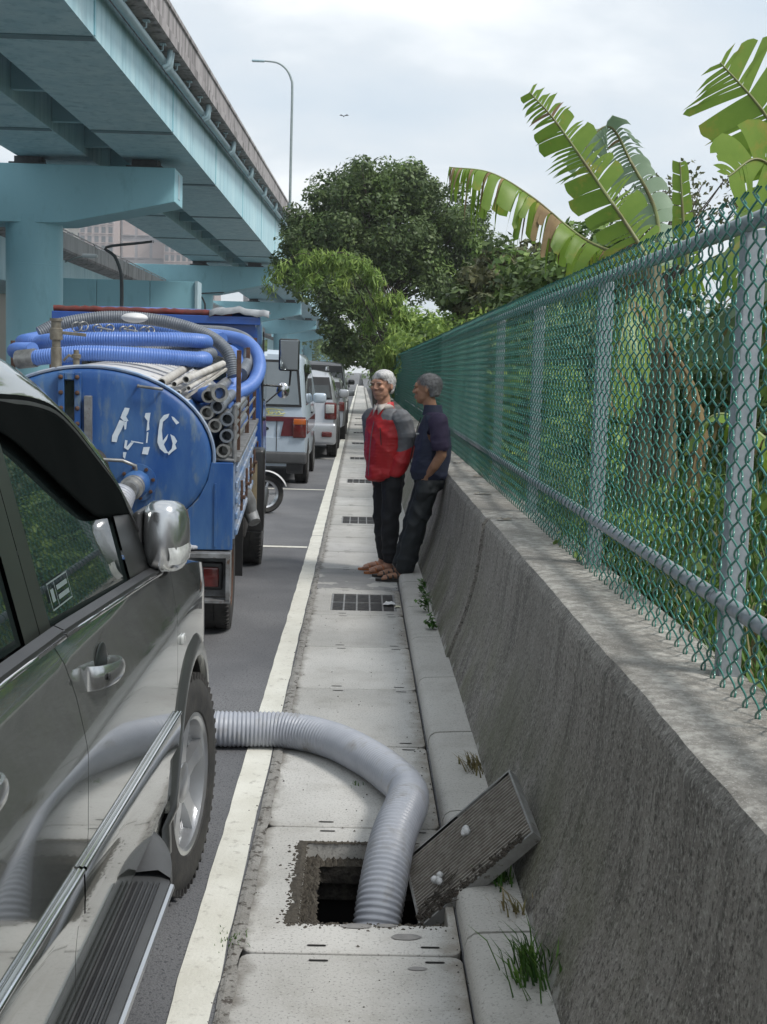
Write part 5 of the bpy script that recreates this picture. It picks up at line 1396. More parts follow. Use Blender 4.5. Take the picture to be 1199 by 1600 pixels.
def foot_chain(h, d, l=.185):
    h = Vector(h); d = Vector((d[0], d[1], 0)).normalized(); sd = Vector((-d.y, d.x, 0)); ch = [[(*(h + Vector((0, 0, .055))), .038), (*(h + Vector((0, 0, .0))), .036)],
        [(*(h - d * .02 + Vector((0, 0, -.01))), .034), (*(h + d * l * .45 + Vector((0, 0, -.012))), .034, .034, .026, 0), (*(h + d * l * .72 + Vector((0, 0, -.022))), .034, .034, .018, 0)]]
    for k in range(5):
        o = (.030 - .015 * k); e = l * (.92 - .035 * k); a = h + d * l * .70 + sd * o + Vector((0, 0, -.028)); b = h + d * e + sd * o * 1.1 + Vector((0, 0, -.031)); r = .0125 if k == 0 else .009
        ch.append([(*a, r), (*b, r)])
    return ch
# ---------------- man in the red jacket
def man_red():
    O = (.25, 10.55, 0); root = empty('person', O, 'white haired man in red and grey jacket and black trousers standing with hands in pockets', 'person')
    def L(x, y, z): return (x - O[0], y - O[1], z)
    fd = Vector((-.80, -.60, 0)); lf = Vector((.60, -.80, 0)); yaw = math.atan2(-.60, -.80)
    hd = L(.175, 10.50, 1.530); facey = math.atan2(-.80, -.60)
    ch, hc, cut, feats = head_parts(root, hd, facey, .02, M_skinA, M_hairA, 'white', L(.20, 10.53, 1.36), 1.02)
    def S(x, y, z, rf, rl, rz): return (*L(x, y, z), rf, rl, rz, yaw)
    lsh, rsh = (.335, 10.42, 1.275), (.095, 10.68, 1.27)
    lel, rel = (.385, 10.40, 1.035), (.10, 10.76, 1.03); lwr, rwr = (.305, 10.395, .845), (.13, 10.64, .84)
    body = ch + [[S(.21, 10.55, 1.30, .085, .15, .06), S(.215, 10.55, 1.15, .10, .155, .08), S(.22, 10.55, 1.0, .11, .15, .08), S(.25, 10.55, .88, .10, .15, .08)]]
    legs = [[(*L(.29, 10.47, .84), .075), (*L(.285, 10.44, .46), .052), (*L(.262, 10.45, .10), .036)], [(*L(.21, 10.62, .84), .075), (*L(.20, 10.62, .46), .052), (*L(.222, 10.62, .10), .036)]]
    arms = [[(*L(*lsh), .05), (*L(*lel), .040), (*L(*lwr), .030)], [(*L(*rsh), .05), (*L(*rel), .040), (*L(*rwr), .030)]]
    body += legs + arms + hand_chain(L(*lwr), (-.15, .25, -1), (.6, -.8, 0), -1) + hand_chain(L(*rwr), (.1, -.2, -1), (-.6, .8, 0), 1)
    body += foot_chain(L(.262, 10.45, .055), (-.95, -.35)) + foot_chain(L(.222, 10.62, .055), (-.97, -.2))
    blob('body', body, [M_skinA], root, .0065, 2); feats()
    blob('hair', hc, [M_hairA], root, .005, 2, cut=cut, wrinkle=.010); strands(root, hd, facey, 1.02, M_hairA, 2200, .026, cut, 1)
    # jacket: torso, collar, sleeves
    tor = [S(.205, 10.54, 1.315, .080, .150, .050), S(.20, 10.54, 1.25, .105, .195, .06), S(.20, 10.54, 1.12, .130, .200, .08), S(.205, 10.54, .98, .142, .195, .08), S(.22, 10.54, .86, .148, .19, .07), S(.222, 10.54, .80, .145, .185, .030)]
    tor = [tor, [S(.165, 10.50, .84, .10, .12, .08), S(.16, 10.49, .785, .095, .11, .03)], [S(.200, 10.53, 1.35, .070, .080, .035)]]
    sl = [[(*L(*lsh), .080), (*L(lel[0], lel[1], lel[2] + .12), .076), (*L(*lel), .072), (*L(.345, 10.38, .93), .068), (*L(.310, 10.385, .850), .062)],
          [(*L(*rsh), .076), (*L(*rel), .066), (*L(*rwr), .055)]]
    def pick(x, y, z):
        X, Y = x + O[0], y + O[1]; f = (X - .205) * fd.x + (Y - 10.54) * fd.y; l = (X - .205) * lf.x + (Y - 10.54) * lf.y
        if z > 1.255 + .12 * max(0, f) and (l > .06 or f < 0) and f < .09: return 1
        return 0
    def picks(x, y, z):
        X, Y = x + O[0], y + O[1]; f = (X - .36) * fd.x + (Y - 10.42) * fd.y
        return 1 if z > 1.045 - .5 * f and f > -.058 else 0
    jk = blob('jacket', tor, [M_jred, M_jgrey], root, .008, 3, pick=pick, wrinkle=.013)
    for q in sl: blob('sleeve', [q], [M_jred, M_jgrey], jk, .007, 3, pick=picks, wrinkle=.014)
    mb = MB()
    for k in range(24):
        pass
    cw = [(.200, 10.53, 1.352)]
    mb = MB(); rows = []
    for i in range(25):
        a = yaw + RAD(38) + RAD(284) * i / 24; row = []
        for z, r in ((1.325, .096), (1.365, .080), (1.405, .074), (1.408, .068), (1.36, .070)): row.append((L(.200, 10.535, 0)[0] + r * math.cos(a) * 1.0, L(.2, 10.535, 0)[1] + r * math.sin(a) * 1.0, z - .03 * max(0, math.cos(a - yaw))))
        rows.append(row)
    mb.grid(rows); mb.build('jacket_collar', M_jred, jk, smooth=60)
    mb = MB(); rows = []
    for i in range(21):
        a = yaw - RAD(140) + RAD(280) * i / 20; row = []
        for z, r in ((1.36, .078), (1.400, .066), (1.402, .060)): row.append((L(.200, 10.53, 0)[0] + r * math.cos(a), L(.2, 10.53, 0)[1] + r * math.sin(a), z - .02 * max(0, math.cos(a - yaw))))
        rows.append(row)
    mb.grid(rows); p0 = L(.155, 10.49, 0)
    mb.add([(p0[0] - .01, p0[1] - .028, 1.385), (p0[0] + .05, p0[1] - .062, 1.375), (p0[0] - .01, p0[1] - .055, 1.30)], [(0, 1, 2)]); mb.add([(p0[0] - .04, p0[1] + .01, 1.385), (p0[0] - .015, p0[1] - .03, 1.375), (p0[0] - .05, p0[1] - .03, 1.29)], [(0, 1, 2)])
    mb.build('shirt_collar', M_shirt, root, smooth=60, solid=.003)
    # zip line and pocket welt
    c0 = Vector(L(.205, 10.54, 0))
    def onj(l, z, off=.0):
        rf = interp(z, [(.80, .150), (.98, .146), (1.12, .134), (1.25, .108), (1.32, .085)]); rl = .2; f = rf * math.sqrt(max(0, 1 - (l / rl) ** 2)) + off; return c0 + fd * f + lf * l + Vector((0, 0, z))
    mb = MB(); mb.tube([onj(.0, z, .004) for z in (.80, .9, 1.0, 1.1, 1.2, 1.29)], .0035, 5); mb.build('zip', M_jgrey, jk, smooth=50)
    mb = MB(); mb.tube([onj(.085, 1.20, .006), onj(.115, 1.06, .006)], .004, 5); mb.build('chest_pocket', M_eye, jk, smooth=50)
    # trousers
    T = [[S(.245, 10.545, .90, .115, .165, .05), S(.25, 10.545, .80, .122, .17, .08)],
         [(*L(.300, 10.425, .79), .072), (*L(.300, 10.42, .70), .060)], [(*L(.285, 10.475, .80), .098), (*L(.285, 10.45, .62), .086), (*L(.272, 10.44, .45), .076), (*L(.275, 10.45, .25), .066), (*L(.275, 10.455, .115), .060)],
         [(*L(.215, 10.62, .80), .098), (*L(.205, 10.625, .62), .086), (*L(.205, 10.63, .45), .074), (*L(.22, 10.625, .25), .062), (*L(.235, 10.62, .13), .056)]]
    blob('trousers', T, [M_trou], root, .008, 3, wrinkle=.014, cut=lambda x, y, z: z < .085)
    for (hx, hy, d) in ((.262, 10.45, (-.95, -.35)), (.222, 10.62, (-.97, -.2))):
        D = Vector((*d, 0)).normalized(); sd = Vector((-D.y, D.x, 0)); h = Vector(L(hx, hy, 0)); mb = MB(); P = []
        for k in range(16):
            a = 2 * math.pi * k / 16; q = h + D * (.075 + .135 * math.cos(a)) + sd * .043 * math.sin(a); P.append((q.x, q.y))
        mb.prism(P, 'Z', .001, .018); s1 = mb.build('sandal', M_sandal, root, smooth=40)
        for f0 in (.05, .115):
            mb = MB(); mb.tube([h + D * f0 + sd * .043 + Vector((0, 0, .015)), h + D * f0 + sd * .034 + Vector((0, 0, .06 - f0 * .18)), h + D * (f0 + .01) + Vector((0, 0, .082 - f0 * .28)), h + D * f0 - sd * .034 + Vector((0, 0, .06 - f0 * .18)), h + D * f0 - sd * .043 + Vector((0, 0, .015))], .009, 6); mb.build('strap', M_sandal, s1, smooth=60)
man_red()
# ---------------- man in the navy vest leaning on the wall
def man_navy():
    O = (.45, 10.15, 0); root = empty('person', O, 'grey haired man in navy vest and purple shirt leaning back against the concrete wall', 'person')
    def L(x, y, z): return (x - O[0], y - O[1], z)
    yaw = RAD(176); hd = L(.520, 10.15, 1.520)
    ch, hc, cut, feats = head_parts(root, hd, RAD(168), -.02, M_skinB, M_hairB, 'grey', L(.565, 10.15, 1.345), 1.02)
    def S(x, y, z, rf, rl, rz): return (*L(x, y, z), rf, rl, rz, yaw)
    lsh, rsh = (.610, 9.975, 1.275), (.60, 10.33, 1.27); lel, rel = (.640, 9.93, 1.02), (.62, 10.37, 1.02); lwr, rwr = (.540, 10.005, .850), (.52, 10.30, .84)
    hips = (.585, 10.15, .86)
    la, ra = (.385, 10.06, .10), (.36, 10.25, .10)
    body = ch + [[S(.59, 10.15, 1.29, .085, .15, .05), S(.59, 10.15, 1.15, .10, .15, .08), S(.575, 10.15, 1.0, .11, .15, .08), S(.575, 10.15, .88, .10, .15, .08)],
        [(*L(.57, 10.08, .84), .075), (*L(.475, 10.06, .46), .052), (*L(*la), .036)], [(*L(.57, 10.23, .84), .075), (*L(.455, 10.25, .46), .052), (*L(*ra), .036)],
        [(*L(*lsh), .05), (*L(lel[0], lel[1], lel[2] + .1), .045), (*L(*lel), .043), (*L(.59, 9.945, .93), .038), (*L(*lwr), .028)], [(*L(*rsh), .05), (*L(*rel), .043), (*L(*rwr), .028)]]
    body += hand_chain(L(*lwr), (-.18, .30, -1), (-.2, -1, 0), -1) + hand_chain(L(*rwr), (-.2, -.1, -1), (-.2, 1, 0), 1)
    body += foot_chain(L(.375, 10.055, .055), (-1, -.12)) + foot_chain(L(.35, 10.25, .055), (-1, -.05))
    blob('body', body, [M_skinB], root, .0065, 2); feats()
    blob('hair', hc, [M_hairB], root, .005, 2, cut=cut, wrinkle=.010); strands(root, hd, RAD(168), 1.02, M_hairB, 2600, .024, cut, 2)
    # purple shirt: shoulders and short sleeves
    sh = [[S(.59, 10.15, 1.31, .085, .155, .045), S(.59, 10.15, 1.20, .10, .17, .06)],
          [(*L(*lsh), .076), (*L(.625, 9.945, 1.17), .076), (*L(.630, 9.935, 1.085), .074)], [(*L(*rsh), .076), (*L(.615, 10.35, 1.09), .072)]]
    blob('shirt', sh, [M_purple], root, .008, 3, wrinkle=.010, cut=lambda x, y, z: z < 1.055)
    vs_ = [[S(.575, 10.15, 1.345, .078, .085, .035)], [S(.590, 10.15, 1.30, .095, .165, .045), S(.590, 10.15, 1.22, .128, .185, .06), S(.588, 10.15, 1.10, .150, .190, .07), S(.572, 10.15, .96, .158, .188, .07), S(.560, 10.15, .875, .158, .18, .05), S(.565, 10.15, .82, .145, .17, .025)]]
    def cutv(x, y, z):
        X, Y = x + O[0], y + O[1]
        for (a, b_, c_) in ((.605, 9.94, 1.20), (.605, 10.36, 1.20)):
            if abs(Y - 10.15) > .158 and ((X - a) / .080) ** 2 + ((z - c_) / .105) ** 2 < 1: return True
        return False
    v = blob('vest', vs_, [M_vest], root, .008, 3, wrinkle=.012, cut=cutv)
    mb = MB(); rows = []
    for i in range(25):
        a = yaw + RAD(30) + RAD(300) * i / 24; rows.append([(L(.572, 10.15, 0)[0] + r * math.cos(a), r * math.sin(a), z) for z, r in ((1.32, .092), (1.365, .080), (1.40, .074), (1.402, .067), (1.35, .07))])
    mb.grid(rows); mb.build('vest_collar', M_vest, v, smooth=60)
    mb = MB(); p = L(.455, 10.06, 1.175); mb.obox(p, (.03, .004, .010), Matrix.Rotation(RAD(35), 3, 'Z')); mb.build('chest_label', M_white, v)
    mb = MB(); c0 = Vector(L(.585, 10.15, 0)); mb.tube([(L(.585 - rf, 0, 0)[0], .01, z) for z, rf in ((.84, .150), (.96, .175), (1.10, .152), (1.22, .126), (1.30, .10))], .004, 5); mb.build('zip', M_eye, v, smooth=50)
    T = [[S(.565, 10.15, .865, .122, .160, .045), S(.575, 10.15, .79, .128, .165, .08)],
         [(*L(.530, 10.025, .765), .066), (*L(.510, 10.02, .69), .058)], [(*L(.560, 10.085, .80), .100), (*L(.515, 10.07, .62), .090), (*L(.470, 10.06, .46), .082), (*L(.430, 10.055, .28), .080), (*L(.395, 10.055, .12), .082)],
         [(*L(.565, 10.225, .80), .100), (*L(.51, 10.24, .62), .088), (*L(.455, 10.25, .46), .080), (*L(.41, 10.25, .28), .074), (*L(.375, 10.25, .13), .074)]]
    blob('trousers', T, [M_trou2], root, .008, 3, wrinkle=.016, cut=lambda x, y, z: z < .050)
    for (hx, hy, d) in ((.375, 10.055, (-1, -.12)), (.35, 10.25, (-1, -.05))):
        D = Vector((*d, 0)).normalized(); sd = Vector((-D.y, D.x, 0)); h = Vector(L(hx, hy, 0)); mb = MB(); P = []
        for k in range(16):
            a = 2 * math.pi * k / 16; q = h + D * (.08 + .14 * math.cos(a)) + sd * .045 * math.sin(a); P.append((q.x, q.y))
        mb.prism(P, 'Z', .001, .022); s1 = mb.build('sandal', M_sandalb, root, smooth=40)
        for f0 in (.045, .085, .125):
            mb = MB(); mb.tube([h + D * f0 + sd * .043 + Vector((0, 0, .015)), h + D * f0 + sd * .034 + Vector((0, 0, .062 - f0 * .18)), h + D * (f0 + .01) + Vector((0, 0, .084 - f0 * .28)), h + D * f0 - sd * .034 + Vector((0, 0, .062 - f0 * .18)), h + D * f0 - sd * .043 + Vector((0, 0, .015))], .007, 6); mb.build('strap', M_sandalb, s1, smooth=60)
man_navy()
# ================================================================ ELEVATED ROAD BRIDGE
M_blue = mk('bridge_blue_paint', (.245, .49, .565), (.28, .54, .61), scale=.5, rough=.5, stretch=(1, 1, .35), c3=(.19, .40, .46), scale3=2.0, f3=(.55, .8), spec=.4)
M_bluew = mk('bridge_blue_paint_streaked', (.34, .57, .64), (.46, .67, .72), scale=1.6, rough=.5, stretch=(1, 1.0, .12), c3=(.22, .44, .51), scale3=3.0, f3=(.5, .72))
M_soff = mk('bridge_blue_shaded', (.21, .40, .45), (.25, .45, .50), scale=.3, rough=.55)  # same blue paint, darkened in colour for the shade under the deck
M_parap = mk('stained_parapet_concrete', (.27, .25, .25), (.38, .355, .355), scale=1.4, rough=.9, stretch=(1, 1, .18), c3=(.09, .085, .085), scale3=2.6, f3=(.48, .66))
M_parap2 = mk('pale_ramp_concrete', (.50, .47, .47), (.60, .57, .57), scale=1.4, rough=.9, stretch=(1, 1, .18), c3=(.30, .28, .28), scale3=2.6, f3=(.5, .66))
M_pipeb = mk('pale_drain_pipe', (.30, .43, .48), (.38, .50, .54), scale=2, rough=.5)
M_soffd = mk('dark_splice_paint', (.10, .19, .215), (.13, .24, .27), scale=2, rough=.6)
M_bear = mk('bearing_block', (.035, .04, .045), (.06, .065, .07), rough=.7)
ZB = [(-30, 8.3), (20, 8.58), (46, 8.74), (92, 9.03), (140, 8.95), (1200, 8.0)]
ZT = [(-30, 7.9 + .3), (20, 9.47), (30, 9.82), (46, 10.37), (60, 10.85), (75, 11.37), (92, 11.95), (104, 12.0), (135, 10.5), (1200, 9.6)]
YS = [-25, 0, 12, 20, 26, 32, 39, 46, 53, 60, 67, 75, 83, 92, 104, 120, 135, 160, 200, 260, 340, 460, 650, 900]
PX = [(20, -5.3), (92, -5.25), (1200, -5.25)]
BOFF = (-9.1, 46, 0)
def loft(mb, prof, ys=YS, m=0, close=True):
    rows = []
    for y in ys: rows.append([(x, y, z) for x, z in prof(y)])
    mb.grid([list(r) for r in rows], m, closed_u=close)
def span(mb_name, prof, mat, par, smooth=None, ys=YS, fix=True):
    mb = MB(off=BOFF); loft(mb, prof, ys); return mb.build(mb_name, mat, par, smooth=smooth, fix=fix)
bridge = empty('elevated_road_bridge', BOFF, 'long light blue steel box girder road bridge on round columns high above the parked cars', 'bridge')
zb = lambda y: interp(y, ZB)
zt = lambda y: interp(y, ZT)
span('box_girder', lambda y: [(-5.92, zt(y)), (-5.92, zb(y)), (-8.42, zb(y)), (-8.42, zt(y))], [M_bluew], bridge)
span('box_girder', lambda y: [(-9.62, zt(y)), (-9.62, zb(y)), (-12.1, zb(y)), (-12.1, zt(y))], [M_bluew], bridge)
span('deck', lambda y: [(-5.25, zt(y) + .10), (-5.93, zt(y) + .004), (-8.41, zt(y) + .004), (-9.63, zt(y) + .004), (-12.08, zt(y) + .004), (-12.9, zt(y) + .10), (-12.9, zt(y) + .35), (-5.25, zt(y) + .35)], M_parap, bridge)
# bottom flange lip + top flange + pipe
for x in (-5.90, -8.44, -9.60, -12.12): pass
def ridge(name, x, f, r, mat, ys=None):
    ys = ys or [lerp(a, b, t) for a, b in zip(YS, YS[1:]) for t in (0, .5)]; mb = MB(off=BOFF); mb.tube([(x, y, f(y)) for y in ys if y > -30], r, 8); return mb.build(name, mat, bridge, smooth=60)
ridge('drain_pipe', -5.60, lambda y: zt(y) - .16, .115, M_pipeb)
# parapet in sections with joints
ysec = [-20 + 4.0 * i for i in range(36)]
for i, (a, b_) in enumerate(zip(ysec, ysec[1:])):
    mb = MB(off=BOFF); px = -5.25
    rows = []
    for y in (a + .02, b_ - .02):
        z = zt(y) + .10; rows.append([(px + .002, y, z - .02), (px + .06, y, z), (px + .06, y, z + .26), (px, y, z + .30), (px, y, z + .84), (px + .05, y, z + .86), (px + .05, y, z + .97), (px - .22, y, z + .97), (px - .22, y, z - .02)])
    mb.grid(rows, closed_u=True); K = 9; mb.f += [tuple(range(K)), tuple(reversed(range(K, 2 * K)))]; mb.m += [0, 0]
    mb.build('parapet', M_parap, bridge, fix=True)
mb = MB(off=BOFF); loft(mb, lambda y: [(-5.25, zt(y) + .10), (-5.25, zt(y) + 1.05), (-5.47, zt(y) + 1.05), (-5.47, zt(y) + .1)], [y for y in YS if y >= 120]); mb.build('parapet', M_parap, bridge, fix=True)
mb = MB(off=BOFF); loft(mb, lambda y: [(-12.9, zt(y) + .10), (-12.9, zt(y) + 1.05), (-12.68, zt(y) + 1.05), (-12.68, zt(y) + .1)]); mb.build('parapet', M_parap, bridge, fix=True)
# web stiffener seams, soffit seams
for k, y in enumerate([17, 28.5, 40, 51.5, 63, 74.5, 86, 97.5]):
    mb = MB(off=BOFF); mb.box((-5.925, y, zb(y) + .02), (-5.895, y + .12, zt(y) - .02)); mb.build('web_splice', M_blue, bridge)
    mb = MB(off=BOFF); mb.box((-8.40, y, zb(y) - .03), (-5.94, y + .35, zb(y) - .003)); mb.build('soffit_splice', M_soffd, bridge)
    mb = MB(off=BOFF); mb.box((-12.08, y, zb(y) - .03), (-9.64, y + .35, zb(y) - .003)); mb.build('soffit_splice', M_soffd, bridge)
for k in range(26):
    y = 8 + 4.6 * k; mb = MB(off=BOFF); mb.box((-9.61, y, zb(y) + .25), (-8.43, y + .25, zt(y) - .25)); mb.build('diaphragm', M_soff, bridge)
# hangers and drain spouts under the overhang
for k in range(30):
    y = 14 + 2.6 * k; z = zt(y); mb = MB(off=BOFF)
    mb.tube([(-5.42, y, z + .08), (-5.42, y, z - .12)], .02, 5); mb.box((-5.50, y - .10, z + .02), (-5.34, y + .10, z + .05)); mb.tube([(-5.42, y, z - .12), (-5.60, y, z - .16)], .018, 5); mb.build('pipe_hanger', M_pipeb, bridge)
for k in range(9):
    y = 18.5 + 8.6 * k; z = zt(y)
    for q in (0, .34): mb = MB(off=BOFF); mb.tube([(-5.36, y + q, z + .10), (-5.40, y + q, z - .30), (-5.55, y + q, z - .38)], .075, 8); mb.build('down_spout', M_pipeb, bridge, smooth=60)
# piers
for k in range(12):
    Y = 46 + 46 * k; zc = zb(Y) - .34
    if k == 0: pass
    off = (-11.6, Y, 0)
    pr = MB(off=off)
    pr.lathe([(.98, -.2), (.98, zc - 3.4), (.985, zc - 3.395), (.985, zc - 3.37), (.98, zc - 3.365), (.98, zc - 1.7)], (-11.6, Y, 0), 'Z', 40 if k < 2 else 16)
    pier = pr.build('pier', M_blue, bridge, smooth=35); pier.location = (off[0] - BOFF[0], off[1] - BOFF[1], 0)
    mb = MB(off=off); poly = [(-6.56, zc), (-6.56, zc - 1.15), (-10.3, zc - 1.95), (-11.2, zc - 1.98), (-13.2, zc - 1.98), (-18.5, zc - 1.2), (-18.5, zc)]
    mb.prism(poly, 'Y', Y - .95, Y + .95); cap = mb.build('pier_cap', M_blue, pier, bevel=.03 if k < 2 else 0, fix=True)
    if k < 3:
        for x in (-6.575, ): mb = MB(off=off); mb.box((x - .0, Y - .22, zc - .95), (x + .03, Y + .22, zc - .12)); cp = mb.build('end_plate', M_pipeb, cap)
    for x in (-7.7, -11.6 if k else -11.75):
        mb = MB(off=off); mb.box((x - .62, Y - .5, zc + .003), (x + .62, Y + .5, zc + .12)); mb.box((x - .45, Y - .4, zc + .12), (x + .45, Y + .4, zc + .33)); mb.build('bearing', M_bear, pier)
# ---------------- second, lower bridge on the left
B2 = (-15, 60, 0)
b2 = empty('ramp_bridge', B2, 'lower light blue ramp bridge with stained concrete parapet, left of the big bridge', 'bridge')
ys2 = [10, 30, 46, 60, 80, 100, 130, 180, 260, 400]
z2 = lambda y: interp(y, [(10, 6.9), (60, 6.75), (100, 6.62), (400, 6.0)])
mb = MB(off=B2); rows = [[(x, y, z) for x, z in [(-14.4, z2(y) - .2), (-14.4, z2(y) - 1.9), (-17.5, z2(y) - 1.9), (-17.5, z2(y) - .2)]] for y in ys2]; mb.grid(rows, closed_u=True); mb.build('box_girder', M_bluew, b2, fix=True)
mb = MB(off=B2); rows = [[(x, y, z) for x, z in [(-13.75, z2(y)), (-14.38, z2(y) - .19), (-20.5, z2(y) - .19), (-20.5, z2(y) + .1), (-13.75, z2(y) + .1)]] for y in ys2]; mb.grid(rows, closed_u=True); mb.build('deck', M_parap, b2, fix=True)
for i in range(60):
    y = 16 + 3 * i; mb = MB(off=B2); mb.box((-13.95, y + .015, z2(y) + .10), (-13.73, y + 2.985, z2(y) + .80)); mb.build('parapet', M_parap2, b2)
for z in (.86, .98):
    mb = MB(off=B2); mb.tube([(-13.84, y, z2(y) + z) for y in ys2[:-1]], .035, 6); mb.build('guard_rail', M_parap2, b2, smooth=50)
mb = MB(off=B2); [mb.tube([(-13.84, 16 + 3 * i, z2(16 + 3 * i) + .79), (-13.84, 16 + 3 * i, z2(16 + 3 * i) + .98)], .03, 5) for i in range(55)]; mb.build('rail_posts', M_parap, b2)['kind'] = 'stuff'
for Y in (25, 110, 150, 190):
    mb = MB(off=B2); mb.lathe([(.8, 0), (.8, z2(Y) - 1.9)], (-16, Y, 0), 'Z', 20); mb.build('column', M_blue, b2, smooth=40)
# ---------------- cross beam portal behind the truck
PB = (-7.3, 58, 0)
pb = empty('cross_beam_portal', PB, 'plain light blue cross beam with vertical joints seen behind the tank truck cab', 'beam')
for i, (a, b_) in enumerate(((-13.6, -11.76), (-11.74, -9.42), (-9.40, -7.42))):
    mb = MB(off=PB); mb.box((a, 57.4, 3.6), (b_, 58.6, 5.36)); mb.build('beam_segment', M_blue, pb, bevel=.02)
mb = MB(off=PB); mb.box((-7.415, 57.3, 3.6), (-7.30, 58.7, 5.39)); mb.build('end_plate', M_pipeb, pb)
for x in (-13.0, -8.2): mb = MB(off=PB); mb.lathe([(.5, 0), (.5, 3.6)], (x, 58, 0), 'Z', 20); mb.build('column', M_blue, pb, smooth=40)

# ---------------- street lamps
M_lamp = mk('lamp_pole_grey', (.22, .27, .27), (.28, .33, .33), rough=.5, metal=.3)
M_lampd = mk('lamp_pole_dark', (.035, .045, .05), (.05, .06, .065), rough=.5)
def lamp(x, y, z0, h, reach, r, mat, label, curve=1.0, lift=.7):
    root = empty('street_lamp', (x, y, z0), label, 'street lamp'); mb = MB()
    P = [(0, 0, 0), (0, 0, h * .5), (0, 0, h - curve)] + [(-(curve * .9) * (1 - math.cos(t)), 0, h - curve + (curve + lift * .6) * math.sin(t)) for t in (.4, .8, 1.2)] + [(-reach * .6, 0, h + lift * .75), (-reach, 0, h + lift * .85)]
    mb.tube(bez(P, 4), [r * lerp(1, .55, i / (4 * (len(P) - 1))) for i in range(4 * (len(P) - 1) + 1)], 8); mb.lathe([(r * 1.9, 0), (r * 1.9, .3), (r, .35)], (0, 0, 0), 'Z', 10); mb.build('pole', mat, root, smooth=50)
    mb = MB(); mb.rbox((-reach - (.72 if reach > 0 else -.3), -.13, h + lift * .85 - .07), (-reach + .05, .13, h + lift * .85 + .05), .05); mb.build('lamp_head', M_pipeb if mat is M_lamp else mat, root, smooth=60)
lamp(-4.62, 80, 11.4, 8.25, 1.75, .085, M_lamp, 'tall pale street lamp rising from the bridge parapet against the sky', 1.1, .55)
lamp(-4.9, 150, 10.6, 9.9, 1.9, .085, M_lamp, 'distant street lamp whose arm shows just above the big tree', 1.1, .5)
lamp(-9.65, 52, 0, 5.95, -1.2, .085, M_lampd, 'dark curved street lamp standing in front of the blue cross beam', 1.1, .7)
lamp(-10.2, 84, 0, 6.2, -1.2, .07, M_lampd, 'smaller dark street lamp at the right end of the blue cross beam', .8, .3)
for i, (px_, Y, z) in enumerate(((-13.75, 60, 6.45), (-13.75, 95, 6.7))):
    root = empty('wall_lamp', (px_, Y, z), ['pale lamp arm on the ramp parapet, nearest the round column', 'pale lamp arm on the ramp parapet, right of the dark lamp'][i], 'lamp')
    mb = MB(); mb.tube([(0, 0, -.2), (.5, 0, .0), (.9, 0, .1)], .03, 6); mb.build('arm', M_lamp, root)
    mb = MB(); mb.rbox((.8, -.15, .04), (1.5, .15, .20), .05); mb.build('lamp_head', M_white, root, smooth=50)
# ---------------- far apartment blocks
M_b1 = mk('pinkish_tile_facade', (.36, .30, .29), (.42, .36, .34), scale=.05, rough=.8)
M_b2 = mk('grey_tile_facade', (.27, .265, .28), (.31, .305, .32), scale=.05, rough=.8)
M_b3 = mk('cream_facade', (.55, .52, .46), (.60, .57, .5), scale=.05, rough=.8)
M_win = mk('far_window', (.07, .08, .09), (.14, .15, .16), scale=.3, rough=.15)
def block(x0, x1, y0, y1, h, mat, label, nx, wz, wh, ww, side=True, name='apartment_building', zstart=30, pan=False):
    root = empty(name, ((x0 + x1) / 2, y0, 0), label, 'building'); cx = (x0 + x1) / 2
    mb = MB(); mb.box((x0 - cx, 0, 0), (x1 - cx, y1 - y0, h)); mb.build('wall', mat, root)
    mb = MB(); mb.box((x0 - cx - .3, -.3, h), (x1 - cx + .3, y1 - y0 + .3, h + 1)); mb.build('roof', M_b2, root)
    wm = MB(); wm.box((-ww / 2, -.14, 0), (ww / 2, -.02, wh)); w0 = wm.build('window', M_win if not pan else M_b1, root); fm = MB(); fm.box((-ww / 2 - .15, -.5, -.35), (ww / 2 + .15, -.0, -.1)); f0 = fm.build('sill', mat if not pan else M_b2, w0)
    first = True; z = zstart
    while z < h - wh - .5:
        for i in range(nx):
            x = lerp(x0, x1, (i + .5) / nx) - cx
            if first: w0.location = (x, 0, z); first = False
            else:
                c = w0.copy(); COL.objects.link(c); c.location = (x, 0, z); d = f0.copy(); COL.objects.link(d); d.parent = c
        z += wz
    return root
block(-128, -107, 500, 520, 74, M_b3, 'cream apartment building just right of the round column', 6, 3.4, 1.8, 1.7, zstart=46)
block(-106.5, -93.5, 488, 508, 74, M_b1, 'pinkish apartment building full of small windows behind the ramp', 5, 3.4, 2.2, 1.5, zstart=40)
block(-93, -76, 500, 520, 66, M_b2, 'plain grey building with large square recesses behind the ramp', 3, 8.5, 6.0, 4.6, zstart=34, name='grey_building', pan=True)
block(-75.5, -56, 492, 512, 58, M_b1, 'lower pinkish building with rows of windows, rightmost behind the ramp', 9, 3.4, 2.2, 1.3, zstart=24)
block(-48, -30, 520, 530, 34, M_b2, 'dim grey building at the end of the street under the bridge', 8, 3.4, 1.8, 1.5, zstart=4)
# beige wall left of the column
mb = MB(); mb.box((-40, 62, 0), (-16.8, 62.4, 5.2)); tag(mb.build('beige_wall', M_b3, None), 'beige wall strip left of the big round blue column', 'wall')
# bird
mb = MB(); mb.ball((0, 0, 0), (.035, .10, .03), 6); mb.add([(0, .03, .02), (.16, -.02, .10), (.26, -.10, .03), (.02, -.05, .01)], [(0, 1, 2, 3)]); mb.add([(0, .03, .02), (-.02, -.05, .01), (-.22, -.08, .02), (-.14, 0, .09)], [(0, 1, 2, 3)])
o = mb.build('bird', M_dark, None, solid=.01); o.scale = (.6, .6, .6); o.location = (-.73, 40, 9.33); tag(o, 'small dark bird flying in the open sky', 'bird')

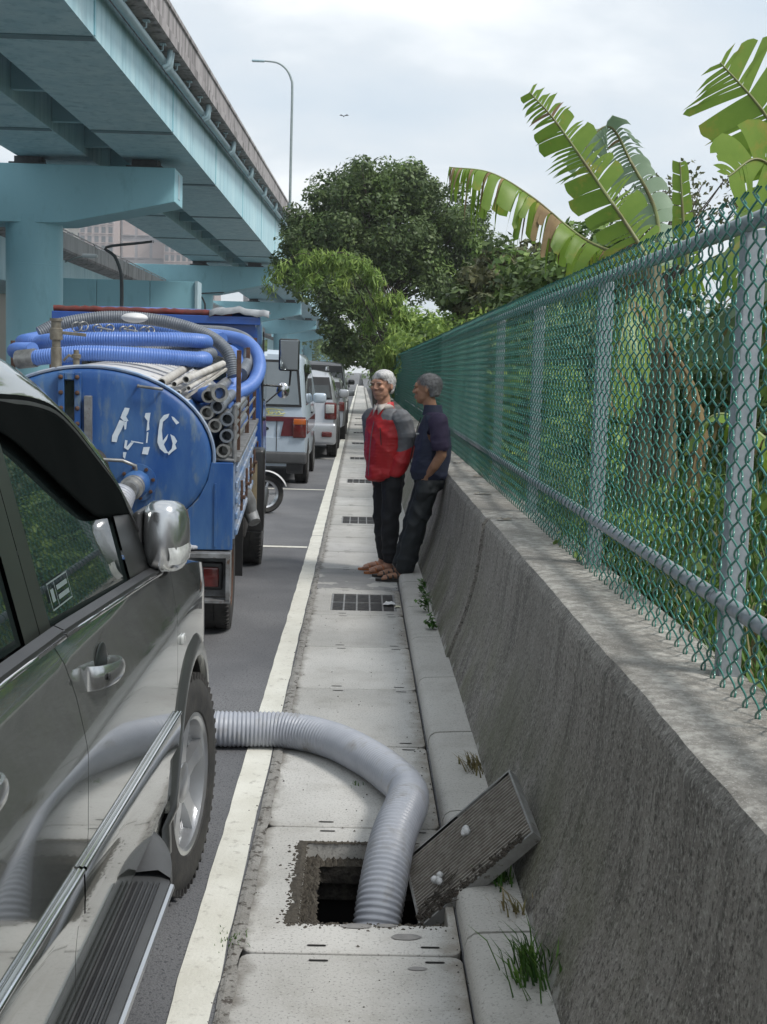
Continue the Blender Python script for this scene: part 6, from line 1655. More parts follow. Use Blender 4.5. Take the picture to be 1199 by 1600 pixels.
# ================================================================ OTHER PARKED VEHICLES
def glossy(name, c, metal=.3, rough=.3): return mk(name, c, tuple(x * 1.1 for x in c), scale=3, rough=rough, metal=metal, coat=.8)
def car(name, label, loc, L_, W, Hr, zbelt, paint, kind, wheel_r=.33, yaw=0, cat='car'):
    """rear at y=0, front at y=L. kind: van / suv"""
    root = empty(name, loc, label, cat, (0, 0, yaw)); hw = W / 2
    if kind == 'van': st = [(0, Hr - .06), (.10, Hr), (L_ * .55, Hr), (L_ * .74, Hr - .04), (L_ * .80, Hr - .12), (L_ * .97, zbelt + .10), (L_, zbelt - .15)]
    else: st = [(0, zbelt + .06), (.10, zbelt + .10), (.14, zbelt + .20), (.62, Hr - .05), (.9, Hr), (L_ * .50, Hr), (L_ * .58, Hr - .04), (L_ * .76, zbelt + .04), (L_ * .9, zbelt - .08), (L_, zbelt - .2)]
    if kind == 'suv': st = [(0, Hr - .12), (.18, Hr - .02), (L_ * .3, Hr), (L_ * .5, Hr - .01), (L_ * .57, Hr - .06), (L_ * .74, zbelt + .05), (L_ * .92, zbelt - .06), (L_, zbelt - .2)]
    rake = .34 if kind == 'suv' else .12
    rows = []
    for j, (y, zr) in enumerate(st):
        zb_ = min(zbelt, zr - .03); t = max(0, (zr - zb_)) / max(.01, Hr - zbelt); tp_ = 1 - .15 * min(1, t) if kind == 'suv' else 1 - .10 * min(1, t)
        end = 1 if j in (0, len(st) - 1) else 0; e = .05 * end
        sec = [(.90, .30), (.985, .36), (1.0, .55), (1.0, zb_ - .12), (.975, zb_), (lerp(.975, tp_, .5), lerp(zb_, zr, .5)), (tp_, zr - .10 * min(1, t)), (tp_ - .05, zr - .03 * min(1, t)), (tp_ * .6, zr + .01), (0, zr + .02)]
        row = []
        for fx, z in sec:
            yy = y + (rake * max(0, (z - zbelt) / (Hr - zbelt)) * max(0, 1 - y / 1.2) if j < 3 else 0)
            row.append(((hw - e) * fx, yy, z))
        rows.append([(-x, y_, z) for x, y_, z in row] + [(x, y_, z) for x, y_, z in reversed(row[:-1])])
    mb = MB(); mb.grid(rows); K = len(rows[0]); mb.f += [tuple(range(K)), tuple(reversed(range((len(st) - 1) * K, len(st) * K)))]; mb.m += [0, 0]
    body = mb.build('body', paint, root, smooth=32, bevel=0, fix=True)
    def rearz(z): return rake * max(0, (z - zbelt) / (Hr - zbelt)) - .012
    # rear window with dark border
    zt_, zb2 = Hr - .16, zbelt + .04; w1, w0 = hw * .80, hw * .88
    for nm, g, mat, o in (('window_seal', .035, M_black, 0), ('rear_window', 0, M_glass2 if kind == 'van' else M_glass, -.006)):
        mb = MB(); P = []
        for (x, z) in ((-w0 + .0, zb2), (w0, zb2), (w1, zt_), (-w1, zt_)): P.append((x + math.copysign(g, x), rearz(z) + o, z + (g if z > zbelt + .2 else -g)))
        mb.add(P, [(0, 1, 2, 3)]); mb.build(nm, mat, body, solid=-.012)
    for s in (1, -1):
        # side windows
        ys_ = [(.45, L_ * .30), (L_ * .32, L_ * .54), (L_ * .56, L_ * .70)]
        for a, b_ in ys_:
            mb = MB(); P = []
            for (y, z) in ((a, zbelt + .03), (b_, zbelt + .03), (b_ - .03, Hr - .17), (a + .05, Hr - .17)):
                zr = interp(y, st); t = (z - zbelt) / max(.05, (zr - zbelt)); tp_ = .85 if kind == 'suv' else .90
                P.append((s * (hw * lerp(.975, tp_, min(1, t)) + .008), y, min(z, zr - .10)))
            if s < 0: P.reverse()
            mb.add(P, [(0, 1, 2, 3)]); mb.build('side_window', M_glass, body)
        for y in (.9, L_ - .85):
            w_ = wheel(root, s * (hw - .10), y, wheel_r, .20, s, 5, .6)
            mb = MB(); mb.lathe([(wheel_r + .05, -s * .02), (wheel_r + .05, s * .006), (.01, s * .006)], (s * (hw - .004), y, wheel_r + .01), 'X', 24); mb.build('wheel_arch', M_dark, body)
            w_.location.x = s * (hw - .085)
        mb = MB(); mb.rbox((s * (hw - .01), L_ * .72 - .05, zbelt + .0), (s * (hw + .20), L_ * .72 + .08, zbelt + .16), .04); mb.build('wing_mirror', paint, root, smooth=60)
        mb = MB(); mb.rbox((s * (hw + .002), L_ * .42, zbelt - .13), (s * (hw + .03), L_ * .42 + .16, zbelt - .10), .01); mb.build('door_handle', M_black, root)
    return root, body
M_glass2 = mk('rear_screen_glass', (.10, .13, .15), (.14, .17, .19), scale=2, rough=.06, spec=.8, coat=.3)
M_vanp = glossy('silver_blue_van_paint', (.48, .56, .64), .25)
M_maroon = glossy('maroon_band', (.10, .018, .022), .1)
M_silp = glossy('silver_suv_paint', (.40, .415, .44), .4)
M_blkp = glossy('black_car_paint', (.012, .013, .015), .2)
M_grnp = glossy('dark_silver_paint', (.20, .21, .22), .4)
# van: right rear corner at X=-.72, rear at Y=17.9
van, vb = car('parked_van', 'silver blue van with maroon rear band and yellow script, parked ahead of the blue truck', (-1.56, 17.9, 0), 4.0, 1.62, 1.90, 1.12, M_vanp, 'van', .30)
mb = MB(); mb.prism([(.34, .985), (-.805, .985), (-.805, .72), (-.40, .72), (-.34, .93), (.34, .93)] if False else [(-.805, .72), (-.46, .72), (-.50, .925), (.50, .925), (.46, .72), (.805, .72), (.805, .99), (-.805, .99)], 'Y', -.030, -.004); mb.build('maroon_band', M_maroon, vb, bevel=.004)
for s in (1, -1):
    mb = MB(); mb.rbox((s * .63, -.055, .70), (s * .815, .03, .975), .018); tl = mb.build('tail_lamp', M_red, vb, smooth=50)
    mb = MB(); mb.rbox((s * .64, -.062, .885), (s * .808, -.04, .965), .008); mb.build('indicator_lens', M_orange, tl, smooth=50)
mb = MB(); mb.rbox((-.83, -.10, .34), (.83, .05, .50), .03); vbm = mb.build('rear_bumper', M_step, vb, smooth=50)
mb = MB(); mb.rbox((-.80, -.012, .50), (.80, .0, .70), .003); mb.build('lower_panel', M_vanp, vb)
mb = MB(); mb.box((.40, -.016, .51), (.41, -.004, .985)); mb.build('tailgate_seam', M_dark, vb)
mb = MB(); mb.lathe([(.055, 0), (.055, -.006), (.001, -.007)], (0, 0, 0), 'Y', 24); lg = mb.build('oval_badge', M_chrome, vb, smooth=50); lg.location = (.33 - .1, -.016, .82); lg.scale = (1.25, 1, .55)
mb = MB(); mb.lathe([(.046, -.007), (.046, -.009), (.001, -.009)], (0, 0, 0), 'Y', 24); lg2 = mb.build('badge_field', M_black, lg, smooth=50)
# yellow brush script
mb = MB(); yel = mk('yellow_script_print', (.55, .52, .14), (.62, .60, .25), rough=.6)
for st_ in ([(.18, 1.045), (.25, 1.10), (.33, 1.115), (.50, 1.10)], [(.27, 1.12), (.22, 1.06), (.20, 1.02)], [(.26, 1.07), (.30, 1.09), (.28, 1.05), (.33, 1.06)], [(.34, 1.09), (.33, 1.05), (.37, 1.07)], [(.38, 1.09), (.40, 1.05), (.43, 1.08), (.46, 1.05), (.52, 1.06)], [(.24, 1.03), (.40, 1.025), (.50, 1.03)]):
    P = bez([(x, -.012, z - .02) for x, z in st_], 4); mb.tube(P, .006, 4)
mb.build('yellow_script', yel, vb)
mb = MB(); mb.add([(-.66, .045, 1.56), (.66, .045, 1.56), (.64, .078, 1.735), (-.64, .078, 1.735)], [(0, 1, 2, 3)]); mb.build('window_shade', M_black, vb)
mb = MB(); mb.rbox((.05, .02, 1.80), (.17, .10, 1.86), .02); mb.build('high_stop_lamp', M_black, vb)
mb = MB(); mb.box((.55, -.04, .20), (.78, -.02, .40)); mb.build('mud_flap', M_black, vb)
for s in (-1, 1): mb = MB(); mb.box((s * .815, .3, .74), (s * .822, 3.2, .94)); mb.build('side_stripe', M_maroon, vb)
# silver SUV, right rear corner at X=-.42
s2, sb2 = car('parked_suv', 'silver SUV with red and white tail lamps parked ahead of the van', (-1.36, 23.8, 0), 4.5, 1.84, 1.64, 1.10, M_silp, 'suv', .36)
for s in (1, -1):
    mb = MB(); mb.rbox((s * .70, -.035, .74), (s * .925, .12, 1.06), .03); tl = mb.build('tail_lamp', M_red, sb2, smooth=50)
    mb = MB(); mb.rbox((s * .72, -.05, .86), (s * .88, -.02, 1.02), .02); mb.build('clear_lens', M_lens, tl, smooth=50)
    mb = MB(); mb.rbox((s * .66, -.13, .42), (s * .85, -.09, .52), .03); mb.build('reflector', M_red, sb2, smooth=50)
    mb = MB(); mb.tube([(s * .70, .5, 1.66), (s * .70, .6, 1.70), (s * .70, 2.0, 1.71), (s * .70, 2.2, 1.66)], .018, 6); mb.build('roof_rack', M_silver, sb2, smooth=50)
mb = MB(); mb.rbox((-.93, -.11, .28), (.93, .06, .68), .06); mb.build('rear_bumper', M_silp, sb2, smooth=50)
mb = MB(); mb.rbox((-.26, -.02, .80), (.26, -.008, .93), .004); mb.build('number_plate', M_plate, sb2)
s3, sb3 = car('parked_car', 'dark silver car mostly hidden behind the silver SUV', (-1.22, 30.2, 0), 4.4, 1.74, 1.50, 1.0, M_grnp, 'suv', .32)
s4, sb4 = car('parked_suv', 'large black SUV parked farthest along the white line', (-1.40, 37.0, 0), 4.7, 2.02, 1.90, 1.22, M_blkp, 'suv', .38)
for b_, w, z, c_ in ((sb3, .85, .82, 'dark'), (sb4, .96, .98, 'dark')):
    for s in (1, -1): mb = MB(); mb.rbox((s * (w - .22), -.03, z - .12), (s * w, .10, z + .10), .02); mb.build('tail_lamp', M_red, b_, smooth=50)
s5, _ = car('parked_car', 'distant pale car beyond the black SUV', (-1.5, 50, 0), 4.3, 1.7, 1.45, .95, M_silp, 'suv', .32)
# scooter by the truck's front: wheel, fork, mudguard
sc = empty('parked_scooter', (-1.12, 14.55, 0), 'scooter with pale mudguard, only its rear wheel showing past the truck', 'scooter', (0, 0, RAD(0)))
mb = MB(); R_ = Matrix.Identity(3); rad = .225
mb.lathe([(rad * .72, -.04), (rad * .9, -.048), (rad * .985, -.03), (rad, 0), (rad * .985, .03), (rad * .9, .048), (rad * .72, .04)], (0, 0, 0), 'Y', 30, close=True)
wh = mb.build('rear_wheel', M_rubber, sc, smooth=50); wh.location = (0.05, .05, rad); wh.rotation_euler = (0, 0, RAD(22))
mb = MB(); mb.lathe([(rad * .72, -.03), (rad * .70, -.035), (rad * .62, -.02), (rad * .62, .02), (rad * .72, .03)], (0, 0, 0), 'Y', 30, close=True)
for k in range(5):
    a = 2 * math.pi * k / 5; mb.tube([(math.cos(a) * .03, 0, math.sin(a) * .03), (math.cos(a) * rad * .66, 0, math.sin(a) * rad * .66)], .014, 6)
mb.lathe([(.04, -.03), (.04, .03)], (0, 0, 0), 'Y', 12); mb.build('rim', M_silver, wh, smooth=50)
mb = MB(); rows = []
for i in range(11):
    a = RAD(20 + 120 * i / 10); rows.append([(.05 + math.cos(a) * .27, .05 + dy, rad + math.sin(a) * .27) for dy in (-.07, 0, .07)])
mb.grid(rows); mb.build('mudguard', M_white, sc, smooth=50, solid=.006)
mb = MB(); mb.rbox((-1.0, -.06, .45), (-.05, .16, .72), .10); mb.build('body', M_blkp, sc, smooth=60)
mb = MB(); mb.rbox((-.85, -.08, .72), (-.15, .18, .82), .05); mb.build('seat', M_black, sc, smooth=60)
mb = MB(); mb.tube([(-1.0, .05, .45), (-1.15, .05, .9), (-1.1, .05, 1.05)], .03, 8); mb.tube([(-1.1, -.25, 1.05), (-1.1, .35, 1.05)], .015, 8); mb.build('handlebar', M_black, sc, smooth=50)
mb = MB(); mb.lathe([(rad * .6, -.04), (rad, -.02), (rad, .02), (rad * .6, .04)], (-1.15, .05, rad), 'Y', 24); mb.build('front_wheel', M_rubber, sc, smooth=50)
# ================================================================ VEGETATION
rs = np.random.RandomState(11)
def leafmat(name, a, b_, isl=.35, tr=.25, rough=.5): return mk(name, a, b_, scale=1.2, rough=rough, island=isl, trans=tr, spec=.35)
M_lfdark = leafmat('dark_evergreen_leaf', (.062, .105, .034), (.115, .17, .058))
M_lfmid = leafmat('mid_green_leaf', (.10, .18, .045), (.17, .26, .07))
M_lflite = leafmat('light_green_leaf', (.17, .29, .06), (.26, .37, .09), tr=.35)
M_lfolive = leafmat('olive_red_leaf', (.10, .13, .055), (.15, .15, .075))
M_bark = mk('bark', (.045, .035, .028), (.09, .075, .06), scale=8, rough=.95, bump=.8, bscale=40, stretch=(1, 1, .3))
def leaves(name, C, n, spread, size, mat, parent=None, off=(0, 0, 0), asp=.45, droop=0., shell=None, seed=0, long=False):
    """n folded leaves round each clump centre; C: k x (x,y,z,r)"""
    r_ = np.random.RandomState(seed); C = np.asarray(C, float); k = len(C)
    idx = np.repeat(np.arange(k), n); N_ = len(idx)
    d = r_.normal(size=(N_, 3)); d /= np.linalg.norm(d, axis=1)[:, None]
    rad = C[idx, 3] * spread * r_.uniform(.35, 1.0, N_) ** .5
    P = C[idx, :3] + d * rad[:, None] * np.array([1, 1, .8])
    nrm = d + r_.normal(size=(N_, 3)) * .55 + np.array([0, 0, .45]); nrm /= np.linalg.norm(nrm, axis=1)[:, None]
    t = r_.normal(size=(N_, 3)) + np.array([0, 0, -droop * 3]); t -= nrm * (t * nrm).sum(1)[:, None]; t /= np.linalg.norm(t, axis=1)[:, None] + 1e-9
    b2 = np.cross(nrm, t); s = size * r_.uniform(.6, 1.3, N_)[:, None]
    V = np.stack([P - t * s, P + b2 * s * asp - nrm * s * .12, P + t * s, P - b2 * s * asp - nrm * s * .12], 1).reshape(-1, 3)
    F = np.arange(N_ * 4).reshape(-1, 4)
    o = np_mesh(name, V, F, mat, parent, off=off); o['kind'] = 'stuff' if False else ''
    del o['kind']; return o
def crown(cx, cy, cz, rx, ry, rz, k, r0, r1, seed, floor=-1e9, gap=.55, low=-.5):
    """clump centres filling an irregular ellipsoid, mostly near its surface"""
    r_ = np.random.RandomState(seed); out = []
    while len(out) < k:
        d = r_.normal(size=3); d /= np.linalg.norm(d)
        if d[2] < low: continue
        q = r_.uniform(gap, 1) * (1 + .20 * nz(d[0] * 2.2 + seed, d[1] * 2.2, d[2] * 2.2) + .12 * nz(d[0] * 5, d[1] * 5 + seed, d[2] * 5))
        p = (cx + d[0] * rx * q, cy + d[1] * ry * q, cz + d[2] * rz * q)
        if p[2] < floor: continue
        out.append((*p, r_.uniform(r0, r1)))
    return out
def limbs(mb, base, ends, r, seed, off=(0, 0, 0)):
    rn = random.Random(seed); base = Vector(base)
    for e in ends:
        e = Vector(e); mid = base.lerp(e, .5) + Vector((rn.uniform(-.3, .3), rn.uniform(-.3, .3), .1)) * (e - base).length * .25
        P = bez([base, mid, e], 5); mb.tube(P, [r * lerp(1, .18, i / (len(P) - 1)) for i in range(len(P))], 7, cap=False)
def tree(name, label, base, trunk_h, C, nleaf, size, mat, seed, r=.2, stems=1, spread=1.0, asp=.5, droop=0, cat='tree', mat2=None, nbr=24, lean=(0, 0)):
    root = empty(name, base, label, cat); bx, by, bz = base; mb = MB(off=base); rn = random.Random(seed)
    for s in range(stems):
        o = Vector((rn.uniform(-.5, .5), rn.uniform(-.4, .4), 0)) * (0 if stems == 1 else 1)
        top = Vector((bx + o.x * 2.2 + lean[0], by + o.y * 2 + lean[1], bz + trunk_h))
        P = bez([Vector(base) + o * .5 + Vector((0, 0, -.2)), Vector(base).lerp(top, .5) + Vector((rn.uniform(-.1, .1), 0, 0)), top], 5); mb.tube(P, [r * lerp(1.15, .7, i / (len(P) - 1)) for i in range(len(P))], 9, cap=False)
        cl = sorted(C, key=lambda c: rn.random())[:max(4, nbr // stems)]
        limbs(mb, top, [c[:3] for c in cl], r * .5, seed + s)
    mb.build('trunk', M_bark, root, smooth=70)
    C1 = C if not mat2 else C[: int(len(C) * .7)]
    leaves('crown', C1, nleaf, spread, size, mat, root, base, asp, droop, seed=seed)
    if mat2: leaves('crown', C[int(len(C) * .7):], nleaf, spread, size, mat2, root, base, asp, droop, seed=seed + 1)
    return root
# the big round tree
Cb = crown(.75, 50, 6.6, 4.15, 3.6, 3.0, 300, .42, .80, 3, gap=.45, low=-.75)
Cb += crown(-1.6, 49.5, 5.9, 2.0, 2.0, 1.7, 60, .4, .7, 4, low=-.8) + crown(3.2, 50, 6.0, 1.9, 2, 1.7, 60, .4, .7, 5, low=-.8) + crown(.8, 50, 8.3, 2.0, 2, 1.2, 40, .4, .6, 6)
tree('round_tree', 'big round dark evergreen tree in the middle, taller than everything beside it', (.95, 50, 0), 3.6, Cb, 175, .092, M_lfdark, 3, .17, 4, mat2=M_lfmid, nbr=60)
# lower dark tree in front of the bridge, under the big crown
Cd = crown(-.15, 44, 3.0, 1.15, 1.5, 1.45, 50, .28, .5, 8, low=-1) + crown(-.9, 44, 4.3, 1.5, 1.4, .7, 28, .3, .5, 9, low=-1)
tree('dark_tree', 'small dark tree hanging over the pavement below the big round tree', (1.35, 44.5, .3), 2.2, Cd, 110, .09, M_lfdark, 9, .10, 1, nbr=20)
# drooping light green branch tree
def weeping():
    base = (1.45, 36, .4); root = empty('drooping_tree', base, 'light green tree with long drooping leaves arching out over the pavement', 'tree'); mb = MB(off=base); rn = random.Random(5); tips = []
    for (ex, ey, ez, hz) in ((-2.95, 37, 3.75, 4.9), (-2.1, 36.5, 4.0, 4.9), (-1.4, 36, 4.2, 4.9), (-.7, 35.6, 4.1, 4.7), (-.1, 36.2, 3.7, 4.4), (.5, 36, 3.2, 4.0), (.9, 35.5, 2.7, 3.4), (.2, 36.8, 2.9, 3.7), (.75, 35, 2.2, 2.9), (1.3, 35.4, 2.6, 3.2)):
        P = bez([base, (lerp(base[0], ex, .35), lerp(base[1], ey, .3), lerp(base[2], hz, .75)), (lerp(base[0], ex, .72), lerp(36, ey, .7), hz), (ex, ey, ez)], 10); mb.tube(P, [.035 * lerp(1, .15, i / (len(P) - 1)) for i in range(len(P))], 5); tips += P[10:]
    mb.build('branches', M_bark, root, smooth=60)
    C = [(p.x + rn.uniform(-.12, .12), p.y + rn.uniform(-.15, .15), p.z - rn.uniform(.0, .28), rn.uniform(.14, .26)) for p in tips for _ in range(3) if nz(p.x * 2.3, p.y, p.z * 2.6) > -.12]
    leaves('leaves', C, 11, 1.0, .13, M_lflite, root, base, .16, 1.1, seed=5)
    C = crown(.95, 35.8, 1.9, .7, .8, .9, 55, .16, .3, 12, low=-1)
    leaves('leaves', C, 42, 1.0, .10, M_lflite, root, base, .2, .8, seed=6)
weeping()
# background hedge masses beyond the fence, kept as separate shrubs and trees
def shrub(label, x, y, z, rx, ry, rz, k, nl, size, mat, seed, name='shrub', mat2=None, asp=.5, r0=.22, r1=.42, droop=0):
    C = crown(x, y, z, rx, ry, rz, k, r0, r1, seed, floor=.3, low=-.6)
    return tree(name, label, (x, y, .3), max(.5, z - .6), C, nl, size, mat, seed, .07, 2, asp=asp, cat='shrub' if name == 'shrub' else 'tree', mat2=mat2, nbr=14, droop=droop)
shrub('light green bush crowding the far end of the green fence', 2.1, 33, 1.9, 1.3, 3.5, 1.25, 120, 70, .09, M_lflite, 21, mat2=M_lfmid)
shrub('yellow green creeping bush above the fence, left of the olive tree', 2.4, 26, 2.0, 1.3, 2.6, .95, 120, 80, .06, M_lflite, 22)
shrub('dark olive tree with reddish leaves above the fence, below the big round tree', 3.3, 27, 3.1, 1.7, 2.2, 1.35, 130, 80, .10, M_lfolive, 23, 'olive_tree', M_lfdark)
shrub('mid green tree between the olive tree and the banana leaves', 3.9, 22, 2.9, 1.6, 2.4, 1.35, 120, 90, .085, M_lfmid, 24, 'green_tree', M_lfdark)
shrub('pale green tree on the right shoulder of the big round tree', 5.2, 52, 4.6, 1.9, 1.6, 2.3, 90, 90, .12, M_lfmid, 25, 'green_tree', M_lflite)
shrub('dense dark bush behind the middle of the fence', 2.9, 15.5, 1.5, 1.5, 3.2, 1.05, 130, 80, .07, M_lfdark, 26, mat2=M_lfmid)
shrub('dark bush behind the fence near the banana stems', 4.2, 11.5, 1.5, 1.7, 2.6, 1.15, 130, 80, .06, M_lfdark, 27, mat2=M_lfmid)
shrub('mixed green bush behind the fence posts, left of the bananas', 2.3, 20.5, 1.4, 1.0, 2.6, 1.0, 110, 80, .06, M_lfmid, 28, mat2=M_lflite)
shrub('bright low bush right behind the wall in the middle distance', 1.75, 12.5, 1.1, .55, 3.2, .62, 110, 70, .05, M_lflite, 29, r0=.12, r1=.25, mat2=M_lfmid)
shrub('dark thicket filling the far right behind the banana plants', 6.6, 13, 1.7, 2.0, 3.0, 1.5, 150, 80, .09, M_lfdark, 30, r0=.3, r1=.5)
shrub('low mixed thicket behind the banana plants on the right', 4.6, 7.2, 1.2, 1.5, 2.0, .95, 130, 80, .055, M_lfmid, 31, mat2=M_lfdark)
# sparse reddish tree with open twigs
def bare():
    base = (4.6, 19, .4); C = crown(4.6, 19, 4.0, 1.2, 1.4, 1.0, 55, .12, .24, 41, low=-.6, gap=.3)
    tree('sparse_tree', 'sparse tree with brownish leaves and thin twigs seen between the banana leaves', base, 2.4, C, 16, .05, M_lfolive, 41, .05, 2, nbr=50)
bare()
# ground cover behind the wall
M_verge = mk('verge_soil', (.045, .05, .025), (.07, .085, .035), scale=2.5, rough=.95, bump=.8, bscale=25, c3=(.03, .06, .015), scale3=4, f3=(.45, .6))
mb = MB(); mb.grid([[(x, y, .62 + .10 * nz(x * .8, y * .5) + (.0 if x < 1.2 else .02 * (x - 1))) for x in (1.051, 1.3, 1.8, 2.5, 3.5, 5, 8, 14, 30)] for y in [-2 + 1.5 * i for i in range(38)] + [60, 80, 120]])
mb.grid([[(30, y, -.3) for y in (-2, 120)], [(30, y, .9) for y in (-2, 120)]]); tag(mb.build('verge', M_verge, None, smooth=60), kind='structure')
def blades(name, n, xr, yr, h, w, mat, seed, bendx=0.):
    r_ = np.random.RandomState(seed); u = r_.uniform(0, 1, n) ** 1.5
    x = xr[0] + (xr[1] - xr[0]) * r_.uniform(0, 1, n) ** 1.4; y = yr[0] + (yr[1] - yr[0]) * u; z = np.full(n, .60)
    hh = h * r_.uniform(.35, 1, n); a = r_.uniform(0, 2 * np.pi, n); le = r_.uniform(.1, .6, n) * hh
    B = np.stack([x, y, z], 1); dx = np.stack([np.cos(a) * le + bendx * hh, np.sin(a) * le, np.zeros(n)], 1); t = np.stack([-np.sin(a), np.cos(a), np.zeros(n)], 1) * (w * r_.uniform(.6, 1.3, n))[:, None]
    up = np.zeros((n, 3)); up[:, 2] = hh
    V = np.stack([B - t, B + t, B + dx * .35 + up * .55 + t, B + dx * .35 + up * .55 - t, B + dx + up * .92], 1)
    V = np.stack([V[:, 0], V[:, 1], V[:, 2], V[:, 3], V[:, 3], V[:, 2], V[:, 4], V[:, 4]], 1)
    V5 = V[:, [0, 1, 2, 3, 6]].reshape(-1, 3); i = np.arange(n)[:, None] * 5
    F = np.concatenate([i + np.array([[0, 1, 2, 3]])]).astype(int); F2 = (i + np.array([[3, 2, 4, 4]]))
    me = bpy.data.meshes.new(name); me.from_pydata(V5.tolist(), [], F.tolist() + [tuple(f[:3]) for f in F2.tolist()]); me.materials.append(mat); me.update()
    o = bpy.data.objects.new(name, me); COL.objects.link(o); tag(o, kind='stuff'); return o
blades('tall_grass', 9000, (1.1, 4.0), (2.5, 20), .55, .006, M_grass, 1)
blades('dry_grass', 2500, (1.1, 3.5), (2.5, 16), .5, .005, M_drygrass, 2)
Cg = np.stack([1.08 + 3.2 * rs.uniform(0, 1, 420) ** 1.6, 2.6 + 34 * rs.uniform(0, 1, 420) ** 1.5, .70 + .22 * rs.uniform(0, 1, 420), rs.uniform(.08, .2, 420)], 1)
tag(leaves('ground_cover', Cg, 60, 1.0, .034, M_lfmid, None, asp=.55, seed=51), kind='stuff')
Cg = np.stack([1.08 + 2.2 * rs.uniform(0, 1, 200) ** 1.3, 2.6 + 20 * rs.uniform(0, 1, 200) ** 1.4, .74 + .28 * rs.uniform(0, 1, 200), rs.uniform(.06, .16, 200)], 1)
tag(leaves('creeping_weeds', Cg, 40, 1.0, .040, M_lflite, None, asp=.5, seed=52), kind='stuff')
# long wood beyond everything on the right
Cw = np.stack([rs.uniform(5, 26, 260), rs.uniform(28, 90, 260), rs.uniform(.8, 3.6, 260), rs.uniform(.7, 1.3, 260)], 1)
tag(leaves('far_thicket', Cw, 70, 1.0, .16, M_lfdark, None, seed=53), kind='stuff')
Cw = np.stack([rs.uniform(1.4, 4.5, 200), rs.uniform(42, 130, 200), rs.uniform(.5, 4.2, 200), rs.uniform(.6, 1.1, 200)], 1)
tag(leaves('roadside_thicket', Cw, 80, 1.0, .14, M_lfmid, None, seed=54), kind='stuff')
Cw = np.stack([rs.uniform(-40, -17.5, 160), rs.uniform(52, 58, 160), rs.uniform(.3, 3.4, 160), rs.uniform(.5, .8, 160)], 1)
tag(leaves('far_hedge', Cw, 80, 1.0, .12, M_lfdark, None, seed=55), kind='stuff')
Cw = np.stack([rs.uniform(-40, 14, 130), rs.uniform(230, 300, 130), rs.uniform(.5, 9, 130), rs.uniform(1.5, 3, 130)], 1)
tag(leaves('distant_treeline', Cw, 60, 1.0, .5, M_lfmid, None, seed=56), kind='stuff')
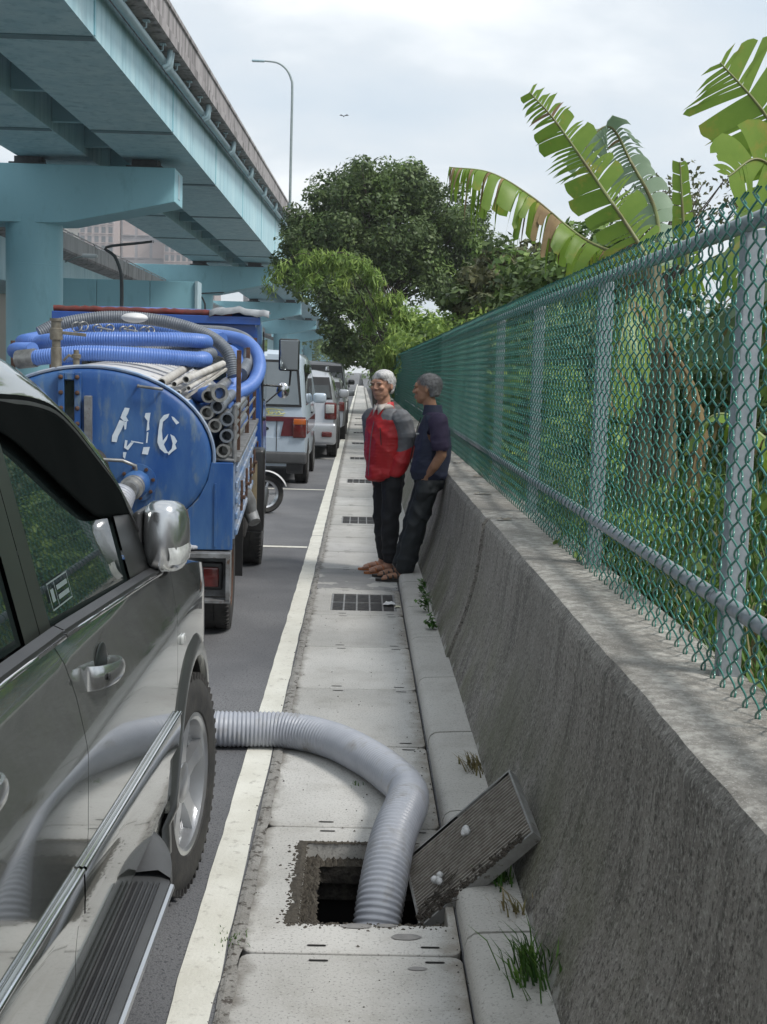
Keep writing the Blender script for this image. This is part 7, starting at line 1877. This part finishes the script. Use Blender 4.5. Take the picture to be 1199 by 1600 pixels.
# ---------------- banana plants
M_ban = mk('banana_leaf', (.16, .28, .035), (.24, .36, .055), scale=3, rough=.40, spec=.5, c3=(.36, .33, .06), scale3=5, f3=(.56, .70), trans=.42, stretch=(1, 1, 1))
M_banp = mk('banana_leaf_underside', (.22, .32, .20), (.28, .38, .26), scale=3, rough=.6, trans=.3)
M_bandry = mk('dead_banana_leaf', (.30, .22, .11), (.19, .13, .07), scale=6, rough=.9, trans=.15)
M_rib = mk('banana_midrib', (.22, .27, .10), (.16, .14, .06), scale=5, rough=.5)
M_stem = mk('banana_stem', (.10, .085, .05), (.16, .14, .07), scale=5, rough=.7, stretch=(1, 1, .25), c3=(.05, .035, .025), scale3=8, f3=(.5, .62), bump=.4, bscale=25)
def banana_leaf(root, off, spine, width, mat, seed, tear=.35, fold=.5, droop=.35, side_vec=None, dry=0.0, wfun=None, ragged=.15):
    """midrib along spine; blade torn into strips, each strip a curved ribbon hanging from the rib"""
    rn = random.Random(seed); P = bez(spine, 10); n = len(P) - 1; L_ = [0]
    for a, b in zip(P, P[1:]): L_.append(L_[-1] + (b - a).length)
    tot = L_[-1]
    def at(u):
        d = u * tot; j = 0
        while j < n - 1 and L_[j + 1] < d: j += 1
        t = (d - L_[j]) / max(1e-6, L_[j + 1] - L_[j]); return P[j].lerp(P[j + 1], min(1, t)), (P[j + 1] - P[j]).normalized()
    wf = wfun or (lambda u: min(1, .35 + u * 3.2) * (1 - max(0, (u - .72) / .28) ** 2.2) ** .6)
    ns = max(20, int(tot / .026))
    mbs = {0: MB(off=off), 1: MB(off=off)}
    for sgn in (1, -1):
        i = 0
        while i < ns:
            tn = tear * (1 + .7 * nz(i * .11, seed * 3.3, sgn)); k = 1 if rn.random() < tn else rn.randint(2, 5); k = min(k, ns - i)
            u0, u1 = i / ns, (i + k) / ns; ln = 1 - ragged * rn.random(); dr = droop * rn.uniform(.6, 1.4) * (1.6 if k == 1 else 1); isdry = k <= 2 and rn.random() < dry * 1.6
            skew = rn.uniform(-.01, .03); rows = []
            for q in range(k + 1):
                u = lerp(u0 + (.0006 if q == 0 else 0), u1 - (.004 / max(.3, tot) if q == k else 0), q / k); c, t = at(u); sv = side_vec if side_vec is not None else Vector((0, 0, 1)).cross(t)
                s_ = (Vector(sv) - t * Vector(sv).dot(t)).normalized() * sgn; nn = t.cross(s_) * sgn
                if nn.z < 0 and side_vec is None: nn = -nn
                w = width * wf(u) * ln * (1 - (.25 * abs(q / k - .5) if k > 1 else .3 * (q / k)) * (.6 if k > 1 else 1)); row = []
                for v in range(6):
                    f = v / 5; pt = c + s_ * w * f * math.cos(fold * (1 - f * .5)) + nn * (w * f * math.sin(fold)) - Vector((0, 0, 1)) * dr * w * f ** 2 + t * (w * f * (.28 + skew * 6)); row.append(pt)
                rows.append(row)
            mbs[1 if isdry else 0].grid(rows if sgn > 0 else [list(reversed(r)) for r in rows]); i += k
    lf = None
    if mbs[0].v: lf = mbs[0].build('leaf', mat, root, smooth=60)
    if mbs[1].v:
        d_ = mbs[1].build('withered_strips' if lf else 'leaf', M_bandry, lf or root, smooth=60)
        if lf: d_['kind'] = 'stuff'
        lf = lf or d_
    mb = MB(off=off); mb.tube(P, [.016 * lerp(1, .25, i / n) for i in range(n + 1)], 6); mb.build('midrib', M_rib if dry < .5 else M_bandry, lf, smooth=60)
    return lf
def stem(root, off, pts, r0, r1):
    P = bez(pts, 6); mb = MB(off=off); mb.tube(P, [lerp(r0, r1, i / (len(P) - 1)) * (1 + .08 * nz(i * .9)) for i in range(len(P))], 12); return mb.build('stem', M_stem, root, smooth=60)
# plant A: the tall leaves in the middle of the sky
B1 = (2.05, 8.6, .55); ba = empty('banana_plant', B1, 'banana plant with the tall upright torn leaf and a drooping one reaching left', 'banana plant')
stem(ba, B1, [(2.05, 8.6, .5), (2.03, 8.6, 1.3), (1.98, 8.7, 2.0), (1.95, 8.8, 2.45)], .13, .06)
stem(ba, B1, [(1.80, 8.3, .5), (1.84, 8.35, 1.2), (1.92, 8.5, 1.9)], .10, .04)
banana_leaf(ba, B1, [(2.02, 8.85, 2.35), (1.82, 8.95, 2.68), (1.50, 9.0, 3.12), (1.28, 9.0, 3.40), (1.10, 9.0, 3.58)], .25, M_ban, 1, .72, .25, .12, side_vec=(.75, -.15, .62), dry=.04, wfun=lambda u: min(1, .75 + u) * (1 - max(0, (u - .45) / .55) ** 2 * .62), ragged=.30)
banana_leaf(ba, B1, [(1.95, 8.9, 2.45), (1.60, 9.3, 2.62), (1.20, 9.4, 2.93), (.90, 9.45, 3.10), (.60, 9.5, 3.14)], .26, M_ban, 2, .65, -.2, 1.15, dry=.20, ragged=.5)
banana_leaf(ba, B1, [(2.08, 9.1, 2.40), (2.10, 9.4, 2.85), (1.92, 9.5, 3.22), (1.76, 9.5, 3.46), (1.60, 9.45, 3.34), (1.56, 9.4, 3.12)], .21, M_banp, 3, .7, .15, .5, side_vec=(.9, -.2, .3), dry=.02)
banana_leaf(ba, B1, [(2.00, 8.0, 2.35), (1.96, 8.0, 2.62), (1.92, 8.0, 2.98)], .085, M_ban, 4, .02, .15, 0, side_vec=(1, -.1, 0), dry=0, wfun=lambda u: 1 - .45 * u, ragged=.03)
banana_leaf(ba, B1, [(2.05, 8.5, 2.3), (2.3, 8.0, 2.45), (2.45, 7.3, 2.2), (2.3, 6.8, 1.7)], .26, M_ban, 5, .5, -.2, .8, dry=.10, ragged=.3)
banana_leaf(ba, B1, [(1.95, 8.5, 2.1), (1.75, 8.2, 2.2), (1.6, 7.9, 1.95), (1.5, 7.7, 1.5)], .20, M_ban, 6, .6, -.3, 1.0, dry=.35, ragged=.4)
banana_leaf(ba, B1, [(2.05, 8.6, 1.9), (2.2, 8.3, 1.5), (2.15, 8.2, 1.0), (2.1, 8.1, .75)], .08, M_bandry, 7, .7, -.3, 1.0, dry=1.0, ragged=.5)
banana_leaf(ba, B1, [(1.95, 8.6, 1.8), (1.82, 8.45, 1.4), (1.80, 8.4, .9)], .07, M_bandry, 8, .7, -.3, 1.0, dry=1.0, ragged=.5)
# plant B: the big leaves entering from the right edge
B2_ = (2.75, 6.6, .55); bb = empty('banana_plant', B2_, 'banana plant at the right edge with broad glossy torn leaves against the sky', 'banana plant')
stem(bb, B2_, [(2.75, 6.6, .5), (2.7, 6.6, 1.4), (2.55, 6.6, 2.3)], .13, .06)
banana_leaf(bb, B2_, [(2.45, 6.6, 2.35), (2.20, 6.6, 2.72), (1.98, 6.6, 3.02), (1.76, 6.6, 3.24)], .32, M_ban, 11, .55, .1, .05, side_vec=(.72, -.1, .70), dry=0, wfun=lambda u: min(1, .6 + 1.2 * u) * (1 - max(0, (u - .8) / .2) ** 2 * .75), ragged=.22)
banana_leaf(bb, B2_, [(2.45, 6.5, 2.3), (2.15, 6.4, 2.55), (1.9, 6.3, 2.72), (1.72, 6.2, 2.62)], .30, M_ban, 12, .4, .05, .35, side_vec=(.35, .1, -.9), dry=0, ragged=.2)
banana_leaf(bb, B2_, [(2.4, 6.6, 2.2), (2.10, 6.2, 2.45), (1.85, 5.7, 2.45), (1.72, 5.3, 2.2)], .30, M_ban, 13, .3, .0, .5, dry=0, ragged=.2)
banana_leaf(bb, B2_, [(2.55, 6.5, 2.3), (2.6, 6.0, 2.9), (2.5, 5.4, 3.2), (2.4, 4.9, 3.1)], .30, M_ban, 14, .3, .1, .4, dry=0, ragged=.2)
banana_leaf(bb, B2_, [(2.5, 6.5, 1.9), (2.25, 6.0, 1.95), (2.05, 5.4, 1.6), (1.95, 5.2, 1.15)], .27, M_ban, 15, .12, -.1, .35, dry=0, ragged=.1)
banana_leaf(bb, B2_, [(2.6, 6.5, 2.0), (2.45, 6.9, 2.3), (2.25, 7.4, 2.2), (2.1, 7.8, 1.8)], .28, M_banp, 16, .45, -.1, .7, dry=.1, ragged=.3)
# plant C: low plant with wide leaf close to the near post
B3 = (1.75, 4.9, .6); bc = empty('banana_plant', B3, 'low young banana plant close behind the nearest fence post', 'banana plant')
stem(bc, B3, [(1.75, 4.9, .5), (1.76, 4.95, 1.0), (1.78, 5.0, 1.3)], .055, .03)
banana_leaf(bc, B3, [(1.78, 5.0, 1.2), (1.72, 4.7, 1.55), (1.62, 4.4, 1.75), (1.52, 4.1, 1.6)], .20, M_ban, 21, .15, .0, .4, dry=0, ragged=.1)
banana_leaf(bc, B3, [(1.78, 5.0, 1.2), (1.60, 5.0, 1.42), (1.42, 5.05, 1.52), (1.30, 5.1, 1.38)], .13, M_ban, 22, .2, .0, .5, dry=.15, ragged=.2)
banana_leaf(bc, B3, [(1.78, 5.0, 1.1), (1.95, 4.6, 1.3), (2.0, 4.2, 1.2), (1.95, 3.9, .9)], .20, M_ban, 23, .2, -.1, .6, dry=.1, ragged=.2)
banana_leaf(bc, B3, [(1.76, 4.9, 1.0), (1.55, 4.6, 1.12), (1.35, 4.4, 1.02), (1.25, 4.3, .85)], .10, M_ban, 24, .2, -.1, .6, dry=.2, ragged=.2) if False else None
# fallen leaves and litter on wall top
for i, (x, y, s) in enumerate(((.82, 8.35, .07), (.80, 6.9, .05), (.93, 9.8, .06), (.86, 11.2, .05))):
    mb = MB(); mb.grid([[(x + s * (a - .5) * 1.6 + .01 * nz(a * 3, b_), y + s * (b_ - .5), .872 + .02 * abs(nz(a * 2 + i, b_ * 2)) + .006 * abs(a - .5)) for a in (0, .25, .5, .75, 1)] for b_ in (0, .5, 1)])
    tag(mb.build('dry_leaf', mk('pale_dry_leaf', (.30, .27, .22), (.22, .19, .15), scale=40, rough=.9), None, smooth=60), ['curled pale dry leaf on the wall top, nearest the camera of four', 'small dry leaf on the wall top above the crack', 'dry leaf on the wall top close to the fence mesh', 'dry leaf on the wall top beside the man in the vest'][[1, 0, 2, 3][i]], 'leaf', 'dry leaves on the wall top')
# ================================================================ AIR
hz = MB(); hz.box((-620, -120, -2.0), (620, 1120, 76)); 
ho = hz.build('haze', [], None); ho['kind'] = 'stuff'
hm = bpy.data.materials.new('haze_air'); hm.use_nodes = True; hn = hm.node_tree; hn.nodes.clear()
ou = hn.nodes.new('ShaderNodeOutputMaterial'); pv = hn.nodes.new('ShaderNodeVolumePrincipled'); pv.inputs['Color'].default_value = (.93, .97, 1, 1); pv.inputs['Density'].default_value = .0005; pv.inputs['Anisotropy'].default_value = .2
hn.links.new(pv.outputs[0], ou.inputs['Volume']); ho.data.materials.append(hm)
